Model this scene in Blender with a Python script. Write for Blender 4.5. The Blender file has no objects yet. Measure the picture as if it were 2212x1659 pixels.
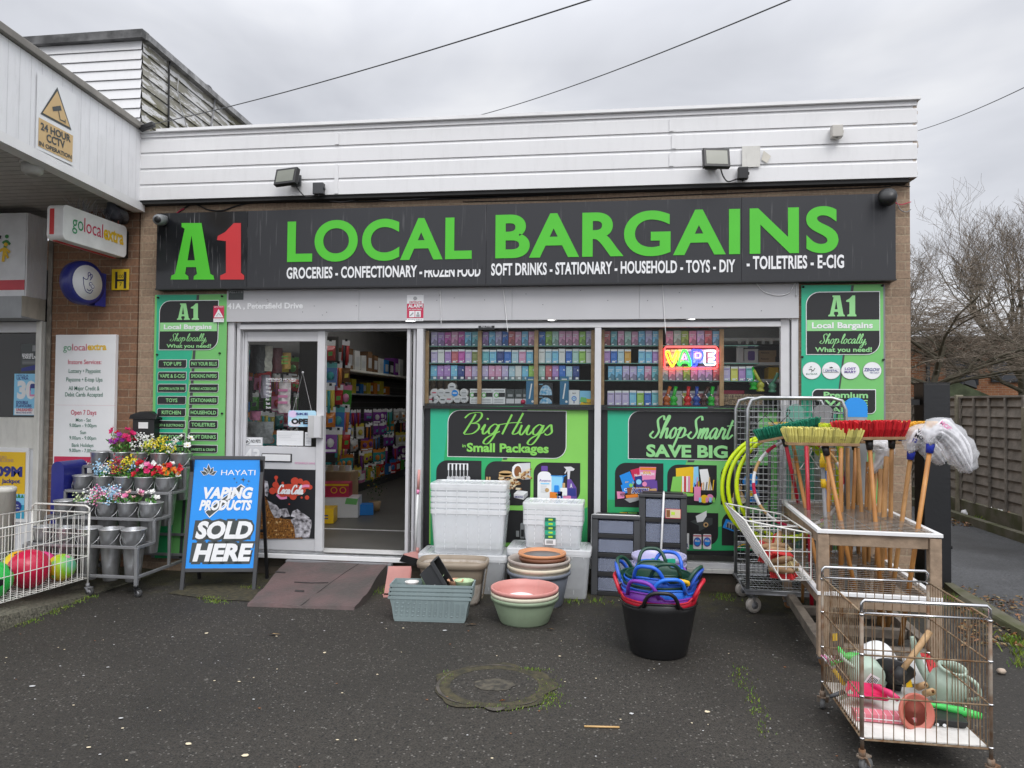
import bpy, math, random
from mathutils import Vector, Matrix
R = math.radians
SC = bpy.context.scene
COL = SC.collection
random.seed(7)

# ------------------------------------------------------------------ camera
FPX, YAW, PITCH, ROLL = 1600.0, R(7.55), R(1.49), 0.0083      # focal length in pixels of a 2212 x 1659 frame
CAM = Vector((0, -6.62, 1.62))
_fw = Vector((-math.sin(YAW)*math.cos(PITCH), math.cos(YAW)*math.cos(PITCH), math.sin(PITCH)))
_r0 = Vector((math.cos(YAW), math.sin(YAW), 0)); _u0 = _r0.cross(_fw)
_rt = _r0*math.cos(ROLL)+_u0*math.sin(ROLL); _up = _u0*math.cos(ROLL)-_r0*math.sin(ROLL)
cam = bpy.data.objects.new('camera', bpy.data.cameras.new('camera')); COL.objects.link(cam)
cam.matrix_world = Matrix.Translation(CAM) @ Matrix((_rt, _up, -_fw)).transposed().to_4x4()
cam.data.lens = 36*FPX/2212; cam.data.clip_end = 3000; cam.data.clip_start = .05
SC.camera = cam
SC.view_settings.view_transform = 'Standard'; SC.view_settings.look = 'None'
SC.view_settings.exposure = 0.45; SC.view_settings.gamma = 1
SC.cycles.use_denoising = True
SC.cycles.max_bounces = 8; SC.cycles.transparent_max_bounces = 24; SC.cycles.caustics_reflective = False; SC.cycles.caustics_refractive = False
SC.cycles.sample_clamp_indirect = 4

# ------------------------------------------------------------------ overcast sky + veiled sun
SUN_EL, SUN_AZ = R(48), R(205)
W = bpy.data.worlds.new("World"); SC.world = W; W.use_nodes = True
nt = W.node_tree; nt.nodes.clear(); N = nt.nodes.new; L = nt.links.new
def math_node(t, op, a, b=None, c=None, clamp=False):
    n = t.nodes.new('ShaderNodeMath'); n.operation = op; n.use_clamp = clamp
    for i, x in enumerate((a, b, c)):
        if x is None: continue
        if isinstance(x, (int, float)): n.inputs[i].default_value = x
        else: t.links.new(x, n.inputs[i])
    return n.outputs[0]
def mixc(t, fac, a, b, mode='MIX'):
    n = t.nodes.new('ShaderNodeMix'); n.data_type = 'RGBA'; n.blend_type = mode
    for i, x in ((0, fac), (6, a), (7, b)):
        if isinstance(x, (int, float)): n.inputs[i].default_value = x
        elif isinstance(x, (tuple, list)): n.inputs[i].default_value = (*x[:3], 1)
        else: t.links.new(x, n.inputs[i])
    return n.outputs[2]
def ramp(t, fac, stops):
    n = t.nodes.new('ShaderNodeValToRGB'); e = n.color_ramp.elements
    while len(e) < len(stops): e.new(.5)
    for k, (p, c) in zip(e, stops): k.position = p; k.color = (c, c, c, 1) if isinstance(c, (int, float)) else (*c, 1)
    t.links.new(fac, n.inputs[0]); return n.outputs[0]
sky = N('ShaderNodeTexSky'); sky.sky_type = 'NISHITA'; sky.sun_disc = False
sky.sun_elevation = SUN_EL; sky.sun_rotation = SUN_AZ; sky.dust_density = 4
bg1 = N('ShaderNodeBackground'); bg1.inputs[1].default_value = .05; L(sky.outputs[0], bg1.inputs[0])
tc = N('ShaderNodeTexCoord'); mp = N('ShaderNodeMapping'); mp.inputs['Scale'].default_value = (1, 1, 2.6); L(tc.outputs['Generated'], mp.inputs[0])
nz = N('ShaderNodeTexNoise'); nz.inputs['Scale'].default_value = 2.1; nz.inputs['Detail'].default_value = 5; nz.inputs['Roughness'].default_value = .5; nz.inputs['Distortion'].default_value = .5
L(mp.outputs[0], nz.inputs[0])
cl = ramp(nt, nz.outputs[0], [(.3, (.49, .505, .55)), (.5, (.625, .64, .685)), (.68, (.80, .805, .825))])
sep = N('ShaderNodeSeparateXYZ'); L(tc.outputs['Generated'], sep.inputs[0])
g = math_node(nt, 'MULTIPLY', math_node(nt, 'SUBTRACT', sep.outputs[2], .42, clamp=True), 3.6)      # overcast: the zenith is brighter
g2 = math_node(nt, 'MULTIPLY', math_node(nt, 'MULTIPLY', sep.outputs[1], -1.0, clamp=True), .55)     # and so is the side of the veiled sun
st = math_node(nt, 'ADD', math_node(nt, 'ADD', g, g2), .92)
bg2 = N('ShaderNodeBackground'); L(cl, bg2.inputs[0]); L(st, bg2.inputs[1])
ad = N('ShaderNodeAddShader'); L(bg1.outputs[0], ad.inputs[0]); L(bg2.outputs[0], ad.inputs[1])
mx = N('ShaderNodeMixShader'); mx.inputs[0].default_value = .9; L(bg1.outputs[0], mx.inputs[1]); L(bg2.outputs[0], mx.inputs[2])
wo = N('ShaderNodeOutputWorld'); L(mx.outputs[0], wo.inputs[0])
sun = bpy.data.objects.new('sun', bpy.data.lights.new('sun', 'SUN')); COL.objects.link(sun)
sun.data.energy = 1.0; sun.data.angle = R(25); sun.data.color = (1, .97, .93)
sun.rotation_euler = (R(90)-SUN_EL, 0, R(30))

# ------------------------------------------------------------------ pixel -> world on a real plane
def ray(u, v): return _fw + _rt*((u-1106)/FPX) + _up*((829.5-v)/FPX)
def py(u, v, y=0.0):
    d = ray(u, v); return CAM + d*((y-CAM.y)/d.y)
def pz(u, v, z=0.0):
    d = ray(u, v); return CAM + d*((z-CAM.z)/d.z)
def px(u, v, x=0.0):
    d = ray(u, v); return CAM + d*((x-CAM.x)/d.x)
def pline(u, v, a, b):
    d = ray(u, v); n = Vector((b[1]-a[1], a[0]-b[0], 0)); return CAM + d*((Vector((a[0], a[1], 0))-CAM).dot(n)/d.dot(n))

# ------------------------------------------------------------------ materials
MATS = {}
def mat(name, col, rough=.5, metal=0.0, var=.08, vs=6.0, bump=0.0, bs=120.0, col2=None, alpha=1.0, spec=.5, emit=0, sub=0, dirt=0.0):
    if name in MATS: return MATS[name]
    m = bpy.data.materials.new(name); m.use_nodes = True; t = m.node_tree; b = t.nodes['Principled BSDF']
    tc = t.nodes.new('ShaderNodeTexCoord'); n = t.nodes.new('ShaderNodeTexNoise'); n.inputs['Scale'].default_value = vs; n.inputs['Detail'].default_value = 5
    t.links.new(tc.outputs['Object'], n.inputs[0])
    c2 = col2 or tuple(max(0, c*(1-var)) for c in col); c1 = col if col2 else tuple(min(1, c*(1+var)) for c in col)
    o = mixc(t, ramp(t, n.outputs[0], [(.35, 0.0), (.65, 1.0)]), c1, c2)
    if dirt:
        n3 = t.nodes.new('ShaderNodeTexNoise'); n3.inputs['Scale'].default_value = 3.3; n3.inputs['Detail'].default_value = 9; n3.inputs['Roughness'].default_value = .7
        mpn = t.nodes.new('ShaderNodeMapping'); mpn.inputs['Scale'].default_value = (5, 5, 1); t.links.new(tc.outputs['Object'], mpn.inputs[0]); t.links.new(mpn.outputs[0], n3.inputs[0])
        o = mixc(t, math_node(t, 'MULTIPLY', ramp(t, n3.outputs[0], [(.5, 0.0), (.72, 1.0)]), dirt), o, (.13, .12, .10))
    t.links.new(o, b.inputs['Base Color'])
    b.inputs['Roughness'].default_value = rough; b.inputs['Metallic'].default_value = metal; b.inputs['Alpha'].default_value = alpha
    b.inputs['Specular IOR Level'].default_value = spec
    if emit:
        t.links.new(o, b.inputs['Emission Color']); b.inputs['Emission Strength'].default_value = emit
    if bump:
        n2 = t.nodes.new('ShaderNodeTexNoise'); n2.inputs['Scale'].default_value = bs; n2.inputs['Detail'].default_value = 3; t.links.new(tc.outputs['Object'], n2.inputs[0])
        bp = t.nodes.new('ShaderNodeBump'); bp.inputs['Strength'].default_value = bump; bp.inputs['Distance'].default_value = .01
        t.links.new(n2.outputs[0], bp.inputs['Height']); t.links.new(bp.outputs[0], b.inputs['Normal'])
    MATS[name] = m; return m
def brick_mat(name, c1, c2, mortar, c3=None, bump=.5, w=.225, h=.075, ms=.010, dark=(.05, .04, .035)):
    m = bpy.data.materials.new(name); m.use_nodes = True; t = m.node_tree; b = t.nodes['Principled BSDF']
    g = t.nodes.new('ShaderNodeNewGeometry'); s = t.nodes.new('ShaderNodeSeparateXYZ'); t.links.new(g.outputs['Position'], s.inputs[0])
    c = t.nodes.new('ShaderNodeCombineXYZ'); t.links.new(math_node(t, 'ADD', s.outputs[0], s.outputs[1]), c.inputs[0]); t.links.new(s.outputs[2], c.inputs[1])
    nw = t.nodes.new('ShaderNodeTexNoise'); nw.inputs['Scale'].default_value = 14; t.links.new(g.outputs['Position'], nw.inputs[0])
    vm = t.nodes.new('ShaderNodeVectorMath'); vm.operation = 'MULTIPLY_ADD'; vm.inputs[1].default_value = (.006, .006, 0); t.links.new(nw.outputs['Color'], vm.inputs[0]); t.links.new(c.outputs[0], vm.inputs[2])
    k = t.nodes.new('ShaderNodeTexBrick'); t.links.new(vm.outputs[0], k.inputs[0])
    k.inputs['Scale'].default_value = 1; k.inputs['Brick Width'].default_value = w; k.inputs['Row Height'].default_value = h
    k.inputs['Mortar Size'].default_value = ms*.5; k.inputs['Mortar Smooth'].default_value = .2; k.inputs['Bias'].default_value = 0
    k.inputs['Color1'].default_value = (*c1, 1); k.inputs['Color2'].default_value = (*c2, 1); k.inputs['Mortar'].default_value = (*mortar, 1)
    n = t.nodes.new('ShaderNodeTexNoise'); n.inputs['Scale'].default_value = 40; n.inputs['Detail'].default_value = 6; n.inputs['Roughness'].default_value = .7; t.links.new(g.outputs['Position'], n.inputs[0])
    o = mixc(t, math_node(t, 'MULTIPLY', ramp(t, n.outputs[0], [(.42, 0.0), (.7, 1.0)]), .45), k.outputs['Color'], dark)
    n4 = t.nodes.new('ShaderNodeTexNoise'); n4.inputs['Scale'].default_value = 2.2; n4.inputs['Detail'].default_value = 6; t.links.new(g.outputs['Position'], n4.inputs[0])
    o = mixc(t, math_node(t, 'MULTIPLY', ramp(t, n4.outputs[0], [(.5, 0.0), (.75, 1.0)]), .35), o, dark)
    t.links.new(o, b.inputs['Base Color']); b.inputs['Roughness'].default_value = .9
    bp = t.nodes.new('ShaderNodeBump'); bp.inputs['Strength'].default_value = bump; bp.inputs['Distance'].default_value = .012
    hh = math_node(t, 'ADD', math_node(t, 'MULTIPLY', k.outputs['Fac'], -1.0), math_node(t, 'MULTIPLY', n.outputs[0], .5))
    t.links.new(hh, bp.inputs['Height']); t.links.new(bp.outputs[0], b.inputs['Normal'])
    MATS[name] = m; return m
def glass_mat(name, tint=(1, 1, 1), refl=1.45, boost=1.0):
    m = bpy.data.materials.new(name); m.use_nodes = True; t = m.node_tree; t.nodes.clear()
    tr = t.nodes.new('ShaderNodeBsdfTransparent'); tr.inputs[0].default_value = (*tint, 1)
    gl = t.nodes.new('ShaderNodeBsdfGlossy'); gl.inputs['Roughness'].default_value = .02
    fr = t.nodes.new('ShaderNodeFresnel'); fr.inputs[0].default_value = refl
    mx = t.nodes.new('ShaderNodeMixShader'); t.links.new(math_node(t, 'MULTIPLY', fr.outputs[0], boost), mx.inputs[0])
    t.links.new(tr.outputs[0], mx.inputs[1]); t.links.new(gl.outputs[0], mx.inputs[2])
    o = t.nodes.new('ShaderNodeOutputMaterial'); t.links.new(mx.outputs[0], o.inputs[0]); MATS[name] = m; return m
def clear_mat(name, col, alpha, rough=.25, grain=0):
    """translucent plastic: part see-through, part milky"""
    m = bpy.data.materials.new(name); m.use_nodes = True; t = m.node_tree; b = t.nodes['Principled BSDF']
    b.inputs['Base Color'].default_value = (*col, 1); b.inputs['Roughness'].default_value = rough
    tc = t.nodes.new('ShaderNodeTexCoord'); n = t.nodes.new('ShaderNodeTexNoise'); n.inputs['Scale'].default_value = 9; n.inputs['Detail'].default_value = 4; t.links.new(tc.outputs['Object'], n.inputs[0])
    mr = t.nodes.new('ShaderNodeMapRange'); mr.inputs[3].default_value = alpha*.8; mr.inputs[4].default_value = min(1, alpha*1.2); t.links.new(n.outputs[0], mr.inputs[0])
    t.links.new(mr.outputs[0], b.inputs['Alpha']); MATS[name] = m; return m

# ------------------------------------------------------------------ mesh builder
class MB:
    def __init__(s, M=None): s.v = []; s.f = []; s.m = []; s.s = []; s.slots = []; s.M = M
    def mi(s, m):
        if m not in s.slots: s.slots.append(m)
        return s.slots.index(m)
    def add(s, vs, fs, m, smooth=False):
        o = len(s.v); M = s.M
        s.v += [M @ Vector(v) for v in vs] if M else [Vector(v) for v in vs]
        i = s.mi(m)
        for f in fs: s.f.append([o+k for k in f]); s.m.append(i); s.s.append(smooth)
        return s
    def quad(s, a, b, c, d, m): return s.add([a, b, c, d], [(0, 1, 2, 3)], m)
    def poly(s, pts, m): return s.add(pts, [tuple(range(len(pts)))], m)
    def box(s, x0, x1, y0, y1, z0, z1, m):
        return s.add([(x, y, z) for z in (z0, z1) for y in (y0, y1) for x in (x0, x1)],
                     [(0, 2, 3, 1), (4, 5, 7, 6), (0, 1, 5, 4), (2, 6, 7, 3), (0, 4, 6, 2), (1, 3, 7, 5)], m)
    def beam(s, a, b, w, h, m, up=(0, 0, 1)):
        a = Vector(a); b = Vector(b); d = (b-a).normalized(); sd = d.cross(Vector(up))
        if sd.length < 1e-4: sd = d.cross(Vector((0, 1, 0)))
        sd.normalize(); u = sd.cross(d)
        vs = [p+sd*(i*w/2)+u*(j*h/2) for p in (a, b) for i, j in ((-1, -1), (1, -1), (1, 1), (-1, 1))]
        return s.add(vs, [(0, 1, 2, 3), (7, 6, 5, 4), (0, 4, 5, 1), (1, 5, 6, 2), (2, 6, 7, 3), (3, 7, 4, 0)], m)
    def prism(s, pts, y0, y1, m, m2=None):
        """outline in x,z; front face at y0 (towards -y), back at y1"""
        n = len(pts); A = sum(pts[i][0]*pts[(i+1) % n][1]-pts[(i+1) % n][0]*pts[i][1] for i in range(n))
        if A < 0: pts = pts[::-1]
        s.add([(x, y0, z) for x, z in pts], [tuple(range(n))], m)
        s.add([(x, y0, z) for x, z in pts]+[(x, y1, z) for x, z in pts], [(i, n+i, n+(i+1) % n, (i+1) % n) for i in range(n)]+[tuple(range(2*n-1, n-1, -1))], m2 or m)
        return s
    def flat(s, pts, y, m):
        n = len(pts); A = sum(pts[i][0]*pts[(i+1) % n][1]-pts[(i+1) % n][0]*pts[i][1] for i in range(n))
        if A < 0: pts = pts[::-1]
        return s.add([(x, y, z) for x, z in pts], [tuple(range(n))], m)
    def rect(s, x0, x1, z0, z1, y, m): return s.flat([(x0, z0), (x1, z0), (x1, z1), (x0, z1)], y, m)
    def tube(s, pts, r, m, n=6, closed=False, cap=True):
        P = [Vector(p) for p in pts]; k = len(P)
        rs = r if isinstance(r, (list, tuple)) else [r]*k
        T = []
        for i in range(k):
            a = P[(i-1) % k] if closed or i > 0 else P[0]; b = P[(i+1) % k] if closed or i < k-1 else P[-1]
            t = (b-a); T.append(t.normalized() if t.length > 1e-9 else Vector((0, 0, 1)))
        u = T[0].cross(Vector((0, 0, 1)));
        if u.length < .05: u = T[0].cross(Vector((1, 0, 0)))
        u.normalize(); vs = []
        for i in range(k):
            u = (u-T[i]*u.dot(T[i])).normalized(); w = T[i].cross(u)
            vs += [P[i]+(u*math.cos(2*math.pi*j/n)+w*math.sin(2*math.pi*j/n))*rs[i] for j in range(n)]
        fs = []
        for i in range(k if closed else k-1):
            a = i*n; b = ((i+1) % k)*n
            fs += [(a+j, a+(j+1) % n, b+(j+1) % n, b+j) for j in range(n)]
        if cap and not closed: fs += [tuple(range(n-1, -1, -1)), tuple(range((k-1)*n, k*n))]
        return s.add(vs, fs, m, n > 4)
    def lathe(s, prof, m, n=24, c=(0, 0, 0), sx=1, sy=1, M=None, smooth=True, sq=0):
        vs = []; 
        for r, z in prof:
            for j in range(n):
                a = 2*math.pi*j/n; ca, sa = math.cos(a), math.sin(a)
                if sq:
                    e = (abs(ca)**sq+abs(sa)**sq)**(-1/sq); ca *= e; sa *= e
                p = Vector((r*ca*sx, r*sa*sy, z))
                if M: p = M @ p
                vs.append(p+Vector(c))
        fs = [(i*n+j, i*n+(j+1) % n, (i+1)*n+(j+1) % n, (i+1)*n+j) for i in range(len(prof)-1) for j in range(n)]
        if prof[0][0] > 1e-6: fs.append(tuple(range(n-1, -1, -1)))
        if prof[-1][0] > 1e-6: fs.append(tuple((len(prof)-1)*n+j for j in range(n)))
        return s.add(vs, fs, m, smooth)
    def shell(s, prof, m, **k):
        """open vessel: like lathe but left open at the last ring"""
        f0 = len(s.f); s.lathe(prof, m, **k)
        if prof[-1][0] > 1e-6: s.f.pop(); s.m.pop(); s.s.pop()
        return s
    def ball(s, c, r, m, n=16, sc=(1, 1, 1), M=None):
        k = n//2; return s.lathe([(r*math.sin(math.pi*i/k), -r*math.cos(math.pi*i/k)*sc[2]) for i in range(k+1)], m, n=n, c=c, sx=sc[0], sy=sc[1], M=M)
    def cyl(s, a, b, r, m, n=12): return s.tube([a, b], r, m, n=n)
    def ring(s, c, r, t, m, ax='y', n=24, k=6, sx=1, sz=1, M=None):
        pts = []
        for i in range(n):
            a = 2*math.pi*i/n; p = (r*math.cos(a)*sx, r*math.sin(a)*sz)
            q = {'y': (p[0], 0, p[1]), 'x': (0, p[0], p[1]), 'z': (p[0], p[1], 0)}[ax]
            q = Vector(q); q = M @ q if M else q
            pts.append(q+Vector(c))
        return s.tube(pts, t, m, n=k, closed=True)
    def disc(s, cx, cz, r, y, m, n=24, sx=1): return s.flat([(cx+r*sx*math.cos(2*math.pi*i/n), cz+r*math.sin(2*math.pi*i/n)) for i in range(n)], y, m)
    def text(s, t, x0, z0, w, cap, y, m, bold=0.0, shear=0.0, ang=0.0, align='L', maxw=None, sp=1.0):
        """lettering standing on baseline z0 from x0, stretched to width w, capitals cap high (x right, z up, facing -y)"""
        V, Fc = glyphs(t, bold, 9 if cap > .2 else 3, sp); xa = min(p[0] for p in V); xb = max(p[0] for p in V)
        kz = cap/CAPH; kx = (w/(xb-xa)) if w else kz
        if maxw and (xb-xa)*kx > maxw: kx = maxw/(xb-xa)
        wid = (xb-xa)*kx
        ox = {'L': 0, 'C': -wid/2, 'R': -wid}[align]; ca, sa = math.cos(ang), math.sin(ang)
        vs = []
        for p in V:
            X = (p[0]-xa)*kx+ox+p[1]*kz*shear; Z = p[1]*kz
            vs.append((x0+X*ca-Z*sa, y, z0+X*sa+Z*ca))
        s.add(vs, Fc, m)
        return s
    def stroke(s, pts, w, y, m, sm=True, cal=0.0):
        P = crom(pts) if sm and len(pts) > 2 else [Vector(p) for p in pts]
        n = len(P); vs = []
        for i in range(n):
            t = (P[min(i+1, n-1)]-P[max(i-1, 0)]); t = t.normalized() if t.length > 1e-9 else Vector((1, 0))
            q = Vector((-t.y, t.x)); ww = w/2*((1-cal)+cal*1.5*abs(t.y)**1.5) if cal else w/2
            a = P[i]+q*ww; b = P[i]-q*ww; yy = y-.00003*i; vs += [(a.x, yy, a.y), (b.x, yy, b.y)]
        yo = y
        return s.add(vs, [(2*i+1, 2*i, 2*i+2, 2*i+3)[::-1] for i in range(n-1)], m)
    def script(s, t, x0, z0, xh, y, m, w=.16, slant=.35, fitw=None, cal=.55):
        adv = 0; G = []
        for ch in t:
            if ch == ' ': adv += .35; continue
            st, a = SCRIPT[ch]; G.append((adv, st)); adv += a
        kx = xh if not fitw else fitw/adv
        i = 0
        for a, st in G:
            for pl in st:
                s.stroke([(x0+(a+p[0])*kx+p[1]*xh*slant, z0+p[1]*xh) for p in pl], w*xh, y-.0002*i, m, cal=cal); i += 1
        return s
    def build(s, name, parent=None, bev=0, world=False, seg=2, label=None):
        me = bpy.data.meshes.new(name)
        V = s.v
        if world and parent is not None:
            inv = root_mat(parent).inverted(); V = [inv @ v for v in V]
        me.from_pydata([tuple(v) for v in V], [], s.f)
        for m in s.slots: me.materials.append(m)
        me.polygons.foreach_set('material_index', s.m); me.polygons.foreach_set('use_smooth', s.s); me.update()
        o = bpy.data.objects.new(name, me); COL.objects.link(o)
        if parent is not None: o.parent = parent
        if bev:
            b = o.modifiers.new('b', 'BEVEL'); b.width = bev; b.segments = seg; b.limit_method = 'ANGLE'; b.angle_limit = R(40)
        if label: o['label'] = label
        return o
def root_mat(o):
    M = Matrix()
    while o is not None:
        M = Matrix.Translation(o.location) @ o.rotation_euler.to_matrix().to_4x4() @ M; o = o.parent
    return M
def crom(pts, k=6):
    P = [Vector(p) for p in pts]; P = [P[0]*2-P[1]]+P+[P[-1]*2-P[-2]]; out = []
    for i in range(1, len(P)-2):
        a, b, c, d = P[i-1], P[i], P[i+1], P[i+2]
        for j in range(k):
            t = j/k; out.append(.5*((2*b)+(c-a)*t+(2*a-5*b+4*c-d)*t*t+(3*b-a-3*c+d)*t**3))
    out.append(P[-2]); return out
_G = {}
def glyphs(t, bold, res=3, sp=1.0):
    k = (t, bold, res, sp)
    if k not in _G:
        c = bpy.data.curves.new('lettering', 'FONT'); c.body = t;c.resolution_u = res; c.space_character = sp; c.offset = bold; c.fill_mode = 'FRONT'
        o = bpy.data.objects.new('lettering', c); COL.objects.link(o)
        dg = bpy.context.evaluated_depsgraph_get(); e = o.evaluated_get(dg); me = e.to_mesh()
        V = [tuple(v.co) for v in me.vertices]; Fc = [tuple(p.vertices) for p in me.polygons]
        up = [p.normal.z for p in me.polygons]
        Fc = [f if n > 0 else f[::-1] for f, n in zip(Fc, up)]
        e.to_mesh_clear(); COL.objects.unlink(o); bpy.data.objects.remove(o); bpy.data.curves.remove(c)
        _G[k] = (V, Fc)
    return _G[k]
CAPH = max(v[1] for v in glyphs('H', 0)[0])
SCRIPT = {
 'B': ([[(.75, 2.0), (.5, 1.1), (.15, 0)], [(-.1, 1.6), (.3, 2.05), (1.1, 2.15), (1.3, 1.75), (1.0, 1.2), (.55, 1.05)], [(.55, 1.05), (1.15, 1.0), (1.3, .55), (.9, .05), (.2, -.05)]], 1.55),
 'i': ([[(0, .4), (.22, .95), (.15, .3), (.3, 0), (.6, .35)], [(.3, 1.45), (.32, 1.6)]], .6),
 'g': ([[(.75, .85), (.4, 1), (.05, .55), (.15, .05), (.5, .15), (.8, .95), (.6, -.2), (.25, -.95), (-.15, -.85), (.1, -.3), (1, .3)]], 1.0),
 'H': ([[(.3, 2.0), (.1, 1.0), (-.1, 0)], [(-.6, .95), (.4, 1.15), (1.3, 1.2)], [(1.2, 2.15), (.95, 1.0), (.75, .1), (1.1, .1), (1.3, .4)]], 1.35),
 'u': ([[(0, .95), (-.05, .25), (.2, 0), (.6, .95), (.55, .2), (.75, 0), (1, .35)]], 1.0),
 's': ([[(-.1, .3), (.35, 1), (.5, .7), (.6, .25), (.3, -.02), (.05, .12)]], .75),
 'S': ([[(1.05, 1.7), (.8, 2.1), (.35, 1.75), (.5, 1.2), (.75, .6), (.4, 0), (-.1, .25), (.15, .65)]], 1.1),
 'h': ([[(-.05, .4), (.3, 1.4), (.45, 1.95), (.3, 2.1), (.1, 1.2), (0, 0), (.2, .7), (.5, .95), (.55, .4), (.65, 0), (.95, .35)]], .92),
 'o': ([[(.6, .8), (.35, 1), (.05, .55), (.2, 0), (.55, .2), (.6, .75), (.5, .85), (.95, .8)]], .85),
 'p': ([[(0, .8), (.2, 1.0), (.05, 0), (-.15, -.95)], [(.05, .3), (.4, 1), (.75, .75), (.6, .15), (.2, .05)], [(.6, .15), (1.05, .4)]], .95),
 'm': ([[(0, .95), (-.05, 0)], [(-.05, .2), (.3, .95), (.4, .75), (.3, 0)], [(.3, .2), (.65, .95), (.8, .75), (.72, .15), (.85, 0), (1.1, .3)]], 1.1),
 'a': ([[(.7, .85), (.4, 1), (.05, .5), (.2, 0), (.5, .25), (.7, .9), (.65, .2), (.8, 0), (1.05, .35)]], 1.0),
 'r': ([[(0, .35), (.2, 1.05), (.3, .85), (.55, .9), (.5, .2), (.65, 0), (.85, .3)]], .8),
 't': ([[(.35, 1.75), (.15, .4), (.3, 0), (.7, .4)], [(-.15, 1.2), (.7, 1.28)]], .7),
 'l': ([[(0, .3), (.45, 1.5), (.4, 2.05), (.2, 1.6), (.1, .3), (.3, 0), (.6, .35)]], .55),
 'c': ([[(.6, .8), (.4, 1), (.05, .5), (.25, 0), (.75, .35)]], .72),
 'y': ([[(0, .95), (0, .3), (.25, .1), (.6, .95)], [(.6, .95), (.45, -.2), (.15, -.95), (-.1, -.7), (.3, -.1), (.9, .4)]], .85),
 ',': ([[(.1, .15), (.08, -.1), (-.05, -.35)]], .3),
 '-': ([[(-.1, .6), (.4, .7)]], .4),
 'C': ([[(1.1, 1.5), (.9, 2.0), (.4, 1.9), (.05, .9), (.3, .05), (.8, .05), (1.2, .5)]], 1.15),
}
def rr(x0, z0, x1, z1, tl=0, tr=0, br=0, bl=0, n=6):
    out = []
    for cx, cz, r, a0 in ((x0+bl, z0+bl, bl, 180), (x1-br, z0+br, br, 270), (x1-tr, z1-tr, tr, 0), (x0+tl, z1-tl, tl, 90)):
        out += [(cx, cz)] if r == 0 else [(cx+r*math.cos(R(a0+90*i/n)), cz+r*math.sin(R(a0+90*i/n))) for i in range(n+1)]
    return out

# ------------------------------------------------------------------ things
def tag(o, label, cat, group=None, kind=None):
    if label: o['label'] = label
    if cat: o['category'] = cat
    if group: o['group'] = group
    if kind: o['kind'] = kind
    return o
def thing(name, label, cat, loc=(0, 0, 0), rz=0.0, group=None):
    o = bpy.data.objects.new(name, None); COL.objects.link(o); o.location = loc; o.rotation_euler = (0, 0, rz); o.empty_display_size = .1
    return tag(o, label, cat, group)
def single(mb, name, label, cat, loc=None, rz=0.0, group=None, bev=0, kind=None):
    """a thing that is one mesh; loc given = the mesh is local"""
    if loc is None and mb.v:
        c = Vector((sum(v.x for v in mb.v)/len(mb.v), sum(v.y for v in mb.v)/len(mb.v), min(v.z for v in mb.v)))
        mb.v = [v-c for v in mb.v]; loc = c
    o = mb.build(name, bev=bev); o.location = loc; o.rotation_euler = (0, 0, rz)
    return tag(o, label, cat, group, kind)
def kids(o): return list(o.children)
def dup(o, loc, rz=0.0, label=None, group=None):
    def cp(a, par):
        c = a.copy(); COL.objects.link(c)
        if par is not None: c.parent = par
        for ch in kids(a): cp(ch, c)
        return c
    c = cp(o, None); c.location = loc; c.rotation_euler = (0, 0, rz)
    if label: c['label'] = label
    if group: c['group'] = group
    return c
def struct(mb, name): 
    o = mb.build(name); o['kind'] = 'structure'; return o
ORD = ['first', 'second', 'third', 'fourth', 'fifth', 'sixth', 'seventh', 'eighth', 'ninth', 'tenth', 'eleventh', 'twelfth', 'thirteenth', 'fourteenth', 'fifteenth', 'sixteenth', 'seventeenth', 'eighteenth', 'nineteenth', 'twentieth', 'twenty-first', 'twenty-second', 'twenty-third', 'twenty-fourth', 'twenty-fifth', 'twenty-sixth', 'twenty-seventh', 'twenty-eighth', 'twenty-ninth', 'thirtieth']
def rot(ax, deg): return Matrix.Rotation(R(deg), 4, ax)
def at(x, y, z): return Matrix.Translation((x, y, z))
# ------------------------------------------------------------------ shared materials
M_CLAD = mat('white_cladding', (.74, .74, .745), .45, var=.02, vs=1.5, dirt=.07)
M_CLAD2 = mat('white_boards', (.82, .825, .84), .5, var=.04, vs=2, dirt=.14)
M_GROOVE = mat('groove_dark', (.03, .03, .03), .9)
M_WHITE = mat('white_paint', (.78, .78, .78), .4, var=.03)
M_ALU = mat('grey_shutter_paint', (.50, .50, .515), .45, var=.03, vs=2)
M_FRAME = mat('white_frame', (.6, .6, .615), .4, var=.04)
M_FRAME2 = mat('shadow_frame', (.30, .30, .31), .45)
M_BLACK = mat('black_plastic', (.012, .012, .013), .4)
M_BLACK2 = mat('black_rubber', (.015, .015, .016), .65, bump=.1)
M_DGREY = mat('dark_grey', (.05, .052, .056), .5)
M_GREY = mat('mid_grey', (.22, .22, .23), .5)
M_LGREY = mat('light_grey', (.5, .5, .5), .5)
M_LEAD = mat('lead_edge', (.16, .16, .16), .6, var=.4, vs=5, bump=.5, bs=30, col2=(.035, .035, .035))
M_TRIM = mat('canopy_trim', (.25, .235, .21), .7, var=.2, vs=3, dirt=.3)
M_BRICK = brick_mat('brown_brick', (.41, .29, .20), (.31, .22, .15), (.42, .33, .23))
M_BRICK2 = brick_mat('orange_brick', (.30, .16, .09), (.21, .11, .065), (.33, .24, .16))
M_BRICK3 = brick_mat('red_brick_house', (.40, .17, .075), (.28, .105, .05), (.36, .30, .22), ms=.012)
M_PLINTH = brick_mat('plinth_brick', (.095, .075, .055), (.065, .055, .04), (.08, .075, .055))
M_STEEL = mat('galvanised_steel', (.42, .43, .44), .35, metal=.9, var=.2, vs=14)
M_CHROME = mat('chrome', (.62, .62, .63), .18, metal=1, var=.1)
M_GLASS = glass_mat('window_glass', (.93, .96, .95), 1.3, .8)
M_GLASS2 = glass_mat('dark_window_glass', (.5, .53, .52), 1.5, 1.0)
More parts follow.
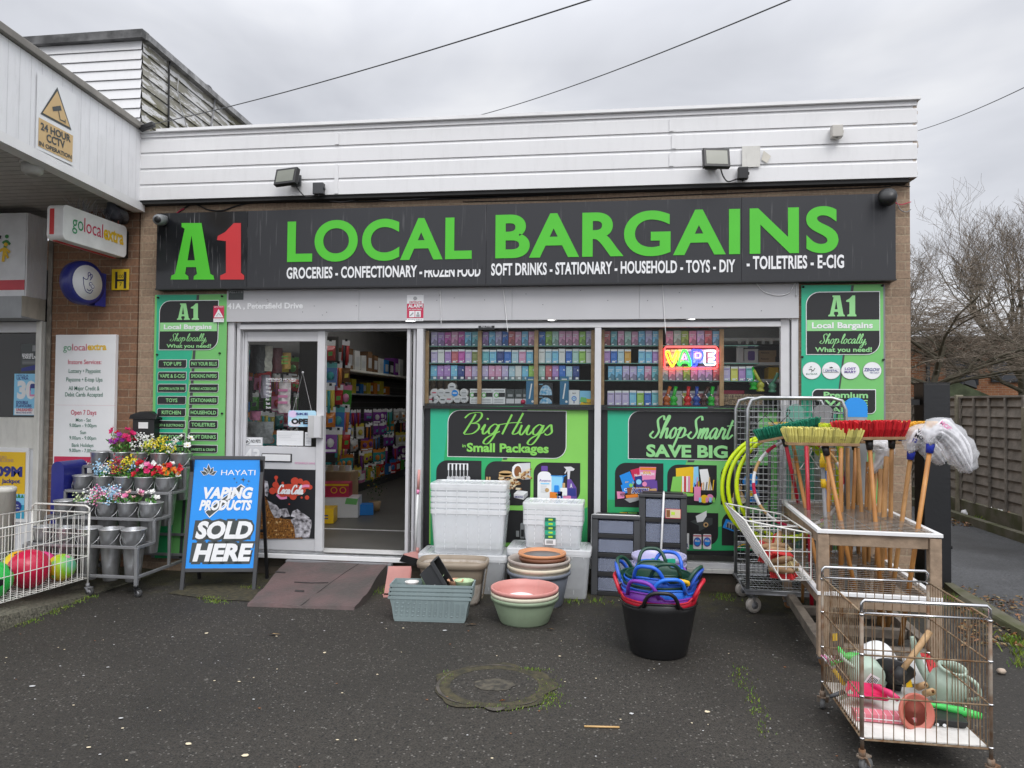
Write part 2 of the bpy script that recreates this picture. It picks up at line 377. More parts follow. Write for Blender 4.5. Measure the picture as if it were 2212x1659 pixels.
M_WOODLT = mat('pale_wood', (.50, .33, .17), .6, col2=(.38, .23, .11), vs=20)

def peel_mat():
    m = bpy.data.materials.new('peeling_boards'); m.use_nodes = True; t = m.node_tree; b = t.nodes['Principled BSDF']
    g = t.nodes.new('ShaderNodeNewGeometry'); mp = t.nodes.new('ShaderNodeMapping'); mp.inputs['Scale'].default_value = (2, 1.2, 7); t.links.new(g.outputs['Position'], mp.inputs[0])
    n = t.nodes.new('ShaderNodeTexNoise'); n.inputs['Scale'].default_value = 2.2; n.inputs['Detail'].default_value = 8; n.inputs['Roughness'].default_value = .65; t.links.new(mp.outputs[0], n.inputs[0])
    n2 = t.nodes.new('ShaderNodeTexNoise'); n2.inputs['Scale'].default_value = 1.1; n2.inputs['Detail'].default_value = 3; t.links.new(g.outputs['Position'], n2.inputs[0])
    wood = mixc(t, ramp(t, n2.outputs[0], [(.4, 0.0), (.62, 1.0)]), (.40, .39, .36), (.20, .19, .13))
    o = mixc(t, ramp(t, n.outputs[0], [(.50, 0.0), (.53, 1.0)]), wood, (.68, .68, .67))
    t.links.new(o, b.inputs['Base Color']); b.inputs['Roughness'].default_value = .8
    bp = t.nodes.new('ShaderNodeBump'); bp.inputs['Strength'].default_value = .6; bp.inputs['Distance'].default_value = .01; t.links.new(n.outputs[0], bp.inputs['Height']); t.links.new(bp.outputs[0], b.inputs['Normal'])
    return m
M_PEEL = peel_mat()

def ground_mat(name, base, fleck, moss=0.0, wet=.8, grain=260):
    m = bpy.data.materials.new(name); m.use_nodes = True; t = m.node_tree; b = t.nodes['Principled BSDF']
    g = t.nodes.new('ShaderNodeNewGeometry'); P = g.outputs['Position']
    def noi(sc, d=4, r=.55):
        n = t.nodes.new('ShaderNodeTexNoise'); n.inputs['Scale'].default_value = sc; n.inputs['Detail'].default_value = d; n.inputs['Roughness'].default_value = r; t.links.new(P, n.inputs[0]); return n.outputs[0]
    def vor(sc):
        n = t.nodes.new('ShaderNodeTexVoronoi'); n.inputs['Scale'].default_value = sc; t.links.new(P, n.inputs[0]); return n
    gr = math_node(t, 'ADD', math_node(t, 'MULTIPLY', noi(grain*.36, 3, .75), .7), math_node(t, 'MULTIPLY', noi(31, 4, .7), .3)); v = vor(75)
    o = mixc(t, ramp(t, gr, [(.38, 0.0), (.62, 1.0)]), tuple(c*.42 for c in base), tuple(c*1.7 for c in base))
    sc = t.nodes.new('ShaderNodeSeparateColor'); t.links.new(v.outputs['Color'], sc.inputs[0])
    st = math_node(t, 'MULTIPLY', math_node(t, 'GREATER_THAN', sc.outputs[0], .9), math_node(t, 'LESS_THAN', v.outputs['Distance'], .42))
    o = mixc(t, math_node(t, 'MULTIPLY', st, .42), o, fleck)
    st2 = math_node(t, 'MULTIPLY', math_node(t, 'LESS_THAN', sc.outputs[1], .16), math_node(t, 'LESS_THAN', v.outputs['Distance'], .5))
    o = mixc(t, math_node(t, 'MULTIPLY', st2, .7), o, (.012, .012, .012))
    v2 = vor(6.5); s2 = t.nodes.new('ShaderNodeSeparateColor'); t.links.new(v2.outputs['Color'], s2.inputs[0])   # flattened chewing gum
    dd = math_node(t, 'ADD', v2.outputs['Distance'], math_node(t, 'MULTIPLY', noi(60), .1))
    gum = math_node(t, 'MULTIPLY', math_node(t, 'LESS_THAN', dd, .145), math_node(t, 'GREATER_THAN', s2.outputs[0], .84))
    o = mixc(t, math_node(t, 'MULTIPLY', gum, .45), o, (.22, .21, .19))
    big = noi(.55, 5, .6)
    o = mixc(t, math_node(t, 'MULTIPLY', ramp(t, big, [(.42, 0.0), (.6, 1.0)]), .5), o, tuple(c*.5 for c in base))
    if moss:
        s = t.nodes.new('ShaderNodeSeparateXYZ'); t.links.new(P, s.inputs[0])
        near = math_node(t, 'ADD', math_node(t, 'MULTIPLY', s.outputs[1], .55), .82, clamp=True)
        mm = ramp(t, math_node(t, 'ADD', math_node(t, 'MULTIPLY', noi(7, 7, .7), .8), math_node(t, 'MULTIPLY', near, .45)), [(.60, 0.0), (.9, 1.0)])
        o = mixc(t, math_node(t, 'MULTIPLY', mm, moss), o, (.065, .06, .022))
    t.links.new(o, b.inputs['Base Color'])
    t.links.new(ramp(t, big, [(.35, wet), (.7, max(0, wet-.22))]), b.inputs['Roughness'])
    bp = t.nodes.new('ShaderNodeBump'); bp.inputs['Strength'].default_value = .7; bp.inputs['Distance'].default_value = .006
    t.links.new(gr, bp.inputs['Height']); t.links.new(bp.outputs[0], b.inputs['Normal']); b.inputs['Specular IOR Level'].default_value = .35
    MATS[name] = m; return m
M_ASPH = ground_mat('forecourt_asphalt', (.037, .033, .028), (.28, .265, .24), moss=.8, wet=.85)
M_DRIVE = ground_mat('driveway_asphalt', (.075, .078, .082), (.2, .2, .2), wet=.5, grain=180)
M_CONC = ground_mat('old_concrete', (.12, .112, .085), (.3, .28, .24), moss=.9, wet=.9, grain=120)

# ------------------------------------------------------------------ ground
g = MB(); g.quad((-60, -40, 0), (80, -40, 0), (80, 400, 0), (-60, 400, 0), M_ASPH); struct(g, 'ground')
g = MB(); g.poly([(2.98, .6, .004), (3.02, -.1, .004), (2.96, -.9, .004), (3.02, -2.2, .004), (3.2, -5, .004), (9, -5, .004), (9, .5, .004), (4.95, .8, .004), (4.85, 9.5, .004), (4.85, 40, .004), (2.98, 40, .004)], M_DRIVE); struct(g, 'driveway')
# raised concrete slab in front of the neighbouring shop
g = MB(); g.add([(-9, .1, .1), (-9, -5, .1), (-4.02, -3.2, .13), (-4.22, -1.9, .10), (-4.26, -1.0, .012), (-4.2, -.2, .008), (-4.3, .1, .008),
                 (-9, .1, -.1), (-9, -5, -.1), (-3.98, -3.2, -.1), (-4.18, -1.9, -.1), (-4.22, -1.0, -.1), (-4.14, -.2, -.1), (-4.3, .1, -.1)],
                [(0, 1, 2, 3), (0, 3, 4), (0, 4, 5), (0, 5, 6), (1, 8, 9, 2), (2, 9, 10, 3), (3, 10, 11, 4), (4, 11, 12, 5), (5, 12, 13, 6)], M_CONC); struct(g, 'pavement')

# ------------------------------------------------------------------ the A1 shop
X0, X1, TOP = -4.53, 2.51, 4.17
shop = thing('shop_building', 'single storey flat roofed brick shop with white plank fascia and open door', 'shop', (-1, 0, 0))
w = MB()
w.box(X0, -3.615, 0, .3, 0, 2.7, M_BRICK); w.box(1.605, X1, 0, .3, 0, 2.7, M_BRICK); w.box(X0, X1, 0, .3, 2.702, 3.6, M_BRICK)
w.box(X0, X0+.25, .3, 10, 0, 3.6, M_BRICK); w.box(X1-.25, X1, .3, 10, 0, 3.6, M_BRICK); w.box(X0, X1, 10, 10.25, 0, 3.6, M_BRICK)
w.build('brick_wall', shop, world=True)
w = MB(); w.box(-3.613, 1.603, .03, .3, 0, .165, M_PLINTH); w.build('plinth', shop, world=True)
def boards(mb, x0, x1, zs, y, m, tilt=.007, gap=.0035):
    for za, zb in zip(zs, zs[1:]):
        a, b = za+gap, zb; yb, yt = y-tilt, y
        mb.add([(x0, yb, a), (x1, yb, a), (x1, yb, b-.028), (x0, yb, b-.028), (x0, yt+.003, b-.012), (x1, yt+.003, b-.012), (x0, yt+.003, b), (x1, yt+.003, b), (x0, y+.03, a), (x1, y+.03, a)],
               [(0, 1, 2, 3), (3, 2, 5, 4), (4, 5, 7, 6), (8, 9, 1, 0), (0, 3, 4, 6, 8), (1, 9, 7, 5, 2)], m)
w = MB(); boards(w, -4.48, 2.53, [3.53, 3.683, 3.836, 3.989, 4.132], -.1, M_CLAD); boards(w, -4.48, 2.53, [4.132, 4.175], -.105, M_CLAD)
w.box(-4.48, 2.528, -.096, -.06, 3.532, 4.17, mat('groove_grey', (.45, .45, .45), .8))
for xs, za, zb in ((-2.53, 3.53, 3.836), (-2.53, 3.989, 4.132), (.5, 3.683, 3.836), (.5, 3.989, 4.132), (.52, 3.836, 3.989)): w.box(xs, xs+.035, -.118, -.1, za+.008, zb-.028, M_CLAD)
w.build('cladding', shop, world=True)
w = MB()
for i in range(26):
    z = 3.53+i*.0255; w.box(2.5, 2.531+random.uniform(-.012, .012), -.1, -.03+random.uniform(0, .03), z, z+.0255, mat('torn_cladding_edge', (.6, .56, .5), .8, col2=(.3, .22, .17), vs=30))
w.box(2.47, 2.523, -.03, 6, 3.53, 4.17, M_CLAD); w.build('torn_edge', shop, world=True)
w = MB(); w.box(-4.3, 2.55, -.14, -.06, 4.178, 4.205, M_WHITE); w.box(-4.49, -4.302, -.13, -.06, 4.178, 4.19, M_WHITE); w.box(2.5, 2.55, -.058, 6, 4.178, 4.205, M_WHITE); w.build('top_trim', shop, world=True)
w = MB(); w.box(-4.48, 2.46, -.055, 10.2, 4.05, 4.165, M_LEAD); w.build('roof', shop, world=True)
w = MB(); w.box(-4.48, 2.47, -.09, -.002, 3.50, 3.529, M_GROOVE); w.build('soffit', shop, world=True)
# shutter housing and guides
w = MB(); 
for a, b in ((-3.61, -2.31), (-2.308, -.88), (-.878, .25), (.252, 1.598)): w.box(a, b, -.03, -.001, 2.37, 2.70, M_ALU)
for k in range(26): x = random.uniform(-3.5, 1.5); w.disc(x, random.uniform(2.4, 2.63), .004, -.0325, M_DGREY, 8)
w.build('shutter_box', shop, world=True)
w = MB()
for a, b, y in ((-3.61, -3.545, -.005), (-3.53, -3.495, .02), (1.46, 1.535, .02), (1.545, 1.602, -.005)): w = MB(); w.box(a, b, y, y+.06, .2, 2.368, M_FRAME); w.build('shutter_guide', shop, world=True, bev=.004)
w = MB()
w.box(-3.545, -3.53, .04, .06, .2, 2.36, M_GROOVE); w.box(1.535, 1.545, .04, .06, .2, 2.36, M_GROOVE); w.build('guide_gap', shop, world=True)
w = MB(); w.box(-3.494, 1.459, .0, .05, 2.30, 2.347, M_FRAME); w.box(-3.494, 1.459, .02, .1, 2.35, 2.369, M_GREY); w.build('shutter_slat', shop, world=True, bev=.004)
# threshold
w = MB(); w.box(-3.5, -1.72, -.06, .3, .166, .205, M_WHITE); w.box(-3.5, -1.72, -.03, .06, .206, .214, M_STEEL); w.box(-1.719, 1.46, -.015, .29, .166, .2, mat('sill', (.62, .61, .58), .6, dirt=.5)); w.box(-1.719, 1.46, .02, .12, .201, .245, M_FRAME); w.build('sill', shop, world=True, bev=.003)
# frames
w = MB()
for a, b, y0, y1 in ((-1.865, -1.835, .03, .12), (-1.81, -1.785, .05, .1), (-1.765, -1.705, .0, .1), (-.137, -.08, .0, .1), (-3.494, -3.478, .06, .12)): w = MB(); w.box(a, b, y0, y1, .246 if a > -1.8 else .215, 2.299, M_FRAME); w.build('window_frame', shop, world=True, bev=.004)
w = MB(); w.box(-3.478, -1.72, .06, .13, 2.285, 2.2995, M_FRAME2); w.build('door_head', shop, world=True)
# panes
for a, b in ((-1.704, -.138), (-.079, 1.459)):
    p = MB(); p.quad((a, .06, .246), (b, .06, .246), (b, .06, 2.298), (a, .06, 2.298), M_GLASS); o = p.build('window_pane', shop, world=True)
    p = MB(); p.box(a, b, .02, .058, 1.565, 1.59, M_BLACK); p.build('transom', o.parent, world=True)
# sliding door leaf, half open
d = MB(); A, B = -3.477, -2.665
d.box(A, A+.03, .07, .11, .216, 2.284, M_FRAME); d.box(B-.075, B, .055, .11, .216, 2.284, M_FRAME)
d.box(A+.03, B-.075, .07, .11, 2.19, 2.284, M_FRAME); d.box(A+.03, B-.075, .07, .11, .216, 1.192, M_FRAME)
door = d.build('door', shop, world=True, bev=.004)
p = MB(); p.quad((A+.03, .09, 1.192), (B-.075, .09, 1.192), (B-.075, .09, 2.19), (A+.03, .09, 2.19), M_GLASS); p.build('pane', door, world=True)
p = MB(); p.box(-3.28, -2.98, .06, .069, 1.045, 1.125, M_BLACK); p.box(-3.27, -2.99, .052, .0595, 1.055, 1.117, M_WHITE); p.build('letterbox', door, world=True, bev=.002)
p = MB(); p.box(-2.80, -2.668, .0, .054, 1.28, 1.49, M_LGREY); p.box(-2.74, -2.68, -.005, -.0005, 1.285, 1.485, M_FRAME); p.build('lock_guard', door, world=True, bev=.003)
# numerals on the door left of the letterbox, worn
p = MB(); p.text('43', -3.46, 1.03, .16, .13, .066, M_WHITE, .03); p.build('door_number', door, world=True); p = MB(); p.text('PETERSFIELD DRIVE', -2.95, 1.03, .2, .017, .066, mat('pink_letter', (.7, .3, .5)), .01)
p.build('door_lettering', door, world=True)
# interior shell
M_IFLOOR = mat('grey_vinyl_floor', (.115, .11, .10), .45, var=.15, vs=1.5); M_IWALL = mat('inner_wall', (.16, .155, .15), .7); M_ICEIL = mat('inner_ceiling', (.6, .6, .58), .8)
w = MB(); w.box(X0+.25, X1-.25, .3, 10, .1, .208, M_IFLOOR); w.box(-3.5, 1.46, .13, .2995, .1, .2, M_IFLOOR); w.box(-3.45, -1.72, 1.3, 1.33, .209, .213, M_WHITE); w.build('floor', shop, world=True)
w = MB(); w.box(X0+.25, X1-.25, .3, 10, 2.95, 3.0, M_ICEIL); w.box(X0+.255, X0+.27, .3, 10, .21, 2.95, M_IWALL); w.box(X1-.27, X1-.255, .3, 10, .21, 2.95, M_IWALL); w.box(X0+.27, X1-.27, 9.98, 9.995, .21, 2.95, M_IWALL); w.build('interior_wall', shop, world=True)
LT = mat('tube_light', (1, .98, .94), .5, emit=10.0)
for x in (-3.1, -.9, 1.2):
    for y in (1.2, 3.0, 4.8):
        t = MB(); t.box(x-.07, x+.07, y-.75, y+.75, 2.90, 2.948, M_WHITE); t.cyl((x, y-.7, 2.88), (x, y+.7, 2.88), .018, LT, 8); t.build('ceiling_tube', shop, world=True)

# ------------------------------------------------------------------ the neighbouring shop on the left
nb = thing('neighbour_shop', 'neighbouring brick shop with deep white boarded canopy and peeling upper storey box', 'shop', (-7, 0, 0))
w = MB(); w.box(-5.5, -4.55, .005, .3, 0, 3.9, M_BRICK2); w.box(-5.5, -5.455, -.012, .0, 0, 3.44, mat('rendered_edge', (.24, .22, .19), .9, var=.3, vs=9, bump=.5, dirt=.5)); w.box(-12, -5.5, 3.0, 3.3, 0, 3.9, M_BRICK2)
w.build('brick_wall', nb, world=True)
ca, cb = Vector((-4.482, -.06, 0)), Vector((-4.20, -2.75, 0)); cd = (cb-ca).normalized()
def cpt(t, z, off=0): p = ca+cd*t; return (p.x+off, p.y, z)
w = MB(); n = 22; LL = (cb-ca).length
for i in range(n):
    a, b = LL*i/n+.001, LL*(i+1)/n-.001
    w.quad(cpt(b, 3.50), cpt(a, 3.50), cpt(a, 4.2), cpt(b, 4.2), M_CLAD2)
w.quad(cpt(LL, 3.5, -.01), cpt(0, 3.5, -.01), cpt(0, 4.2, -.01), cpt(LL, 4.2, -.01), mat('seam_grey', (.4, .4, .4), .7))
w.quad((-12, -2.75, 3.44), (-4.2, -2.75, 3.44), (-4.2, -2.75, 4.2), (-12, -2.75, 4.2), M_CLAD2)
w.build('canopy_fascia', nb, world=True)
w = MB(); w.add([cpt(LL, 3.436, .02), cpt(-.02, 3.436, .02), cpt(-.02, 3.51, .02), cpt(LL, 3.51, .02), cpt(LL, 3.436, -.1), cpt(-.02, 3.436, -.1)], [(0, 1, 2, 3), (0, 4, 5, 1), (1, 5, 2)], M_WHITE); w.build('canopy_edge', nb, world=True)
w = MB()
w.beam(Vector(cpt(LL, 4.235, -.03)), Vector(cpt(-.03, 4.235, -.03)), .14, .06, M_TRIM); w.build('canopy_trim', nb, world=True, bev=.006)
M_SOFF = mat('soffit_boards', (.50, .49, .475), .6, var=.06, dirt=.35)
w = MB()
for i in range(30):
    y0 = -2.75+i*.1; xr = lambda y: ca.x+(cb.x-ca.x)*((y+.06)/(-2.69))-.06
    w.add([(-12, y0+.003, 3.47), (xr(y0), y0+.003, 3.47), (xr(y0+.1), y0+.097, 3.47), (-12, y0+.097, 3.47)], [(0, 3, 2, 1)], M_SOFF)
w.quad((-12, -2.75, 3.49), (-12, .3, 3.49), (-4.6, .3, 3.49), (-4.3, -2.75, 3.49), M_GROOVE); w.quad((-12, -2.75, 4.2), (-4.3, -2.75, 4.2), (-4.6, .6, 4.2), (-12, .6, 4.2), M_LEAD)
w.build('canopy_soffit', nb, world=True)
# upper box: white boards in front, peeling boards on the side
w = MB(); cx, cy, cz = -4.967, .6, 5.46
for i in range(13):
    a = cz-.105*(i+1)+.006; b = cz-.105*i
    w.add([(-9, .6-.016, a), (cx, .6-.016, a), (cx, .6-.002, b), (-9, .6-.002, b), (-9, .62, a), (cx, .62, a)], [(0, 1, 2, 3), (4, 5, 1, 0)], M_CLAD)
w.box(-9, cx-.01, .61, .66, 4.05, cz, M_GROOVE); w.build('upper_boards', nb, world=True)
w = MB()
for i in range(11):
    a = cz-.125*(i+1)+.006; b = cz-.125*i; e = lambda y: cx-.047*(y-.6)
    w.add([(e(.6)+.014, .6, a), (e(6)+.014, 6, a), (e(6), 6, b), (e(.6), .6, b), (e(.6)-.02, .6, a), (e(6)-.02, 6, a)], [(0, 1, 2, 3), (4, 5, 1, 0)], M_PEEL)
w.add([(cx-.02, .605, 4), (cx-.27, 6, 4), (cx-.27, 6, cz), (cx-.02, .605, cz)], [(0, 1, 2, 3)], M_GROOVE); w.build('peeling_boards', nb, world=True)
w = MB(); w.beam((-9, .6, cz+.03), (cx+.05, .58, cz+.04), .12, .09, M_LEAD); w.beam((cx+.02, .58, cz+.03), (cx-.24, 6, cz+.03), .1, .07, mat('lead_side', (.30, .30, .30), .6, var=.4, bump=.4, bs=40, dirt=.4)); w.quad((-9, .6, cz+.02), (cx, .6, cz+.02), (cx-.26, 6, cz+.02), (-9, 6, cz+.02), M_LEAD); w.build('roof_edge', nb, world=True)
def pl_side(u, v): return pline(u, v, (cx+.03, .6), (cx+.03-.047*5.4, 6))
for pts, r, m in (([(355, 115), (364, 117), (367, 135), (365, 160), (364, 275)], .012, M_BLACK), ([(386, 162), (385, 175), (385, 205), (403, 275)], .006, M_LGREY), ([(437, 183), (452, 186), (462, 205), (463, 230), (455, 275)], .011, M_GREY)):
    c = MB(); c.tube(crom([pl_side(*p) for p in pts]), r, m, 6); c.build('cable', nb, world=True)
# neighbour front: sign housing, window, door panel
w = MB(); xr = py(55, 540, -.27).x
w.box(-12, xr, -.27, -.002, 2.60, 3.40, mat('sign_white', (.70, .71, .73), .4)); 
w.box(-12, xr+.001, -.275, -.2705, 2.66, 2.755, mat('sign_red', (.55, .03, .05), .4)); w.build('fascia_box', nb, world=True, bev=.003)
M_GPAN = mat('grey_panel', (.33, .345, .36), .5, dirt=.2)
w = MB(); w.box(-12, xr, -.30, -.002, 2.39, 2.598, M_GPAN); w.add([(xr+.001, -.30, 2.41), (xr+.001, -.3, 2.6), (xr+.001, 0, 2.6), (xr+.001, 0, 2.39)], [(0, 3, 2, 1)], mat('cream_end', (.55, .52, .44), .6, dirt=.3)); w.build('shutter_housing', nb, world=True)
w = MB()
for i in range(6): w.box(xr+.0, xr+.012, -.262+i*.043, -.262+i*.043+.038, 2.605, 3.4, M_CLAD2)
w.build('side_boards', nb, world=True)
M_CREAM = mat('cream_paint', (.66, .65, .60), .5, var=.05, dirt=.25)
w = MB(); w.box(-5.6, -5.515, -.03, .1, .1, 2.385, M_CREAM); w.box(-12, -5.602, .0, .1, 1.13, 1.44, M_CREAM); w.box(-12, -5.602, .0, .1, 2.28, 2.385, M_FRAME); w.box(-12, -5.602, .0, .1, .1, 1.128, mat('white_door', (.66, .67, .69), .45)); w.box(-5.54, -5.515, -.06, -.031, .1, 2.385, M_CREAM)
w.build('shopfront_frame', nb, world=True, bev=.004)
w = MB(); w.quad((-12, .05, 1.44), (-5.602, .05, 1.44), (-5.602, .05, 2.28), (-12, .05, 2.28), M_GLASS2); w.build('window_pane', nb, world=True)
w = MB(); w.box(-12, -5.602, 2.9, 2.95, 0, 3.4, mat('dark_interior', (.03, .03, .032), .8)); w.box(-12, -5.6, .12, 2.9, 1.0, 1.02, M_DGREY); w.box(-12, -5.6, .12, 2.9, 2.9, 2.92, M_DGREY); w.build('interior', nb, world=True)
# lamp under the canopy
o = MB(); q = pz(70, 352, 3.468); o.lathe([(.0, -.02), (.045, -.1), (.075, -.07), (.08, 0)][::1], mat('lamp_white', (.6, .6, .58), .35), 20, M=Matrix.Scale(1, 4)); 
lamp = thing('bulkhead_lamp', 'small white dome lamp under the canopy soffit', 'lamp', (q.x, q.y, 3.468)); o.build('lamp_shade', lamp)
o = MB(); o.lathe([(.085, -.012), (.09, 0)], M_WHITE, 20); o.build('base', lamp)
# ------------------------------------------------------------------ drawing on a facade plane by measured points
class Art:
    """flat artwork on a vertical plane; points are frame pixels (optionally via a zoom window) turned into x,z on that plane"""
    def __init__(s, y, ox=0, oy=0, sc=1.0, k=None, line=None):
        s.y = y; s.ox = ox; s.oy = oy; s.k = .54216/sc if k is None else k; s.mb = MB(); s.line = line; s.o = 0
    def px(s, x, y): return (s.ox*.54216+x*s.k, s.oy*.54216+y*s.k)
    def p(s, x, y):
        u, v = s.px(x, y)
        if s.line:
            a, b = s.line; q = pline(u, v, a, b); d = Vector((b[0]-a[0], b[1]-a[1])); return (Vector((q.x-a[0], q.y-a[1])).dot(d.normalized()), q.z)
        q = py(u, v, s.y); return (q.x, q.z)
    def yo(s, lay): return (0 if s.line else s.y)-.0022*lay
    def rect(s, x0, y0, x1, y1, m, lay=1, r=None):
        a = s.p(x0, y0); b = s.p(x1, y1); k = abs(s.p(x0+1, y0)[0]-a[0])
        pts = rr(a[0], b[1], b[0], a[1], *[(q*k) for q in (r or (0, 0, 0, 0))])
        s.mb.flat(pts, s.yo(lay), m); return s
    def frame(s, x0, y0, x1, y1, w, m, m2, lay=1, r=None):
        s.rect(x0, y0, x1, y1, m, lay, r); r2 = tuple(max(0, q-w) for q in r) if r else None
        s.rect(x0+w, y0+w, x1-w, y1-w, m2, lay+1, r2); return s
    def poly(s, pts, m, lay=1): s.mb.flat([s.p(*q) for q in pts], s.yo(lay), m); return s
    def text(s, t, x0, yb, x1, cap, m, lay=3, bold=.015, shear=0, align='L', fit=True, ang=0, sp=1.0):
        a = s.p(x0, yb); b = s.p(x1, yb); c = s.p(x0, yb-cap)[1]-a[1]
        wd = b[0]-a[0]
        if align == 'C': s.mb.text(t, (a[0]+b[0])/2, a[1], 0, c, s.yo(lay), m, bold, shear, align='C', maxw=wd)
        else: s.mb.text(t, a[0], a[1], wd if fit else 0, c, s.yo(lay), m, bold, shear, ang=ang, sp=sp)
        return s
    def script(s, t, x0, yb, x1, xh, m, lay=3, w=.2, slant=.35):
        a = s.p(x0, yb); b = s.p(x1, yb); c = s.p(x0, yb-xh)[1]-a[1]; s.mb.script(t, a[0], a[1], c, s.yo(lay), m, w=w, slant=slant, fitw=b[0]-a[0]); return s
    def stroke(s, pts, w, m, lay=3, sm=True, cal=0):
        k = abs(s.p(pts[0][0]+1, pts[0][1])[0]-s.p(*pts[0])[0]); s.mb.stroke([s.p(*q) for q in pts], w*k, s.yo(lay), m, sm, cal); return s
    def disc(s, x, y, r, m, lay=2, n=24, ry=None):
        ry = ry or r; return s.poly([(x+r*math.cos(2*math.pi*i/n), y+ry*math.sin(2*math.pi*i/n)) for i in range(n)], m, lay)
    def logo(s, x0, y0, x1, y1, ma, m1, lay=3):
        """slab serif A and 1"""
        A = [(.25, 1), (.70, 1), (.90, .1), (.97, .07), (.99, 0), (.52, 0), (.53, .06), (.6, .1), (.575, .22), (.355, .22), (.385, .34), (.55, .34), (.475, .78), (.385, .34), (.355, .22), (.33, .1), (.4, .06), (.41, 0), (0, 0), (.02, .07), (.1, .1), (.32, .9), (.25, .93)]
        B = [(.62, 1), (.88, 1), (.88, .12), (1, .07), (1, 0), (.12, 0), (.12, .07), (.33, .12), (.33, .68), (.0, .70), (.03, .77), (.3, .84)]
        w = x1-x0; wa = w*.60; xb = x0+w*.63; wb = w*.37
        Ax = lambda q: (x0+q[0]*wa, y1-q[1]*(y1-y0)); L1 = [0, 1, 12, 20, 21, 22]
        for idx in ([0, 1, 12, 21, 22], [21, 12, 11+2, 14, 15, 16, 17, 18, 19, 20], [1, 2, 3, 4, 5, 6, 7, 8, 11, 12], [9, 8, 11, 10]):
            s.poly([Ax(A[i]) for i in idx], ma, lay)
        s.poly([(xb+q[0]*wb, y1-q[1]*(y1-y0)) for q in B], m1, lay); return s
    def build(s, name, parent): 
        if s.line:
            a, b = s.line; d = Vector((b[0]-a[0], b[1]-a[1], 0)).normalized(); n = Vector((d.y, -d.x, 0))
            s.mb.v = [Vector((a[0], a[1], 0))+d*v.x-n*v.y+Vector((0, 0, v.z)) for v in s.mb.v]
        return s.mb.build(name, parent, world=True)
# ------------------------------------------------------------------ colours of print
K = lambda n, c, r=.45, **kw: mat(n, c, r, var=.02, **kw)
C_GRN = K('sign_green', (.075, .52, .025)); C_RED = K('sign_letter_red', (.55, .03, .035)); C_WHT = K('print_white', (.80, .81, .82)); C_BLK = K('print_black', (.012, .012, .014))
C_TEAL = K('print_teal', (.022, .42, .24)); C_GR2 = K('print_green', (.02, .36, .12)); C_LIME = K('print_lime', (.22, .58, .10)); C_MINT = K('print_mint', (.28, .64, .26)); C_LGR = K('print_light_green', (.17, .52, .15))
C_STR = K('print_stripe', (.05, .06, .06)); C_SLV = K('print_silver', (.62, .62, .64)); C_BLUE = K('print_blue', (.01, .25, .75)); C_NAVY = K('print_navy', (.02, .03, .22)); C_YEL = K('print_yellow', (.80, .50, .01)); C_ORG = K('print_orange', (.75, .22, .02))
C_PNK = K('print_pink', (.75, .25, .45)); C_PUR = K('print_purple', (.13, .06, .32)); C_BRN = K('print_brown', (.22, .08, .02)); C_TAN = K('print_tan', (.55, .35, .15)); C_SKY = K('print_sky', (.25, .6, .85)); C_CRED = K('print_crimson', (.55, .02, .08)); C_DGN = K('print_dark_green', (.02, .16, .10)); C_GRY = K('print_grey', (.35, .36, .37)); C_IVO = K('print_ivory', (.7, .6, .42))
# ------------------------------------------------------------------ the big fascia sign
def sign_mat(name, c, r):
    m = mat(name, c, r, var=.05, vs=1.2); t = m.node_tree; b = t.nodes['Principled BSDF']; b.inputs['Specular IOR Level'].default_value = .4
    old = b.inputs['Base Color'].links[0].from_socket       # pale runs from birds and rain
    tc = t.nodes.new('ShaderNodeTexCoord'); mp = t.nodes.new('ShaderNodeMapping'); mp.inputs['Scale'].default_value = (26, 1, 1.3); t.links.new(tc.outputs['Object'], mp.inputs[0])
    n = t.nodes.new('ShaderNodeTexNoise'); n.inputs['Scale'].default_value = 2; n.inputs['Detail'].default_value = 6; t.links.new(mp.outputs[0], n.inputs[0])
    t.links.new(mixc(t, math_node(t, 'MULTIPLY', ramp(t, n.outputs[0], [(.62, 0.0), (.72, 1.0)]), .12 if r > .2 else .5), old, (.4, .4, .4)), b.inputs['Base Color']); return m
M_SIGN = sign_mat('charcoal_sign', (.029, .030, .034), .38); M_SIGNB = sign_mat('gloss_black_sign', (.012, .013, .015), .15)
sg = thing('shop_sign', 'long charcoal fascia sign with big green shop name lettering and white list of goods', 'sign', (-1, 0, 2.68))
b = MB(); b.box(-4.28, -3.368, -.12, -.002, 2.68, 3.398, M_SIGNB)
for p, q in ((-3.365, -1.106), (-1.103, 1.107), (1.110, 2.352)): b.box(p, q, -.12, -.002, 2.68, 3.398, M_SIGN)
b.build('board', sg, world=True)
b = MB(); b.box(-4.285, 2.357, -.124, -.004, 2.668, 2.6795, M_BLACK); b.build('trim', sg, world=True)
for t, x0, yb, x1, cap in (('LOCAL', 620.5, 562.7, 1019, 80), ('BARGAINS', 1070, 554.5, 1811, 86)): a = Art(-.1205); a.k = 1; a.text(t, x0, yb, x1, cap, C_GRN, 2, .03, sp=1.09); a.build('name_lettering', sg)
a = Art(-.1205); a.k = 1; a.logo(369, 482, 528, 604, C_GRN, C_RED, 2); a.build('logo', sg)
for t, x0, yb, x1, cap in (('GROCERIES - CONFECTIONARY -', 619.3, 601.5, 912, 22.5), ('SOFT DRINKS - STATIONARY - HOUSEHOLD - TOYS - DIY', 1061, 594.5, 1588, 24), ('- TOILETRIES - E-CIG', 1612.6, 581, 1823, 26)): a = Art(-.1205); a.k = 1; a.text(t, x0, yb, x1, cap, C_WHT, 2, .03, sp=1.04); a.build('goods_lettering', sg)
a = Art(-.1205); a.k = 1
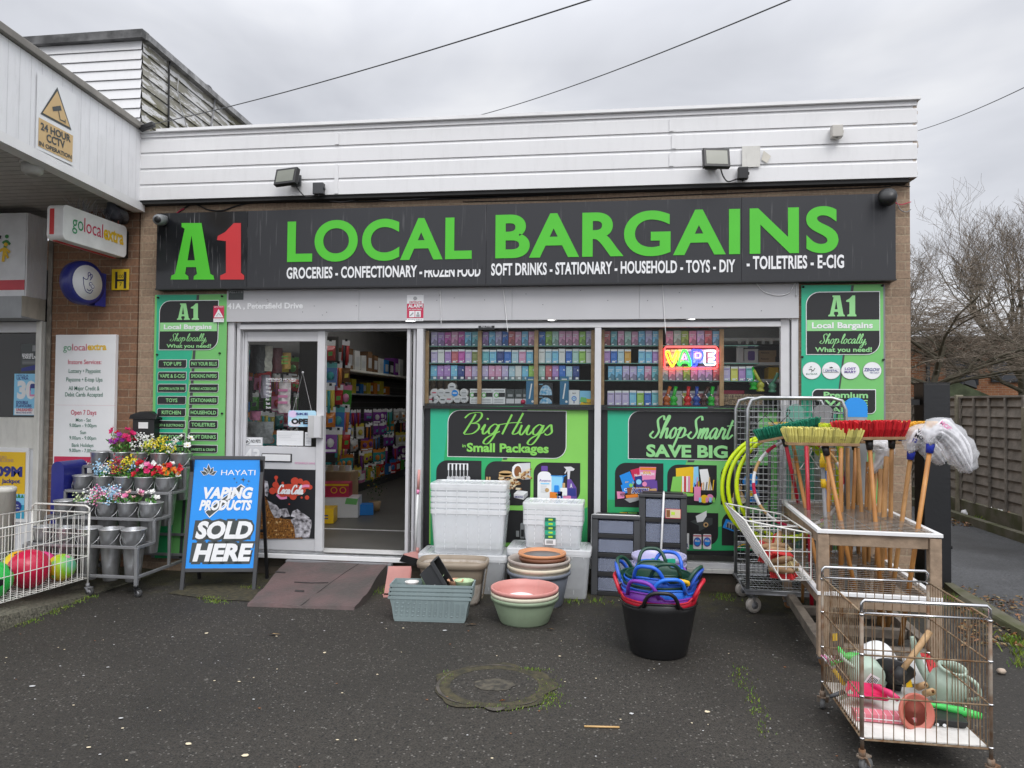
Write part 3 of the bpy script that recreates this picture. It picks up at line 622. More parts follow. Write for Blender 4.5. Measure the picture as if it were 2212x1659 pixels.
a.text('FROZEN FOOD', 917, 598, 1038, 20.5, C_WHT, 2, .035); a.rect(914, 575, 1041, 581.5, M_SIGN, 3)
a.build('worn_lettering', sg)
# ------------------------------------------------------------------ side panels
def plate(a, x0, y0, x1, y1, r, w, lay=2): a.frame(x0, y0, x1, y1, w, C_WHT, C_BLK, lay, (r, 0, r, 0))
def panel_top(a, kx, ky, s, P):
    f = lambda x, y: (kx+(x-360)*s, ky+(y-175)*s)
    x0, y0 = f(360, 175); x1, y1 = f(1180, 868); plate(a, x0, y0, x1, y1, 150*s, 9*s)
    q = f(605, 215); q2 = f(915, 445); a.logo(*q, *q2, C_MINT, C_MINT, 4)
    q = f(370, 485); q2 = f(1168, 603); a.rect(*q, *q2, C_MINT, 4); q = f(425, 575); q2 = f(1095, 575); a.text('Local Bargains', q[0], q[1], q2[0], 60*s, C_WHT, 5, .03)
    q = f(515, 745); q2 = f(1030, 745); a.script('Shop locally,', q[0], q[1], q2[0], 52*s, C_MINT, 4, .16, .25)
    q = f(460, 835); q2 = f(1085, 835); a.text('What you need!', q[0], q[1], q2[0], 48*s, C_MINT, 4, .025)
def green_panel(name, label, u0, v0, u1, zb, stripe, lim):
    t = thing(name, label, 'sign', (py(u0, v0).x, 0, zb))
    x0 = py(u0, v0, -.03).x; x1 = py(u1, v0, -.03).x; z1 = py(u0, v0, -.03).z
    b = MB(); b.box(x0, x1, -.028, -.001, zb, z1, M_GREY); b.build('backing', t, world=True)
    return t
pl = green_panel('wall_panel', 'tall green panel sign listing goods on dark buttons beside the door', 338, 636, 486, .12, 0, 0)
a = Art(-.0295, 0, 1000, 1659/1020)
a.rect(1005, 285, 1443, 1990, C_LGR, 0); a.poly([(1017, 285), (1290, 285), (1195, 1080), (1095, 1990), (1003, 1990), (1008, 1000)], C_TEAL, .5); a.poly([(1275, 285), (1292, 285), (1180, 1990), (1160, 1990)], C_STR, .8); a.poly([(1005, 1500), (1120, 1500), (1080, 1990), (1003, 1990)], C_GR2, .7)
panel_top(a, 1036, 322, .462, 0)
LST = [('TOP UPS', 'PAY YOUR BILLS'), ('VAPE & E-CIG', 'SMOKING PAPERS'), ('LIGHTERS & FILTER TIPS', 'MOBILE ACCESSORIES'), ('TOYS', 'STATIONARIES'), ('KITCHEN', 'HOUSEHOLD'), ('DIY & ELECTRONICS', 'TOILETRIES'), ('PET FOOD', 'SOFT DRINKS'), ('GROCERIES', 'SWEETS & CRISPS'), ('FRESH FOOD', 'FROZEN FOOD')]
for i, (p, q) in enumerate(LST):
    y = 703+i*78.7
    for x0, x1, s in ((1026-i*1.6, 1212-i*1.6, p), (1228-i*.7, 1420-i*1.2, q)):
        a.frame(x0, y, x1, y+57, 3.5, C_SLV, C_BLK, 2, (14, 0, 14, 0)); a.text(s, x0+14, y+39, x1-12, 22 if len(s) < 15 else 15, C_MINT, 4, .02, align='C')
a.build('artwork', pl)
pr = green_panel('wall_panel', 'tall green panel sign with four white round vape logos by the end pier', 1733, 617, 1912, .15, 0, 0)
a = Art(-.0295, 3080, 1100, 2.765)
a.rect(312, 100, 1228, 3220, C_LGR, 0); a.poly([(312, 100), (862, 100), (720, 1250), (560, 3220), (312, 3220)], C_TEAL, .5); a.poly([(862, 100), (892, 100), (738, 1250), (580, 3220), (560, 3220), (720, 1250)], C_STR, .8)
panel_top(a, 360, 175, 1.0, 1)
for x, s1, s2 in ((425, '', 'ELFBAR'), (638, 'CRYSTAL', ''), (850, 'LOST', 'MARY'), (1090, 'ZEGO', 'NIC SALT')):
    a.disc(x, 1042, 104, C_GRY, 2, ry=97); a.disc(x, 1042, 100, C_WHT, 3, ry=93)
    if s2 == 'ELFBAR':
        a.text(s2, x-62, 1086, x+62, 16, C_DGN, 4, 0); a.stroke([(x-35, 1035), (x-10, 1025), (x+10, 1045), (x+35, 1015)], 7, C_STR, 4); a.stroke([(x-20, 1010), (x-10, 995), (x, 1005)], 5, C_STR, 4); a.stroke([(x-5, 1060), (x+5, 1035)], 5, C_STR, 4)
    elif s1 == 'CRYSTAL':
        a.frame(x-90, 1022, x+88, 1062, 4, C_GRY, C_WHT, 4); a.text(s1, x-70, 1052, x+72, 20, C_NAVY, 6, .02); a.poly([(x-16, 1014), (x-18, 1000), (x-8, 1006), (x, 996), (x+8, 1006), (x+18, 1000), (x+16, 1014)], C_BLK, 4)
    elif s1 == 'LOST': a.text(s1, x-62, 1034, x+60, 26, C_PUR, 4, .02); a.text(s2, x-66, 1069, x+64, 26, C_PUR, 4, .02)
    else: a.text(s1, x-92, 1047, x+40, 32, C_NAVY, 4, .02, .15); a.text(s2, x-25, 1072, x+78, 14, C_NAVY, 4, .01); [a.rect(x+45, 1018+k*11, x+84-k*6, 1023+k*11, C_NAVY, 4) for k in range(3)]
plate(a, 428, 1243, 1133, 1520, 60, 9); a.text('Premium', 555, 1340, 1043, 62, C_MINT, 4, .03); a.text('VAPE', 560, 1425, 1040, 60, C_MINT, 4, .03); a.text('RANGE', 560, 1495, 1040, 50, C_MINT, 4, .03)
a.build('artwork', pr)
for par, pts in ((pl, ((342, 643), (480, 640), (340, 766), (475, 763), (480, 893), (336, 905))), (pr, ((1735, 620), (1906, 617), (1733, 771), (1908, 777)))):
    for u, v in pts: q = py(u, v, -.033); s = MB(); s.cyl((q.x, -.03, q.z), (q.x, -.046, q.z), .009, M_BLACK, 10); s.build('fixing', par, world=True)
# ------------------------------------------------------------------ window posters
def poster_base(name, label, u0, v0, u1, v1):
    t = thing(name, label, 'poster', (py(u0, v1, .05).x, .05, .3)); return t
p1 = poster_base('window_poster', 'green window poster reading Big Hugs in Small Packages with goods pictures', 918, 882, 1282, 1195)
a = Art(.055, 1600, 1200, 2.0738)
a.rect(192, 874, 1592, 2120, C_BLK, 0); a.rect(240, 868, 1535, 2050, C_LIME, 1)
a.poly([(240, 868), (1005, 868), (830, 1310), (760, 1480), (640, 2050), (240, 2050)], C_GR2, 1.5); a.poly([(240, 868), (400, 868), (330, 1500), (240, 1700)], C_TEAL, 1.8); a.poly([(1005, 868), (1052, 868), (870, 1310), (835, 1310)], C_STR, 1.8); a.poly([(900, 2050), (1100, 1960), (1535, 1700), (1535, 2050)], C_GR2, 1.7)
plate(a, 383, 897, 1362, 1303, 100, 6, 2)
a.script('Big Hugs', 500, 1095, 1250, 82, C_LIME, 4, .17, .25); a.text('in', 503, 1206, 531, 26, C_LIME, 4, .02); a.text('Small Packages', 540, 1240, 1216, 66, C_LIME, 4, .035)
def tile(a, x0, y0, x1, y1, lay=2): a.rect(x0, y0, x1, y1, C_BLK, lay, (90, 0, 90, 0))
tile(a, 288, 1312, 658, 1690); tile(a, 690, 1320, 1064, 1690); tile(a, 1092, 1330, 1475, 1660); tile(a, 288, 1720, 658, 2000); tile(a, 690, 1720, 1064, 2000); tile(a, 1092, 1700, 1475, 2000)
a.rect(385, 1338, 552, 1348, C_SLV, 4)
for i, x in enumerate((390, 422, 454, 486, 516, 546)):
    a.rect(x-6, 1340, x+6, 1395, C_WHT, 5); a.rect(x-3, 1395, x+3, 1450, C_SLV, 4); a.disc(x, 1462, 14+i % 3*5, C_SLV, 4, 12, 20)
a.disc(860, 1420, 55, C_TAN, 4, 20, 20); a.rect(806, 1420, 915, 1450, C_TAN, 4); a.poly([(915, 1370), (960, 1340), (1064, 1335), (1064, 1470), (1000, 1475), (930, 1440)], C_SLV, 4); a.disc(955, 1405, 42, C_WHT, 5, 20, 62); a.disc(962, 1408, 30, C_BRN, 6, 20, 48)
random.seed(3)
for i in range(46):
    x = random.uniform(770, 1000); y = random.uniform(1450, 1550)
    if i > 36: x, y = random.uniform(985, 1060), random.uniform(1380, 1460)
    an = random.uniform(-.8, .5); dx, dy = 22*math.cos(an), 22*math.sin(an); a.poly([(x-dx-dy*.4, y-dy+dx*.4), (x+dx-dy*.4, y+dy+dx*.4), (x+dx+dy*.4, y+dy-dx*.4), (x-dx+dy*.4, y-dy-dx*.4)], random.choice((C_IVO, C_TAN, C_IVO)), 6.2+i*.05); a.disc(x+dx, y+dy, 7, C_BRN, 8.7+i*.02, 8)
for x in (700, 722): a.rect(x, 1450, x+14, 1510, C_TAN, 4)
a.poly([(928, 1590), (960, 1560), (1044, 1572), (1010, 1602)], C_WHT, 4); a.poly([(928, 1590), (1010, 1602), (1010, 1640), (930, 1622)], C_SLV, 4); a.poly([(1010, 1602), (1044, 1572), (1044, 1605), (1010, 1640)], C_GRY, 4); a.text('SMOKING', 935, 1622, 1004, 14, C_NAVY, 5, .02); a.poly([(850, 1575), (895, 1568), (905, 1612), (855, 1622)], C_DGN, 4)
a.rect(1155, 1360, 1208, 1402, C_PUR, 4, (8, 8, 0, 0)); a.rect(1125, 1405, 1238, 1640, C_WHT, 4, (45, 45, 14, 14)); a.text('Aveeno', 1138, 1490, 1232, 22, C_PUR, 5, .0); a.rect(1150, 1500, 1222, 1512, C_SKY, 5); [a.rect(1150, 1525+k*16, 1200, 1529+k*16, C_GRY, 5) for k in range(4)]; a.disc(1203, 1560, 17, C_TAN, 5, 12)
a.poly([(1232, 1440), (1330, 1440), (1345, 1640), (1240, 1640)], C_SKY, 3.5); a.stroke([(1232, 1440), (1330, 1445), (1362, 1438), (1340, 1450), (1330, 1520)], 6, C_BLUE, 5)
for x0, y0, x1, y1, m in ((1225, 1575, 1285, 1640, C_ORG), (1262, 1520, 1300, 1580, C_BLUE), (1290, 1570, 1328, 1640, C_NAVY), (1312, 1540, 1368, 1610, C_WHT), (1330, 1500, 1352, 1540, C_TAN), (1335, 1605, 1400, 1640, C_PNK), (1278, 1590, 1326, 1606, C_LGR)): a.rect(x0, y0, x1, y1, m, 5.5, (6, 6, 3, 3))
a.text('2', 1298, 1632, 1316, 22, C_WHT, 6, .03)
a.poly([(1340, 1368), (1400, 1366), (1432, 1385), (1420, 1400), (1395, 1402), (1388, 1470), (1372, 1470), (1370, 1400), (1352, 1425), (1346, 1420), (1362, 1390)], C_SLV, 5); a.poly([(1370, 1470), (1400, 1470), (1445, 1540), (1448, 1640), (1365, 1640)], C_PUR, 4.5); a.poly([(1376, 1545), (1440, 1545), (1440, 1610), (1376, 1610)], C_NAVY, 5); a.text('A', 1392, 1540, 1412, 34, C_WHT, 6, .02)
for i, (x, h, m) in enumerate(((1085, 70, C_WHT), (1105, 95, C_PNK), (1128, 85, C_BLK), (1148, 90, C_WHT))): pass
for i, (x, h, m, c) in enumerate(((1060-60, 130, C_BLK, C_GRY), (1040, 150, C_PNK, C_WHT), (960, 120, C_GRY, C_BLK))): a.rect(x-17, 1960-h, x+17, 1960, c, 4, (12, 12, 3, 3)); a.rect(x-12, 1960-h+55, x+12, 1945, m, 5)
a.build('artwork', p1)
p2 = poster_base('window_poster', 'green window poster reading Shop Smart Save Big with sweets and stationery pictures', 1305, 882, 1683, 1195)
a = Art(.055, 2350, 1200, 2.0738)
a.rect(92, 872, 1570, 2120, C_BLK, 0); a.rect(148, 876, 1545, 2060, C_LGR, 1)
a.poly([(148, 876), (975, 876), (800, 1320), (740, 1480), (600, 2060), (148, 2060)], C_TEAL, 1.5); a.poly([(148, 1640), (700, 1640), (900, 1900), (1545, 1760), (1545, 2060), (148, 2060)], C_GR2, 1.7); a.poly([(975, 876), (1027, 876), (860, 1330), (805, 1330)], C_STR, 1.9); 
plate(a, 317, 902, 1392, 1322, 100, 6, 2)
a.script('Shop Smart', 500, 1130, 1170, 88, C_MINT, 4, .17, .25); a.text('SAVE BIG !', 466, 1280, 1230, 92, C_MINT, 4, .04)
tile(a, 208, 1333, 607, 1710); tile(a, 640, 1348, 1048, 1690); tile(a, 1080, 1350, 1480, 1690); tile(a, 208, 1735, 607, 2040); tile(a, 640, 1740, 1060, 2020); tile(a, 1090, 1740, 1500, 2030)
def bag(pts, m, lay, t=None, tm=None):
    a.poly(pts, m, lay)
    if t: a.text(t, pts[3][0]+8, (pts[0][1]+pts[3][1])/2+12, pts[2][0]-8, 22, tm or C_WHT, lay+.4, .03)
bag([(245, 1440), (330, 1405), (372, 1500), (285, 1560)], C_BLUE, 4, 'SOUR', C_YEL); bag([(335, 1395), (410, 1375), (430, 1450), (362, 1480)], C_CRED, 4.3, 'Nuts'); bag([(410, 1368), (548, 1370), (540, 1480), (410, 1480)], C_PNK, 4.6, 'PUNCH'); a.rect(415, 1372, 545, 1395, C_ORG, 5.2); a.text('SOUR', 440, 1424, 505, 20, C_YEL, 5.4, .03); bag([(370, 1450), (430, 1440), (438, 1530), (385, 1545)], C_NAVY, 5, None); a.disc(404, 1492, 22, C_SKY, 5.5); bag([(255, 1520), (350, 1480), (370, 1570), (275, 1590)], C_BLUE, 5, 'CHIC', C_WHT); bag([(445, 1475), (540, 1470), (545, 1540), (455, 1550)], C_PUR, 5.2, None); a.disc(452, 1510, 20, C_PNK, 6, 14); a.disc(340, 1520, 16, C_LIME, 6, 14); bag([(500, 1490), (555, 1480), (560, 1560), (510, 1570)], C_PUR, 6)
a.poly([(305, 1540), (495, 1530), (500, 1580), (312, 1592)], C_BRN, 6.5); a.text('SNICKERS', 345, 1580, 478, 34, C_NAVY, 7.6, .045, .2); a.text('SNICKERS', 341, 1582, 482, 38, C_WHT, 7, .09, .2)
bag([(222, 1570), (290, 1575), (285, 1625), (228, 1632)], C_PNK, 6.6, None); a.text('HER', 250, 1610, 290, 30, C_BLK, 7, .02); bag([(295, 1600), (395, 1590), (400, 1618), (300, 1625)], C_ORG, 6.4); a.poly([(285, 1635), (400, 1600), (590, 1570), (585, 1590), (330, 1665)], C_GRY, 5.8); bag([(490, 1550), (550, 1545), (555, 1590), (500, 1595)], C_TAN, 6.8)
a.poly([(710, 1380), (840, 1368), (858, 1370), (850, 1580), (715, 1570)], C_YEL, 4); a.poly([(858, 1368), (895, 1366), (900, 1480), (852, 1540)], C_SKY, 4.2); a.poly([(905, 1390), (972, 1385), (1010, 1560), (930, 1570)], C_WHT, 4.4); a.poly([(685, 1450), (760, 1445), (752, 1572), (665, 1572)], C_LIME, 5); [a.rect(762+k*17, 1445, 776+k*17, 1575, (C_WHT, C_CRED, C_WHT, C_PNK)[k], 5) for k in range(4)]
for k in range(9): x = 862+k*19; a.stroke([(x, 1560), (x+random.uniform(-14, 14), 1460+random.uniform(-10, 40))], 7, (C_BLUE, C_PNK, C_YEL, C_ORG, C_TAN, C_BLK, C_YEL, C_TAN, C_YEL)[k], 6+k*.05, False)
a.rect(860, 1530, 915, 1650, C_PNK, 7, (8, 8, 8, 8)); a.rect(925, 1560, 1030, 1590, C_BLK, 7); a.disc(945, 1632, 34, C_YEL, 7.4); a.disc(990, 1622, 30, C_PNK, 7.2); [a.rect(900+k*28, 1620, 920+k*28, 1660, (C_SKY, C_YEL, C_PNK, C_SKY, C_LIME)[k], 7.8) for k in range(5)]; a.poly([(640, 1580), (770, 1575), (860, 1590), (850, 1610), (650, 1612)], C_LIME, 5)
a.disc(1225, 1540, 32, C_TAN, 4); a.disc(1204, 1516, 11, C_TAN, 4); a.disc(1248, 1518, 11, C_TAN, 4); a.disc(1224, 1605, 45, C_TAN, 4.2); a.disc(1190, 1645, 26, C_IVO, 4.4); a.disc(1262, 1645, 26, C_IVO, 4.4); a.disc(1226, 1550, 14, C_IVO, 4.6); a.disc(1226, 1545, 5, C_BLK, 5); a.disc(1330, 1480, 60, C_BLUE, 4); a.disc(1290, 1490, 30, C_BLUE, 4.1); a.disc(1340, 1600, 60, C_BLUE, 4.1); a.disc(1320, 1590, 30, C_YEL, 4.5)
a.k = .54216/2.765; a.ox = 2350; a.oy = 1900
a.poly([(1105, 490), (1210, 450), (1350, 450), (1200, 535)], C_STR, 4); a.poly([(1105, 490), (1200, 535), (1200, 600), (1110, 560)], C_BLK, 4); a.poly([(1200, 535), (1350, 450), (1350, 520), (1200, 600)], C_STR, 4.2); a.poly([(1165, 430), (1285, 370), (1285, 430), (1245, 490), (1180, 500)], C_WHT, 5); a.disc(1277, 525, 28, C_TAN, 5, 10); a.disc(1277, 525, 14, C_BLK, 5.4, 10)
for x in (1138, 1246): a.rect(x, 628, x+90, 795, C_WHT, 4, (14, 14, 14, 14)); a.disc(x+45, 715, 42, C_PUR, 5, 20, 52); a.disc(x+45, 715, 32, C_BLUE, 5.5, 20, 40); a.text('Multi', x+20, 712, x+70, 22, C_WHT, 6, .02); a.rect(x, 640, x+90, 655, C_CRED, 5)
a.rect(1060, 618, 1092, 795, C_WHT, 4); a.text('A', 1060, 780, 1086, 50, C_NAVY, 5, .02)
a.poly([(1500, 460), (1650, 520), (1610, 610), (1460, 555)], C_BLUE, 4); a.poly([(1520, 490), (1630, 530), (1605, 590), (1495, 545)], C_GRY, 5); [a.rect(1510+k*28, 510+k*10, 1526+k*28, 560+k*10, C_BLK, 5.5) for k in range(4)]; a.rect(1600, 700, 1800, 760, C_GRY, 4); a.stroke([(1600, 790), (1700, 740), (1800, 790)], 12, C_YEL, 5)
a.rect(330, 390, 410, 520, C_YEL, 4); a.rect(420, 390, 520, 450, C_LIME, 4); a.text('Takis', 360, 690, 440, 60, C_WHT, 5, .02, .1); a.rect(350, 560, 450, 720, C_PUR, 4); a.rect(640, 570, 740, 760, C_CRED, 4); a.rect(880, 620, 960, 780, C_WHT, 4)
a.build('artwork', p2)
# poster on the door: red splash logo over an iced cola glass
dp = thing('door_poster', 'black cola poster with red splash and white script on the door', 'poster', (-3.1, .06, .35))
a = Art(.063, 1000, 1700, 2.0743)
a.rect(-30, 345, 540, 925, C_BLK, 1)
C_SPL = K('splash_red', (.55, .06, .03))
a.disc(325, 525, 130, C_SPL, 2, 26, 52)
for x, y, r in ((210, 420, 16), (205, 480, 26), (180, 530, 28), (365, 452, 34), (410, 450, 22), (455, 480, 36), (490, 500, 20), (465, 585, 18), (265, 465, 11), (420, 585, 9), (250, 575, 26), (350, 575, 30), (318, 640, 6)): a.disc(x, y, r, C_SPL, 2+r*.01, 14)
a.stroke([(210, 420), (215, 470), (245, 500)], 14, C_SPL, 2.6); a.stroke([(400, 510), (440, 490), (485, 490)], 20, C_PNK, 2.8); a.stroke([(215, 560), (250, 590), (300, 585)], 18, C_PNK, 2.8)
a.script('Coca-Cola', 222, 552, 430, 36, C_WHT, 4, .30, .3)
M_COLA = mat('print_cola', (.34, .15, .03), .5, vs=60, col2=(.06, .018, .004)); M_ICE = mat('print_ice', (.62, .60, .64), .5, vs=24, col2=(.05, .045, .05))
a.poly([(-30, 540), (100, 560), (150, 620), (180, 720), (260, 760), (360, 770), (400, 830), (430, 925), (-30, 925)], M_COLA, 2); a.poly([(100, 440), (140, 450), (152, 520), (140, 580), (105, 560)], M_ICE, 3); a.poly([(140, 610), (215, 650), (265, 720), (235, 755), (195, 750), (160, 680)], M_ICE, 3); a.poly([(240, 680), (300, 672), (325, 740), (270, 750)], M_ICE, 3.2); a.poly([(345, 700), (385, 680), (490, 755), (440, 770), (330, 740)], M_ICE, 3.1); a.poly([(330, 770), (400, 735), (500, 770), (505, 800), (485, 915), (370, 915), (360, 830)], M_ICE, 3.4)
for i in range(40): a.disc(random.uniform(60, 350), random.uniform(780, 915), random.uniform(3, 9), C_TAN if i % 2 else C_BRN, 3.6+i*.01, 8)
a.build('artwork', dp)
# writing on the shutter housing and its stickers
a = Art(-.0305, 700, 1150, 2.44); a.text('41A , Petersfield Drive', 503, 197, 1237, 52, C_WHT, 1, .03); a.build('lettering', shop)
def sticker(name, label, y, win, rects, texts, extra=None):
    a = Art(y, *win)
    for r in rects: a.rect(*r)
    for t in texts: a.text(*t)
    if extra: extra(a)
    x = sum(v.x for v in a.mb.v)/len(a.mb.v); z = min(v.z for v in a.mb.v); x0, x1 = min(v.x for v in a.mb.v), max(v.x for v in a.mb.v); z1 = max(v.z for v in a.mb.v)
    a.mb.box(x0, x1, y-.0015, y-.0003, z, z1, C_WHT); return single(a.mb, name, label, 'sticker')
sticker('maker_plate', 'small black maker plate under the sign above the street name', -.0305, (700, 1150, 2.44), [(515, 22, 660, 108, C_STR, 1)], [('ALLTITE', 522, 44, 655, 24, C_GRY, 2, .02)])
sticker('maker_plate', 'tiny black and silver maker plate on the rail above the windows', -.001, (1600, 1200, 2.0738), [(635, 203, 768, 235, C_BLK, 1)], [('ALLTITE', 655, 217, 745, 12, C_SLV, 2, .02)])
sticker('alarm_sticker', 'white and red alarm sticker on the shutter housing', -.0305, (850, 1200, 1.8433), [(1423, -45, 1543, 18, C_WHT, 1), (1423, 18, 1543, 125, C_CRED, 1), (1423, 125, 1543, 145, C_WHT, 1), (1440, 72, 1479, 118, C_WHT, 2), (1484, 72, 1524, 118, C_WHT, 2)], [('verisure', 1438, 12, 1530, 15, C_CRED, 2, .01), ('ALARM', 1431, 47, 1537, 24, C_WHT, 2, .04), ('24/7 MONITORING', 1435, 65, 1530, 8, C_WHT, 2, .02), ('AVAILABLE', 1430, 140, 1535, 8, C_GRY, 2, 0)], lambda a: (a.disc(1483, -20, 15, C_GRY, 2, 6), a.stroke([(1446, 108), (1470, 85)], 8, C_GRY, 3, False), a.disc(1504, 88, 8, C_GRY, 3, 8), a.rect(1492, 98, 1516, 114, C_GRY, 3)))
sticker('warning_sticker', 'red camera warning sticker with white triangle on the green panel edge', -.048, (700, 1150, 2.44), [(370, 168, 470, 290, C_CRED, 1), (369, 290, 468, 325, C_WHT, 1)], [('zerovision', 376, 183, 466, 12, C_WHT, 2, .01), ('CCTV IN USE', 376, 308, 462, 9, C_GRY, 2, .01)], lambda a: (a.poly([(420, 198), (466, 280), (374, 280)], C_WHT, 2), a.stroke([(400, 268), (420, 240), (440, 262)], 6, C_GRY, 3, False)))
sticker('hours_lettering', 'white opening hours lettering on the door glass', .088, (700, 1150, 2.44), [(878, 900, 1166, 903, C_WHT, 1)], [('OPENING HOURS', 878, 893, 1166, 24, C_WHT, 1, .01)]+[(d, 878, 935+k*38.3, 878+w, 22, C_WHT, 1, .01) for k, (d, w) in enumerate(zip(('Mon', 'Tue', 'Wed', 'Thu', 'Fri', 'Sat', 'Sun'), (50, 46, 54, 46, 30, 40, 48)))]) if 0 else None
a = Art(.089, 700, 1150, 2.44); a.rect(878, 900, 1166, 904, C_WHT, 1); a.text('OPENING HOURS', 878, 893, 1166, 24, C_WHT, 1, .01)
for k, (d_, w_) in enumerate(zip(('Mon', 'Tue', 'Wed', 'Thu', 'Fri', 'Sat', 'Sun'), (50, 46, 54, 46, 30, 40, 48))): a.text(d_, 878, 935+k*38.3, 878+w_, 22, C_WHT, 1, .01)
a.build('hours_lettering', door)
sticker('pet_sticker', 'silver No Pets sticker low on the door glass', .088, (700, 1150, 2.44), [(658, 1443, 845, 1528, C_SLV, 1), (664, 1449, 839, 1522, C_WHT, 2)], [('NO PETS', 736, 1498, 828, 30, C_BLK, 3, .02)], lambda a: (a.disc(700, 1486, 30, C_GRY, 3), a.disc(700, 1486, 24, C_WHT, 4), a.stroke([(690, 1500), (700, 1475), (712, 1490)], 12, C_BLK, 5, False), a.stroke([(680, 1466), (720, 1506)], 5, C_GRY, 6, False)))
# OPEN sign hung on strings inside the door glass
a = Art(.075, 700, 1150, 2.44); os_ = thing('open_sign', 'pale blue and pink OPEN sign hung on strings behind the lock guard', 'sign', (-2.9, .07, 1.4))
a.rect(1095, 1183, 1366, 1345, K('print_ice_blue', (.45, .70, .85)), 1, (22, 22, 22, 22)); a.disc(1140, 1220, 42, K('print_lilac', (.75, .6, .85)), 1.5, 20, 34); a.disc(1160, 1310, 60, K('print_pale', (.8, .78, .85)), 1.6, 20, 30); a.disc(1290, 1310, 50, K('print_mid_blue', (.3, .6, .85)), 1.7, 20, 32)
a.text('SKE', 1170, 1227, 1288, 20, C_NAVY, 3, .03); a.text('OPEN', 1126, 1312, 1345, 46, C_BLK, 3, .06); a.build('face', os_)
s = MB(); q = [py(u, v, .08) for u, v in ((379.5+1140*.2222, 623.5+1188*.2222), (379.5+1236*.2222, 623.5+815*.2222), (379.5+1320*.2222, 623.5+1188*.2222))]; s.tube(q, .0025, M_LGREY, 4); s.ball(q[1], .012, M_LGREY, 8); s.build('string', os_, world=True)
def paper(name, label, y, win, r, lines):
    a = Art(y, *win); a.rect(*r, C_WHT, 1); [a.rect(r[0]+8, r[1]+k*14+20, r[0]+(r[2]-r[0])*random.uniform(.5, .9), r[1]+k*14+24, C_GRY, 2) for k in range(lines)]; q = a.mb
    x0, x1 = min(v.x for v in q.v), max(v.x for v in q.v); z0, z1 = min(v.z for v in q.v), max(v.z for v in q.v); q.box(x0, x1, y-.001, y-.0002, z0, z1, C_WHT); return single(q, name, label, 'notice')
paper('notice', 'white printed notice fixed low inside the door glass', .088, (700, 1150, 2.44), (985, 1380, 1240, 1528), 6)
paper('notice', 'narrow white card payment notice low inside the door glass', .088, (700, 1150, 2.44), (1258, 1395, 1318, 1528), 7)
# ------------------------------------------------------------------ signs of the neighbour
C_PAPER = C_WHT
x0, x1 = -5.372, -4.735
ib = thing('information_board', 'white information board with opening times and crimson foot on the brick wall', 'sign', (-5.05, 0, .9)); b = MB(); b.box(x0, x1, -.045, -.001, .91, 2.252, C_WHT); b.build('board', ib, world=True, bev=.003)
a = Art(-.046, 0, 1000, 1659/1020); a.rect(352, 1330, 735, 1408, C_CRED, 1); a.rect(360, 998, 750, 1001, C_CRED, 1)
a.text('golocal', 413, 645, 562, 42, C_CRED, 1, 0); a.rect(412, 590, 466, 660, C_WHT, 2); a.text('go', 413, 645, 465, 42, K('print_leaf', (.02, .28, .1)), 3, 0); a.text('extra', 567, 641, 690, 42, C_YEL, 1, .03); a.build('logo', ib)
for t, yb, xa, xb, cap, m in (('Instore Services:', 733, 442, 658, 28, C_CRED), ('Lottery • Paypoint', 790, 446, 653, 26, C_DGN), ('Payzone • E-top Ups', 845, 430, 665, 26, C_DGN), ('All Major Credit &', 902, 445, 645, 26, C_DGN), ('Debit Cards Accepted', 942, 423, 666, 26, C_DGN), ('Open 7 Days', 1060, 460, 625, 30, C_CRED), ('Mon - Sat', 1105, 492, 590, 22, C_DGN), ('9.00am - 9.00pm', 1140, 450, 626, 22, C_DGN), ('Sun', 1186, 520, 558, 22, C_DGN), ('9.00am - 9.00pm', 1221, 450, 624, 22, C_DGN), ('Bank Holidays', 1268, 466, 606, 22, C_DGN), ('9.00am - 7.00pm', 1302, 449, 622, 22, C_DGN)): a = Art(-.046, 0, 1000, 1659/1020); a.text(t, xa, yb, xb, cap, m, 1, .005); a.build('lettering', ib)
a = Art(-.046, 0, 1000, 1659/1020); a.text('www.golocalextra.co.uk', 396, 1383, 716, 24, C_WHT, 2, .02); a.build('lettering', ib)
hs = thing('hydrant_sign', 'small yellow hydrant plate with black H on the brick wall', 'sign', (-4.72, 0, 2.69)); b = MB(); b.box(-4.818, -4.636, -.012, -.001, 2.688, 2.893, mat('hydrant_yellow', (.72, .5, .01), .4, dirt=.25)); b.build('plate', hs, world=True, bev=.004)
a = Art(-.0125, 0, 1000, 1659/1020); a.rect(748, 135, 760, 243, C_BLK, 1); a.rect(804, 135, 818, 243, C_BLK, 1); a.rect(760, 184, 804, 196, C_BLK, 1); a.text('100', 764, 176, 800, 22, C_BLK, 1, 0); a.text('7', 775, 228, 790, 24, C_BLK, 1, 0); a.build('lettering', hs)
# projecting light-box sign: double sided, square to the wall
ps = thing('projecting_sign', 'white projecting light box sign with red band and green red yellow lettering', 'sign', (-4.68, -.5, 2.98))
XS = -4.625; b = MB(); pts = rr(-.905, 2.985, -.07, 3.29, .05, .04, .05, .05); n = len(pts)
b.add([(XS, y, z) for y, z in pts]+[(XS-.155, y, z) for y, z in pts], [tuple(range(n)), tuple(range(2*n-1, n-1, -1))]+[(i, n+i, n+(i+1) % n, (i+1) % n) for i in range(n)], mat('lightbox_white', (.80, .80, .79), .35)); b.build('housing', ps, world=True, bev=.004)
b = MB(); pts2 = rr(-.909, 2.981, -.066, 3.294, .052, .042, .052, .052); m2 = mat('band_red', (.6, .03, .03), .4); b.box(XS-.125, XS-.085, -.910, -.906, 3.03, 3.25, m2); b.box(XS-.125, XS-.085, -.87, -.1, 2.979, 2.984, m2); b.build('band', ps, world=True)
b = MB(); b.box(XS-.12, XS-.03, -.07, -.002, 3.0, 3.26, M_BLACK); b.build('wall_bracket', ps, world=True)
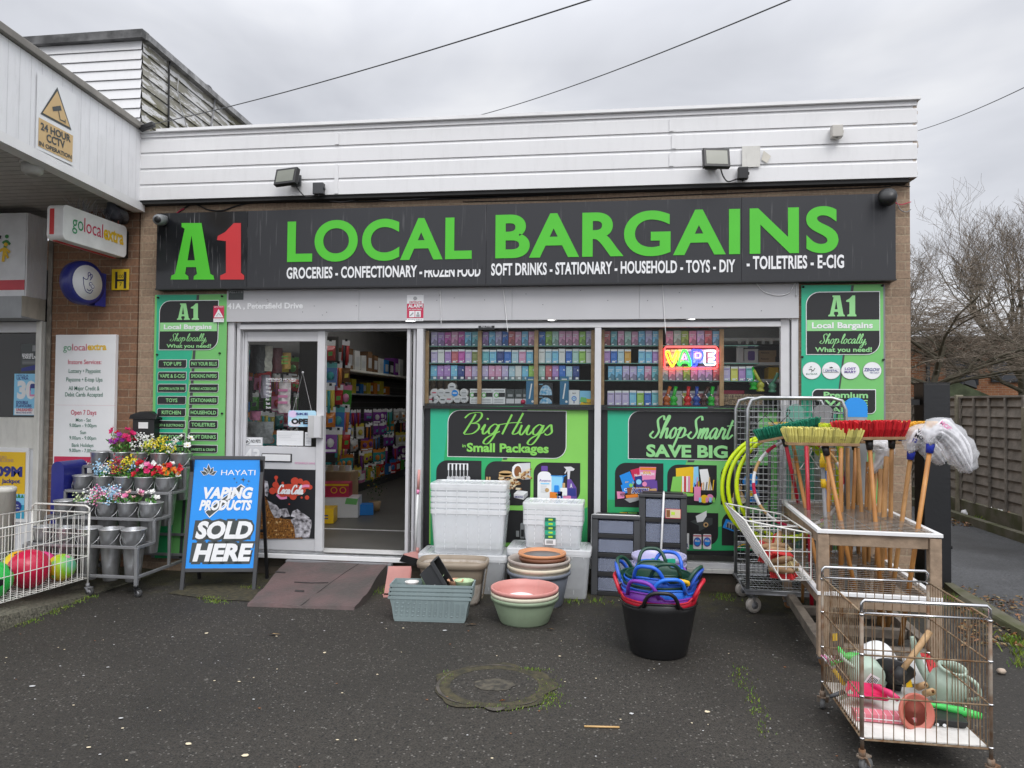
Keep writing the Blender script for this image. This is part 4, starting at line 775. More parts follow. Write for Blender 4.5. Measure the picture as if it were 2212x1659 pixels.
def side_text(mb, t, y0, z0, w, cap, m, bold, x): 
    q = MB(); q.text(t, 0, 0, w, cap, 0, m, bold); mb.slots = mb.slots or []
    mb.add([(x, y0+v.x, z0+v.z) for v in q.v], q.f, m)
for t_, y_, w_, m_, b_ in (('go', -.80, .135, K('print_leaf', (.02, .28, .1)), 0), ('local', -.655, .245, C_CRED, 0), ('extra', -.40, .28, C_YEL, .03)): b = MB(); side_text(b, t_, y_, 3.105, w_, .125, m_, b_, XS+.0025); b.build('lettering', ps, world=True)
sp = thing('bird_spikes', 'row of fine wire bird spikes along the top of the projecting sign', 'spikes', (-4.7, -.5, 3.29)); b = MB()
for i in range(70):
    y = -.72+random.uniform(0, .5); p = Vector((XS-.08+random.uniform(-.03, .03), y, 3.29)); b.tube([p, p+Vector((random.uniform(-.1, .1), random.uniform(-.05, .05), random.uniform(.09, .14)))], .0016, M_GREY, 3)
b.build('wire', sp, world=True)
b = MB(); b.box(XS-.1, XS-.05, -.74, -.2, 3.2905, 3.296, M_GREY); b.build('base', sp, world=True)
# round blue-rimmed sign with a crossed fingers emblem
ls = thing('round_sign', 'round white sign with deep blue rim and crossed fingers emblem on a wall bracket', 'sign', (-4.93, -.24, 2.51), R(0))
M_NB = mat('deep_blue', (.02, .025, .20), .35, dirt=.15); ML = at(-4.925, -.27, 2.718) @ rot('Z', 80)
b = MB(ML); b.lathe([(.165, -.06), (.2, -.055), (.208, 0), (.2, .055), (.165, .06)], M_NB, 32, M=rot('X', 90)); b.box(.10, .22, -.05, .05, -.2, .12, M_NB); b.build('rim', ls, world=True)
b = MB(ML); b.lathe([(.165, .0), (.163, .064)], C_WHT, 32, M=rot('X', 90)); b.build('face', ls, world=True)
b = MB(ML); Y_ = -.066
for pts in ([(-.055, .045), (-.05, .005), (-.045, -.03), (-.02, -.085), (.03, -.095), (.055, -.06)], [(-.055, .045), (-.035, .03), (-.01, .03), (.0, .05), (.0, .09), (.02, .095), (.03, .06), (.03, .03)], [(.005, .06), (.03, .085), (.05, .07), (.02, .025)], [(-.01, -.06), (.015, -.075), (.04, -.055)]): b.stroke(pts, .007, Y_, M_NB)
for cx_, cz_ in ((.03, -.01), (.052, -.03)): b.disc(cx_, cz_, .02, Y_-.001, M_NB, 14); b.disc(cx_, cz_, .014, Y_-.002, C_WHT, 14); b.disc(cx_, cz_-.003, .005, Y_-.003, M_NB, 8)
b.build('emblem', ls, world=True)
b = MB(); b.box(-4.96, -4.89, -.08, -.002, 2.60, 2.80, M_NB); b.build('bracket', ls, world=True)
# warning sign on the canopy
ca2, cb2 = (ca.x, ca.y), (cb.x, cb.y); LN = (cb2, ca2)
cs = thing('camera_sign', 'white and buff CCTV warning sign with black camera triangle on the canopy', 'sign', (-4.3, -1.5, 3.6))
a = Art(0, 0, 0, 1659/1020, line=LN); M_BUFF = K('print_buff', (.62, .43, .20))
q0, q1 = a.p(235, 465), a.p(487, 618)
a.poly([(235, 465), (487, 618), (468, 1075), (222, 960)], C_WHT, 4); a.poly([(243, 760), (465, 880), (460, 1052), (238, 945)], M_BUFF, 5)
a.poly([(363, 565), (455, 845), (253, 738)], C_STR, 5); a.poly([(361, 590), (443, 826), (266, 731)], M_BUFF, 6); a.poly([(327, 692), (380, 684), (388, 716), (332, 720)], C_STR, 7); a.stroke([(368, 718), (378, 775), (410, 790)], 5, C_STR, 7, False); a.stroke([(412, 775), (410, 800)], 4, C_STR, 7, False)
for t, x0, yb, x1, y1, cap in (('24 HOUR', 254, 838, 449, 922, 45), ('CCTV', 292, 915, 412, 963, 48), ('IN OPERATION', 242, 938, 455, 1032, 26)):
    p, q = a.p(x0, yb), a.p(x1, y1); c = a.p(x0, yb-cap)[1]-p[1]; a.mb.text(t, p[0], p[1], q[0]-p[0], c, a.yo(6), C_STR, .03, ang=math.atan2(q[1]-p[1], q[0]-p[0]))
a.build('face', cs)
# corner shop front emblem, posters in the neighbour's window
a = Art(-.2705, 0, 700, 1659/1900, k=.6204); x = MB()
lg = thing('shopfront_emblem', 'green and yellow leaping figures emblem on the white shopfront sign', 'emblem', (-5.7, -.27, 2.8))
gm = K('print_figure_green', (.03, .22, .05)); a.disc(25, 212, 7, gm, 2, 12); a.stroke([(10, 235), (24, 228), (36, 240)], 8, gm, 2); a.stroke([(22, 228), (18, 255)], 11, gm, 2.2); a.disc(22, 240, 7, C_YEL, 3, 12); a.stroke([(-4, 265), (18, 255), (36, 268)], 9, C_YEL, 3); a.stroke([(18, 255), (12, 300)], 10, C_YEL, 3.2); a.stroke([(18, 262), (30, 288)], 8, C_YEL, 3.3); a.stroke([(-14, 210), (5, 215)], 10, C_BLK, 2); a.build('mark', lg)
def nposter(name, label, y, draw):
    a = Art(y, 0, 1000, 1659/1020); t = thing(name, label, 'poster', (-5.7, y, 1.4)); draw(a); q = a.mb; q2 = MB(); x0, x1 = min(v.x for v in q.v), max(v.x for v in q.v); z0, z1 = min(v.z for v in q.v), max(v.z for v in q.v); q2.box(x0, x1, y-.0018, y-.0003, z0, z1, C_WHT); q2.build('sheet', t, world=True); a.build('print', t)
nposter('window_poster', 'dark blue anti knife poster above the vape advert in the side window', .045, lambda a: (a.rect(140, 602, 245, 790, C_STR, 1), a.text('KNIVES', 146, 682, 218, 16, C_WHT, 2, .04), a.text('TAKE LIVES', 146, 698, 262, 16, C_WHT, 2, .04), [a.rect(146, 712+k*9, 240, 715+k*9, C_GRY, 2) for k in range(3)], a.poly([(140, 760), (245, 735), (245, 770), (140, 780)], C_NAVY, 2), [a.rect(214+k*9, 612, 219+k*9, 650, C_GRY, 2) for k in range(3)]))
nposter('window_poster', 'pale blue vape advert poster with big white number in the side window', .043, lambda a: (a.rect(95, 795, 245, 1065, C_SKY, 1), a.rect(96, 1020, 240, 1062, C_WHT, 1.4), a.text('HYOLA', 110, 815, 186, 14, C_NAVY, 2, .01), a.text('ULTRA', 110, 834, 186, 16, C_NAVY, 2, .02), a.text('30', 112, 950, 235, 100, C_WHT, 2, .06), a.text('DOUBLE', 107, 990, 183, 18, C_NAVY, 2, .03), a.text('FLAVOURS', 107, 1012, 206, 18, C_NAVY, 2, .03), a.text('UNLEASHED', 107, 1037, 212, 17, C_CRED, 2, .03), a.text('REPLACE, REUSE, REVAPE', 107, 1052, 206, 9, C_NAVY, 2, .02), a.rect(196, 870, 238, 942, C_PNK, 3, (12, 12, 6, 6)), a.rect(200, 860, 234, 905, C_NAVY, 3.5, (12, 12, 2, 2)), a.rect(204, 890, 230, 930, C_SKY, 4)))
jp = thing('jackpot_poster', 'yellow lottery jackpot poster in a white frame on the lower panel', 'poster', (-5.75, -.02, .7)); b = MB(); A0 = Art(-.012, 0, 1000, 1659/1020); p, q = A0.p(-60, 1272), A0.p(180, 1760); b.box(p[0], q[0], -.02, -.001, q[1], p[1], M_WHITE); b.build('frame', jp, world=True, bev=.004)
a = Art(-.0215, 0, 1000, 1659/1020); a.rect(-50, 1300, 157, 1735, C_YEL, 1); a.rect(-50, 1570, 157, 1735, C_SKY, 1.4); a.rect(-50, 1640, 157, 1735, K('print_sea', (.03, .35, .55)), 1.6); a.disc(105, 1655, 38, C_NAVY, 3, 12); a.text('Ask for', 85, 1650, 125, 9, C_WHT, 4, .02); a.text('a Lucky Dip', 80, 1668, 130, 9, C_WHT, 4, .02); a.text('EURO', -6, 1345, 45, 18, C_TAN, 2, .03); a.text('MILLIONS', -12, 1366, 90, 20, C_TAN, 2, .03); a.text('109M', -60, 1455, 146, 58, C_NAVY, 2, .05); a.text('Jackpot', 12, 1502, 132, 26, C_NAVY, 2, .03); a.text('20th February', -20, 1540, 110, 15, C_NAVY, 2, .02)
for k in range(9): a.poly([(-40+k*22, 1600), (-30+k*22, 1560+k % 3*8), (-18+k*22, 1600)], gm, 2)
a.build('print', jp)
# ------------------------------------------------------------------ window display: shelves of small boxes behind the glass
du = thing('display_unit', 'glass shelved display unit with pale wooden uprights behind the two shop windows', 'display unit', (-.1, .3, 1.55))
YS0, YS1 = .13, .30
SH = [py(1100, 747, YS0).z, py(1100, 784, YS0).z, py(1100, 820.5, YS0).z, py(1100, 873, YS0).z]
UP1 = [922, 1036, 1158, 1281]; UP2 = [1301, 1427, 1559, 1640]
b = MB(); M_SHELF = mat('shelf_glass_edge', (.10, .25, .2), .15)
for z in SH[:3]: b.box(py(922, 760, .1).x, py(1281, 760, .1).x, .11, .32, z-.008, z, M_SHELF)
b.build('shelf', du, world=True)
b = MB()
for z in SH[:3]: b.box(py(1301, 760, .1).x, py(1640, 760, .1).x, .11, .32, z-.008, z, M_SHELF)
b.build('shelf', du, world=True)
b = MB(); b.box(-1.69, 1.42, .11, .34, SH[3]-.02, SH[3], M_DGREY); b.build('shelf', du, world=True)
for us in (UP1, UP2):
    for u in us[:4 if us is UP1 else 3]:
        q = py(u, 790, .105).x; b = MB(); b.box(q-.018, q+.018, .10, .125, SH[3]+.001, 2.29, M_WOODLT); b.build('upright', du, world=True)
PALS = {'pink': (.70, .34, .52), 'purple': (.42, .24, .56), 'sky blue': (.20, .52, .76), 'lilac': (.52, .45, .70), 'pale blue': (.42, .62, .72), 'navy': (.03, .06, .24), 'blue': (.04, .16, .55), 'magenta': (.55, .10, .40), 'green': (.30, .55, .10), 'teal': (.16, .48, .55), 'white': (.70, .72, .70), 'rose': (.55, .14, .16), 'mint': (.40, .62, .55), 'orange': (.65, .35, .06), 'olive': (.22, .26, .08), 'yellow': (.68, .66, .12)}
BOXM = {}
def vape_box(c, loc, w, h, d, label, style, group):
    m = K('carton_'+c.replace(' ', '_'), PALS[c], .35); m2 = K('carton_dark_'+c.replace(' ', '_'), tuple(x*.45 for x in PALS[c]), .35); m3 = K('carton_light_'+c.replace(' ', '_'), tuple(min(.8, x*1.3+.12) for x in PALS[c]), .35)
    key = (c, round(w, 3), round(h, 3), style)
    if key not in BOXM:
        b = MB(); b.box(-w/2, w/2, 0, d, 0, h, m); y = -.0012
        if style == 0:      # swoosh in the lower half
            b.flat([(-w/2, 0), (w/2, 0), (w/2, h*.35), (0, h*.5), (-w*.2, h*.28), (-w/2, h*.2)], y, m2); b.rect(-w*.4, w*.1, h*.62, h*.66, y*2, C_WHT); b.rect(-w*.4, w*.3, h*.72, h*.76, y*2, C_WHT); b.rect(-w*.35, -w*.05, h*.06, h*.12, y*2, C_WHT)
        elif style == 1:    # white top, small print, barcode
            b.rect(-w/2, w/2, h*.86, h, y, C_WHT); b.rect(-w*.38, w*.38, h*.74, h*.79, y, m2); [b.rect(-w*.38, w*.2, h*(.4+k*.08), h*(.43+k*.08), y, m3) for k in range(4)]; b.rect(-w*.3, w*.18, h*.04, h*.16, y, C_WHT); b.disc(w*.32, h*.16, w*.09, y, C_WHT, 6)
        else:               # lighter body, diamond hazard mark, barcode
            b.rect(-w/2, w/2, 0, h*.26, y, m2); [b.rect(-w*.4, w*.1, h*(.42+k*.1), h*(.45+k*.1), y, m3) for k in range(5)]; b.flat([(w*.28, h*.62), (w*.42, h*.7), (w*.28, h*.78), (w*.14, h*.7)], y, C_WHT); b.rect(-w*.05, w*.4, h*.05, h*.2, y*2, C_WHT)
        BOXM[key] = b.build('vape_box'); o = BOXM[key]
    else: o = BOXM[key].copy(); COL.objects.link(o)
    o.location = loc; tag(o, label, 'carton', group); return o
def row(us, names, shelf, vtop, style, rowname, bay, yd=YS0, skip=()):
    z = SH[shelf]; h = py(1100, vtop, yd).z-z
    x = py(us[0], 770, yd).x; x1 = py(us[1], 770, yd).x; w = (x1-x)/len(names)
    for i, c in enumerate(names):
        if c: vape_box(c, (x+w*(i+.5), yd+random.uniform(0, .02), z), w*.9, h*random.uniform(.97, 1.02), .05, f'{c} vape carton {ORD[i]} from the left, {rowname} shelf, {bay}', style, f'vape cartons on the {rowname} shelf')
B1, B2, B3 = 'Big Hugs left bay', 'Big Hugs middle bay', 'Big Hugs end bay'
row((930, 1033), ['lilac', 'purple', 'magenta', 'pink', 'magenta', 'sky blue', 'teal'], 0, 716, 0, 'top', B1)
row((1041, 1155), ['purple', 'sky blue', 'lilac', 'blue', 'rose', 'pink', 'sky blue', 'pink'], 0, 716, 0, 'top', B2)
row((1163, 1280), ['blue', 'green', 'mint', 'pink', 'pink', 'pink', 'green', 'lilac'], 0, 716, 0, 'top', B3)
row((930, 1034), ['lilac', 'white', 'purple', 'rose', 'magenta', 'lilac', 'olive'], 1, 755, 1, 'second', B1)
row((1041, 1152), ['teal', 'sky blue', 'navy', 'blue', 'pale blue', 'pink', 'sky blue'], 1, 755, 1, 'second', B2)
row((1163, 1280), ['white', 'pale blue', 'sky blue', 'white', 'blue', 'mint', 'green', 'white'], 1, 754, 1, 'second', B3)
row((929, 1034), ['sky blue', 'purple', 'purple', 'sky blue', 'navy', 'pink', 'lilac'], 2, 790, 2, 'third', B1)
row((1041, 1156), ['lilac', 'pink', 'pink', 'lilac', 'pale blue', 'white', 'sky blue', 'green'], 2, 790, 2, 'third', B2)
row((1163, 1252), ['mint', 'rose', 'purple', 'blue', 'pale blue', 'navy'], 2, 790, 2, 'third', B3)
S1, S2, S3 = 'Shop Smart left bay', 'Shop Smart middle bay', 'Shop Smart end bay'
row((1304, 1424), ['rose', 'teal', 'pink', 'mint', 'pink', 'sky blue', 'lilac', 'sky blue'], 0, 716, 0, 'top', S1)
row((1438, 1556), ['pink', 'mint', 'green', 'pink', 'lilac', 'rose', 'sky blue'], 0, 716, 0, 'top', S2)
row((1304, 1424), ['purple', 'blue', 'pale blue', 'orange', None, 'sky blue', 'sky blue', 'purple'], 1, 755, 1, 'second', S1)
row((1434, 1556), ['rose', 'lilac', 'pink', 'purple', 'pale blue', 'white', 'rose', 'blue'], 1, 755, 1, 'second', S2)
row((1313, 1424), ['sky blue', 'sky blue', 'lilac', 'lilac', 'sky blue', 'pink', 'teal'], 2, 790, 0, 'third', S1)
row((1428, 1556), ['pale blue', 'pink', 'lilac', 'green', 'pink', 'lilac', 'lilac', 'rose'], 2, 790, 0, 'third', S2)
row((1562, 1628), ['lilac', 'yellow', 'purple', 'teal'], 2, 790, 1, 'third', S3)
row((1312, 1424), ['lilac', 'lilac', 'lilac', 'sky blue', 'green', 'blue', 'teal'], 3, 842, 1, 'bottom', S1)
row((1430, 1550), ['pink', 'mint', 'white', 'yellow', 'lilac', 'rose', 'teal', 'pink'], 3, 842, 1, 'bottom', S2, yd=.22)
# bottom shelf of the first window: round tins, cigarette-style packs and tall boxes
M_TIN = K('tin_white', (.68, .67, .66)); k = 0
for i, (zx, zy) in enumerate(((245, 812), (275, 812), (340, 815), (392, 810), (460, 808), (516, 808), (270, 757), (326, 757), (380, 757), (440, 760), (514, 757), (415, 708))):
    q = py(867.5+zx*.26144, 650.6+zy*.26144, .13); o = MB(); r = .039
    o.lathe([(r*.9, -.002), (r, .0), (r, .075)], M_TIN, 20, M=rot('X', -90)); o.disc(0, 0, r*.8, -.0035, C_BLUE if i == 9 else C_SLV, 16); o.rect(-r*.5, r*.5, -r*.1, r*.15, -.005, C_WHT if i == 9 else (C_CRED, C_GRY, C_STR)[i % 3])
    lay = 'bottom' if i < 6 else 'middle' if i < 11 else 'top'
    single(o, 'tin', 'white round tin alone on top of the tin pile in the window' if i == 11 else 'round tin with blue lid in the middle layer of the tin pile' if i == 9 else f'white round tin, {ORD[i if i < 6 else i-6]} from the left in the {lay} layer of the tin pile', 'tin', (q.x, .13, q.z), group='round tins piled in the window')
def packs(i, zx0, zx1, zy0, zy1, name, label, body, deco, d=.05, y=.13):
    p = py(867.5+zx0*.26144, 650.6+zy0*.26144, y); q = py(867.5+zx1*.26144, 650.6+zy1*.26144, y); w = q.x-p.x; h = p.z-SH[3]; o = MB(); o.box(0, w, 0, d, 0, h, body); deco(o, w, h)
    single(o, name, label, 'carton', (p.x, y, SH[3]+.001))
def dv(o, w, h):
    o.rect(w*.1, w*.9, h*.82, h*.9, -.001, C_GRY); o.disc(w*.28, h*.58, h*.17, -.0015, C_LGR); o.disc(w*.28, h*.58, h*.1, -.0025, C_WHT); o.rect(w*.45, w*.98, h*.46, h*.74, -.0015, C_BLK); [o.rect(w*.1, w*.85, h*(.08+k*.1), h*(.12+k*.1), -.0015, C_GRY) for k in range(3)]
for i, (p, q) in enumerate(((565, 632), (652, 752), (756, 856))): packs(i, p, q, 724, 845, 'carton', ('narrow white and green carton beside the tin pile', 'white and green carton just past the first upright from the tins', 'white and green carton beside the dark cartons')[i], C_WHT, dv)
dd = lambda o, w, h: (o.rect(0, w, h*.04, h*.36, -.001, C_SLV), o.rect(w*.2, w*.8, h*.5, h*.66, -.001, C_GRY))
for i, (p, q) in enumerate(((865, 930), (936, 998), (1002, 1030))): packs(i, p, q, 728, 845, 'carton', ('dark grey and silver carton next to the green cartons', 'middle one of three dark silver based cartons', 'narrow dark carton tucked beside a tall blue box')[i], C_STR, dd)
M_TBLU = K('tall_carton_blue', (.03, .16, .30))
tb = lambda o, w, h: (o.flat([(w*.3, h*.2), (w*.45, h*.2), (w*.7, h*.75), (w*.55, h*.75)], -.001, C_WHT), o.rect(w*.2, w*.8, h*.86, h*.92, -.001, C_SLV), o.disc(w*.75, h*.1, w*.14, -.001, C_WHT, 10))
packs(0, 1030, 1100, 625, 858, 'carton', 'tall dark blue carton left of the globe boxes', M_TBLU, tb, y=.115); packs(1, 1308, 1380, 622, 858, 'carton', 'tall dark blue carton right of the globe boxes', M_TBLU, tb, y=.115)
M_GLB = mat('print_globe', (.02, .3, .6), .4, vs=40, col2=(.6, .72, .8))
for i, (y0, y1) in enumerate(((672, 788), (793, 862))):
    p = py(867.5+1130*.26144, 650.6+y0*.26144, .14); q = py(867.5+1248*.26144, 650.6+y1*.26144, .14); o = MB(); w, h = q.x-p.x, p.z-q.z; o.box(0, w, 0, .1, 0, h, C_BLK); n = 20
    o.flat([(w*.52+w*.44*math.cos(t), h*.1+h*.72*math.sin(t)) for t in [math.pi*k/n for k in range(n+1)]], -.001, M_GLB); o.rect(w*.05, w*.3, h*.84, h*.9, -.001, C_SKY)
    single(o, 'carton', ('upper black box with a blue globe picture in the window', 'lower black box with a blue globe picture in the window')[i], 'carton', (p.x, .14, max(q.z, SH[3]+.001)))
packs(2, 1382, 1468, 735, 862, 'carton', 'white carton printed with a blue desk fan', C_WHT, lambda o, w, h: (o.ring((w*.5, -.001, h*.42), w*.2, .004, C_BLUE), o.disc(w*.5, h*.42, w*.1, -.001, C_SKY), o.rect(w*.46, w*.54, h*.08, h*.25, -.001, C_NAVY), o.text('IL5', w*.35, h*.74, w*.3, h*.08, -.001, C_BLK, .02)))
packs(3, 1472, 1572, 741, 862, 'sweet_bag', 'pale blue sweet packet with a green and yellow corner in the window', C_SKY, lambda o, w, h: (o.flat([(0, 0), (w, 0), (w, h*.4), (w*.3, h*.45)], -.001, C_YEL), o.flat([(0, h*.2), (w*.6, h*.15), (w*.55, h*.5), (w*.1, h*.55)], -.002, C_LGR), o.text('Starbuds', w*.3, h*.1, w*.65, h*.08, -.002, C_BLK, .03)), d=.02)
b = MB(); q = py(867.5+1003*.26144, 650.6+845*.26144, .118); b.ball((0, 0, .022), .022, C_CRED, 16); single(b, 'bauble', 'small shiny red ball on the lowest window shelf', 'ball', (q.x, q.y, SH[3]))
# neon sign
nn = thing('neon_sign', 'lit neon sign reading VAPE inside a red outline behind the glass', 'neon sign', (.85, .085, 1.9))
def neon(c, s=3.2): return mat('neon_%02d%02d%02d' % tuple(int(x*99) for x in c), c, .4, emit=s, var=.0)
def npt(x, y): return py(1274.2+x*.26144, 650.6+y*.26144, .082)
def ntube(pts, m, closed=False, r=.0085): b = MB(); b.tube([npt(*p) for p in pts], r, m, 6, closed); b.build('tube', nn, world=True)
ntube([(628, 378), (1040, 378), (1052, 390), (1052, 545), (1040, 556), (632, 560), (618, 546), (618, 392)], neon((1, .05, .05)), True)
ntube(crom([(640, 415), (628, 430), (668, 525), (690, 530), (734, 430), (722, 412), (710, 425), (682, 490), (655, 418)]), neon((1, .45, .02)), True)
ntube(crom([(730, 520), (765, 415), (785, 410), (800, 420), (836, 515), (822, 530), (808, 505), (760, 505), (745, 530)]), neon((.03, .8, .05)), True)
ntube([(764, 478), (798, 478), (781, 435)], neon((.8, .25, .9)), True, .006)
ntube(crom([(845, 530), (848, 415), (870, 405), (920, 412), (936, 450), (915, 490), (880, 495), (880, 525), (862, 535)]), neon((.03, .05, .9)), True)
ntube(crom([(872, 430), (905, 430), (912, 450), (900, 468), (872, 466)]), neon((.8, .25, .9)), True, .006)
ntube([(955, 410), (1030, 408), (1036, 420), (1030, 433), (982, 436), (982, 455), (1024, 456), (1030, 468), (1024, 480), (982, 482), (982, 503), (1032, 502), (1036, 514), (1030, 526), (955, 526), (948, 515), (948, 420)], neon((.75, .9, 1), 1.6), True)
b = MB(); p, q = npt(608, 372), npt(1060, 565); b.quad((p.x, .092, q.z), (q.x, .092, q.z), (q.x, .092, p.z), (p.x, .092, p.z), clear_mat('acrylic_sheet', (.8, .85, .9), .06, .1)); b.build('backboard', nn, world=True)
# small coloured glass water pipes along the bottom shelf
def bong(u, c, cn, lean, h, label):
    m = clear_mat('tinted_glass_'+cn, c, .85, .12); o = MB(); o.lathe([(.0, 0), (.034, 0), (.036, .012), (.022, .03), (.036, .045), (.034, .07), (.016, .085), (.014, .09)], m, 14)
    o.tube([(0, 0, .085), (lean*.3, 0, h*.6), (lean, 0, h)], [.016, .015, .017], m, 10); o.tube([(-.02, -.01, .05), (-.05, -.015, .09)], .006, M_CHROME, 6); o.ball((-.052, -.015, .095), .01, M_CHROME, 8)
    single(o, 'water_pipe', label, 'water pipe', (py(u, 873, .16).x, .15, SH[3]+.001), group='coloured glass pipes in the window')
for u, c, cn, l, h, lab in ((1440, (.5, .12, .02), 'brown', .03, .17, 'amber glass pipe leaning beside the middle upright'), (1455, (.02, .5, .04), 'green', .02, .17, 'green glass pipe between the amber and red ones'), (1485, (.65, .02, .02), 'red', .01, .17, 'red glass pipe on the bottom window shelf'), (1504, (.02, .08, .4), 'navy', .005, .17, 'dark blue glass pipe next to the red one'), (1520, (.06, .02, .015), 'black', .04, .17, 'very dark brown leaning glass pipe past the blue one'), (1536, (.02, .5, .04), 'green', .015, .17, 'green glass pipe beside the dark brown one'), (1549, (.35, .2, .2), 'mauve', .02, .18, 'mauve glass pipe nearest the end upright')): bong(u, c, cn, l, h, lab)
q = py(1627, 842, .2)
for u, c, cn, lean, h, lab, v in ((1627, (.02, .5, .04), 'green', -.01, .2, 'tall green glass pipe standing above the coffee patterned box', 842), (1642, (.5, .5, .06), 'olive', -.06, .19, 'olive glass pipe leaning over the coffee patterned box', 846), (1668, (.1, .32, .2), 'sea', .05, .17, 'sea green glass pipe at the end of the window', 848)):
    bong(u, c, cn, lean, h, lab); COL.objects[-1].location.z = py(u, v, .2).z
# end bay and the brown patterned box
def boxat(name, label, cat, u0, v0, u1, v1, y, d, m, deco=None):
    p = py(u0, v0, y); q = py(u1, v1, y); o = MB(); w, h = q.x-p.x, p.z-q.z; o.box(0, w, 0, d, 0, h, m)
    if deco: deco(o, w, h)
    return single(o, name, label, cat, (p.x, y, q.z), bev=.002)
M_COFF = mat('coffee_pattern', (.42, .30, .19), .6, vs=70, col2=(.05, .03, .02)); M_CARD = mat('cardboard', (.42, .29, .17), .8, var=.1)
boxat('carton', 'brown coffee bean patterned box at the end of the window', 'box', 1563, 851, 1650, 876, .16, .14, M_COFF); boxat('carton', 'flat red box behind the coffee bean box', 'box', 1563, 843, 1608, 851, .31, .1, C_CRED)
sh2 = thing('wall_shelf', 'white back shelving seen through the end of the window', 'shelf', (1.3, .9, 1.5)); b = MB()
for v in (731, 783, 819): z = py(1620, v, .75).z; b.box(1.0, 1.75, .7, 1.1, z-.03, z, M_WHITE)
b.build('board', sh2, world=True); b = MB(); b.box(1.0, 1.75, 1.1, 1.12, 1.2, 2.6, mat('slat_panel', (.10, .10, .10), .6)); b.build('back_panel', sh2, world=True)
boxat('carton', 'white box with dark blue panel on the back shelf', 'box', 1608, 754, 1638, 783, .75, .2, C_WHT, lambda o, w, h: o.flat(rr(w*.25, h*.15, w*.75, h*.85, *[w*.1]*4), -.002, C_PUR)); boxat('carton', 'upper brown cardboard box on the back shelf', 'box', 1640, 757, 1677, 770, .75, .2, M_CARD, lambda o, w, h: o.text('Panasonic', w*.1, h*.5, w*.5, h*.25, -.002, C_BLK, .02)); boxat('carton', 'lower brown cardboard box on the back shelf', 'box', 1640, 770.2, 1675, 783, .75, .2, M_CARD, lambda o, w, h: o.text('Panasonic', w*.1, h*.5, w*.5, h*.25, -.002, C_BLK, .02)); boxat('carton', 'slim white carton on the back shelf', 'box', 1594, 750, 1606, 783, .75, .1, C_WHT); boxat('carton', 'yellow box behind the glass pipes at the window end', 'box', 1660, 793, 1682, 819, .75, .2, C_YEL)
for i in range(5): boxat('price_card', f'small white price card, {ORD[i]} along the upper back shelf', 'card', 1594+i*17, 737, 1601+i*17, 743, .69, .003, C_WHT)
# ------------------------------------------------------------------ long product wall on the left side of the shop
gw = thing('product_wall', 'long dark slatted product wall with hooks down the left side of the shop', 'display wall', (-4.2, 4, .21)); b = MB()
M_SLAT = mat('slat_wall', (.055, .053, .05), .6)
b.box(-4.25, -4.2, .5, 8.6, .35, 2.1, M_SLAT)
for i in range(18): b.box(-4.2, -4.195, .5, 8.6, .38+i*.095, .385+i*.095, M_GREY)
b.build('back_panel', gw, world=True)
b = MB(); b.box(-4.25, -3.9, .5, 8.6, .212, .34, M_DGREY); b.build('base_shelf', gw, world=True)
M_SHW = mat('cream_shelf', (.6, .58, .52), .5); b = MB(); b.box(-4.25, -3.75, 2.6, 8.6, 2.07, 2.10, M_SHW); b.build('top_shelf', gw, world=True)
b = MB(); b.box(-4.24, -3.95, 2.6, 8.6, 1.73, 1.755, M_GREY); b.build('middle_shelf', gw, world=True)
HPC = ['red', 'orange', 'yellow', 'green', 'blue', 'purple', 'black', 'pink', 'teal', 'white', 'brown']
HPV = {'red': (.45, .03, .03), 'orange': (.6, .2, .03), 'yellow': (.6, .5, .06), 'green': (.08, .3, .05), 'blue': (.03, .16, .42), 'purple': (.2, .05, .28), 'black': (.02, .02, .025), 'pink': (.6, .2, .35), 'teal': (.05, .32, .32), 'white': (.6, .6, .58), 'brown': (.16, .09, .05)}
HP = {}
def hang(c, kind):
    if (c, kind) in HP: return HP[(c, kind)]
    o = MB(); m = K('pack_'+c, HPV[c], .25); m2 = K('pack_label_'+HPC[(HPC.index(c)+3+kind) % 11], HPV[HPC[(HPC.index(c)+3+kind) % 11]], .3); w, h = ((.09, .17), (.12, .20), (.075, .24))[kind]
    o.flat([(-w/2, -.045), (w/2, -.045), (w/2, 0), (-w/2, 0)], 0, C_WHT if kind != 1 else m2); o.rect(-.012, .012, -.01, .012, -.001, M_BLACK)
    if kind == 0:   # puffed bag
        o.add([(-w/2, 0, -.045), (w/2, 0, -.045), (w/2, 0, -h), (-w/2, 0, -h), (-w*.3, -.03, -.09), (w*.3, -.028, -.08), (w*.33, -.03, -h+.04), (-w*.28, -.026, -h+.03)], [(1, 0, 4, 5), (2, 1, 5, 6), (3, 2, 6, 7), (0, 3, 7, 4), (4, 7, 6, 5)], m); o.flat([(-w*.2, -.1), (w*.22, -.095), (w*.2, -.13), (-w*.2, -.135)], -.032, m2)
    elif kind == 1: # carded toy
        o.flat([(-w/2, -h), (w/2, -h), (w/2, -.045), (-w/2, -.045)], 0, m); o.ball((0, -.012, -.115), .036, m2, 8, (1, .6, 1.1)); o.rect(-w*.4, w*.4, -h+.01, -h+.03, -.002, C_WHT)
    else: o.tube([(-.015, -.01, -.05), (-.012, -.012, -h)], .014, m, 6); o.tube([(.017, -.01, -.05), (.015, -.012, -h*.9)], .012, m2, 6); o.flat([(-w/2, -h*.75), (w/2, -h*.75), (w/2, -.045), (-w/2, -.045)], .001, m2)
    HP[(c, kind)] = o.build('hanging_pack'); return HP[(c, kind)]
random.seed(11); used = set(); used2 = set(); nh = 0
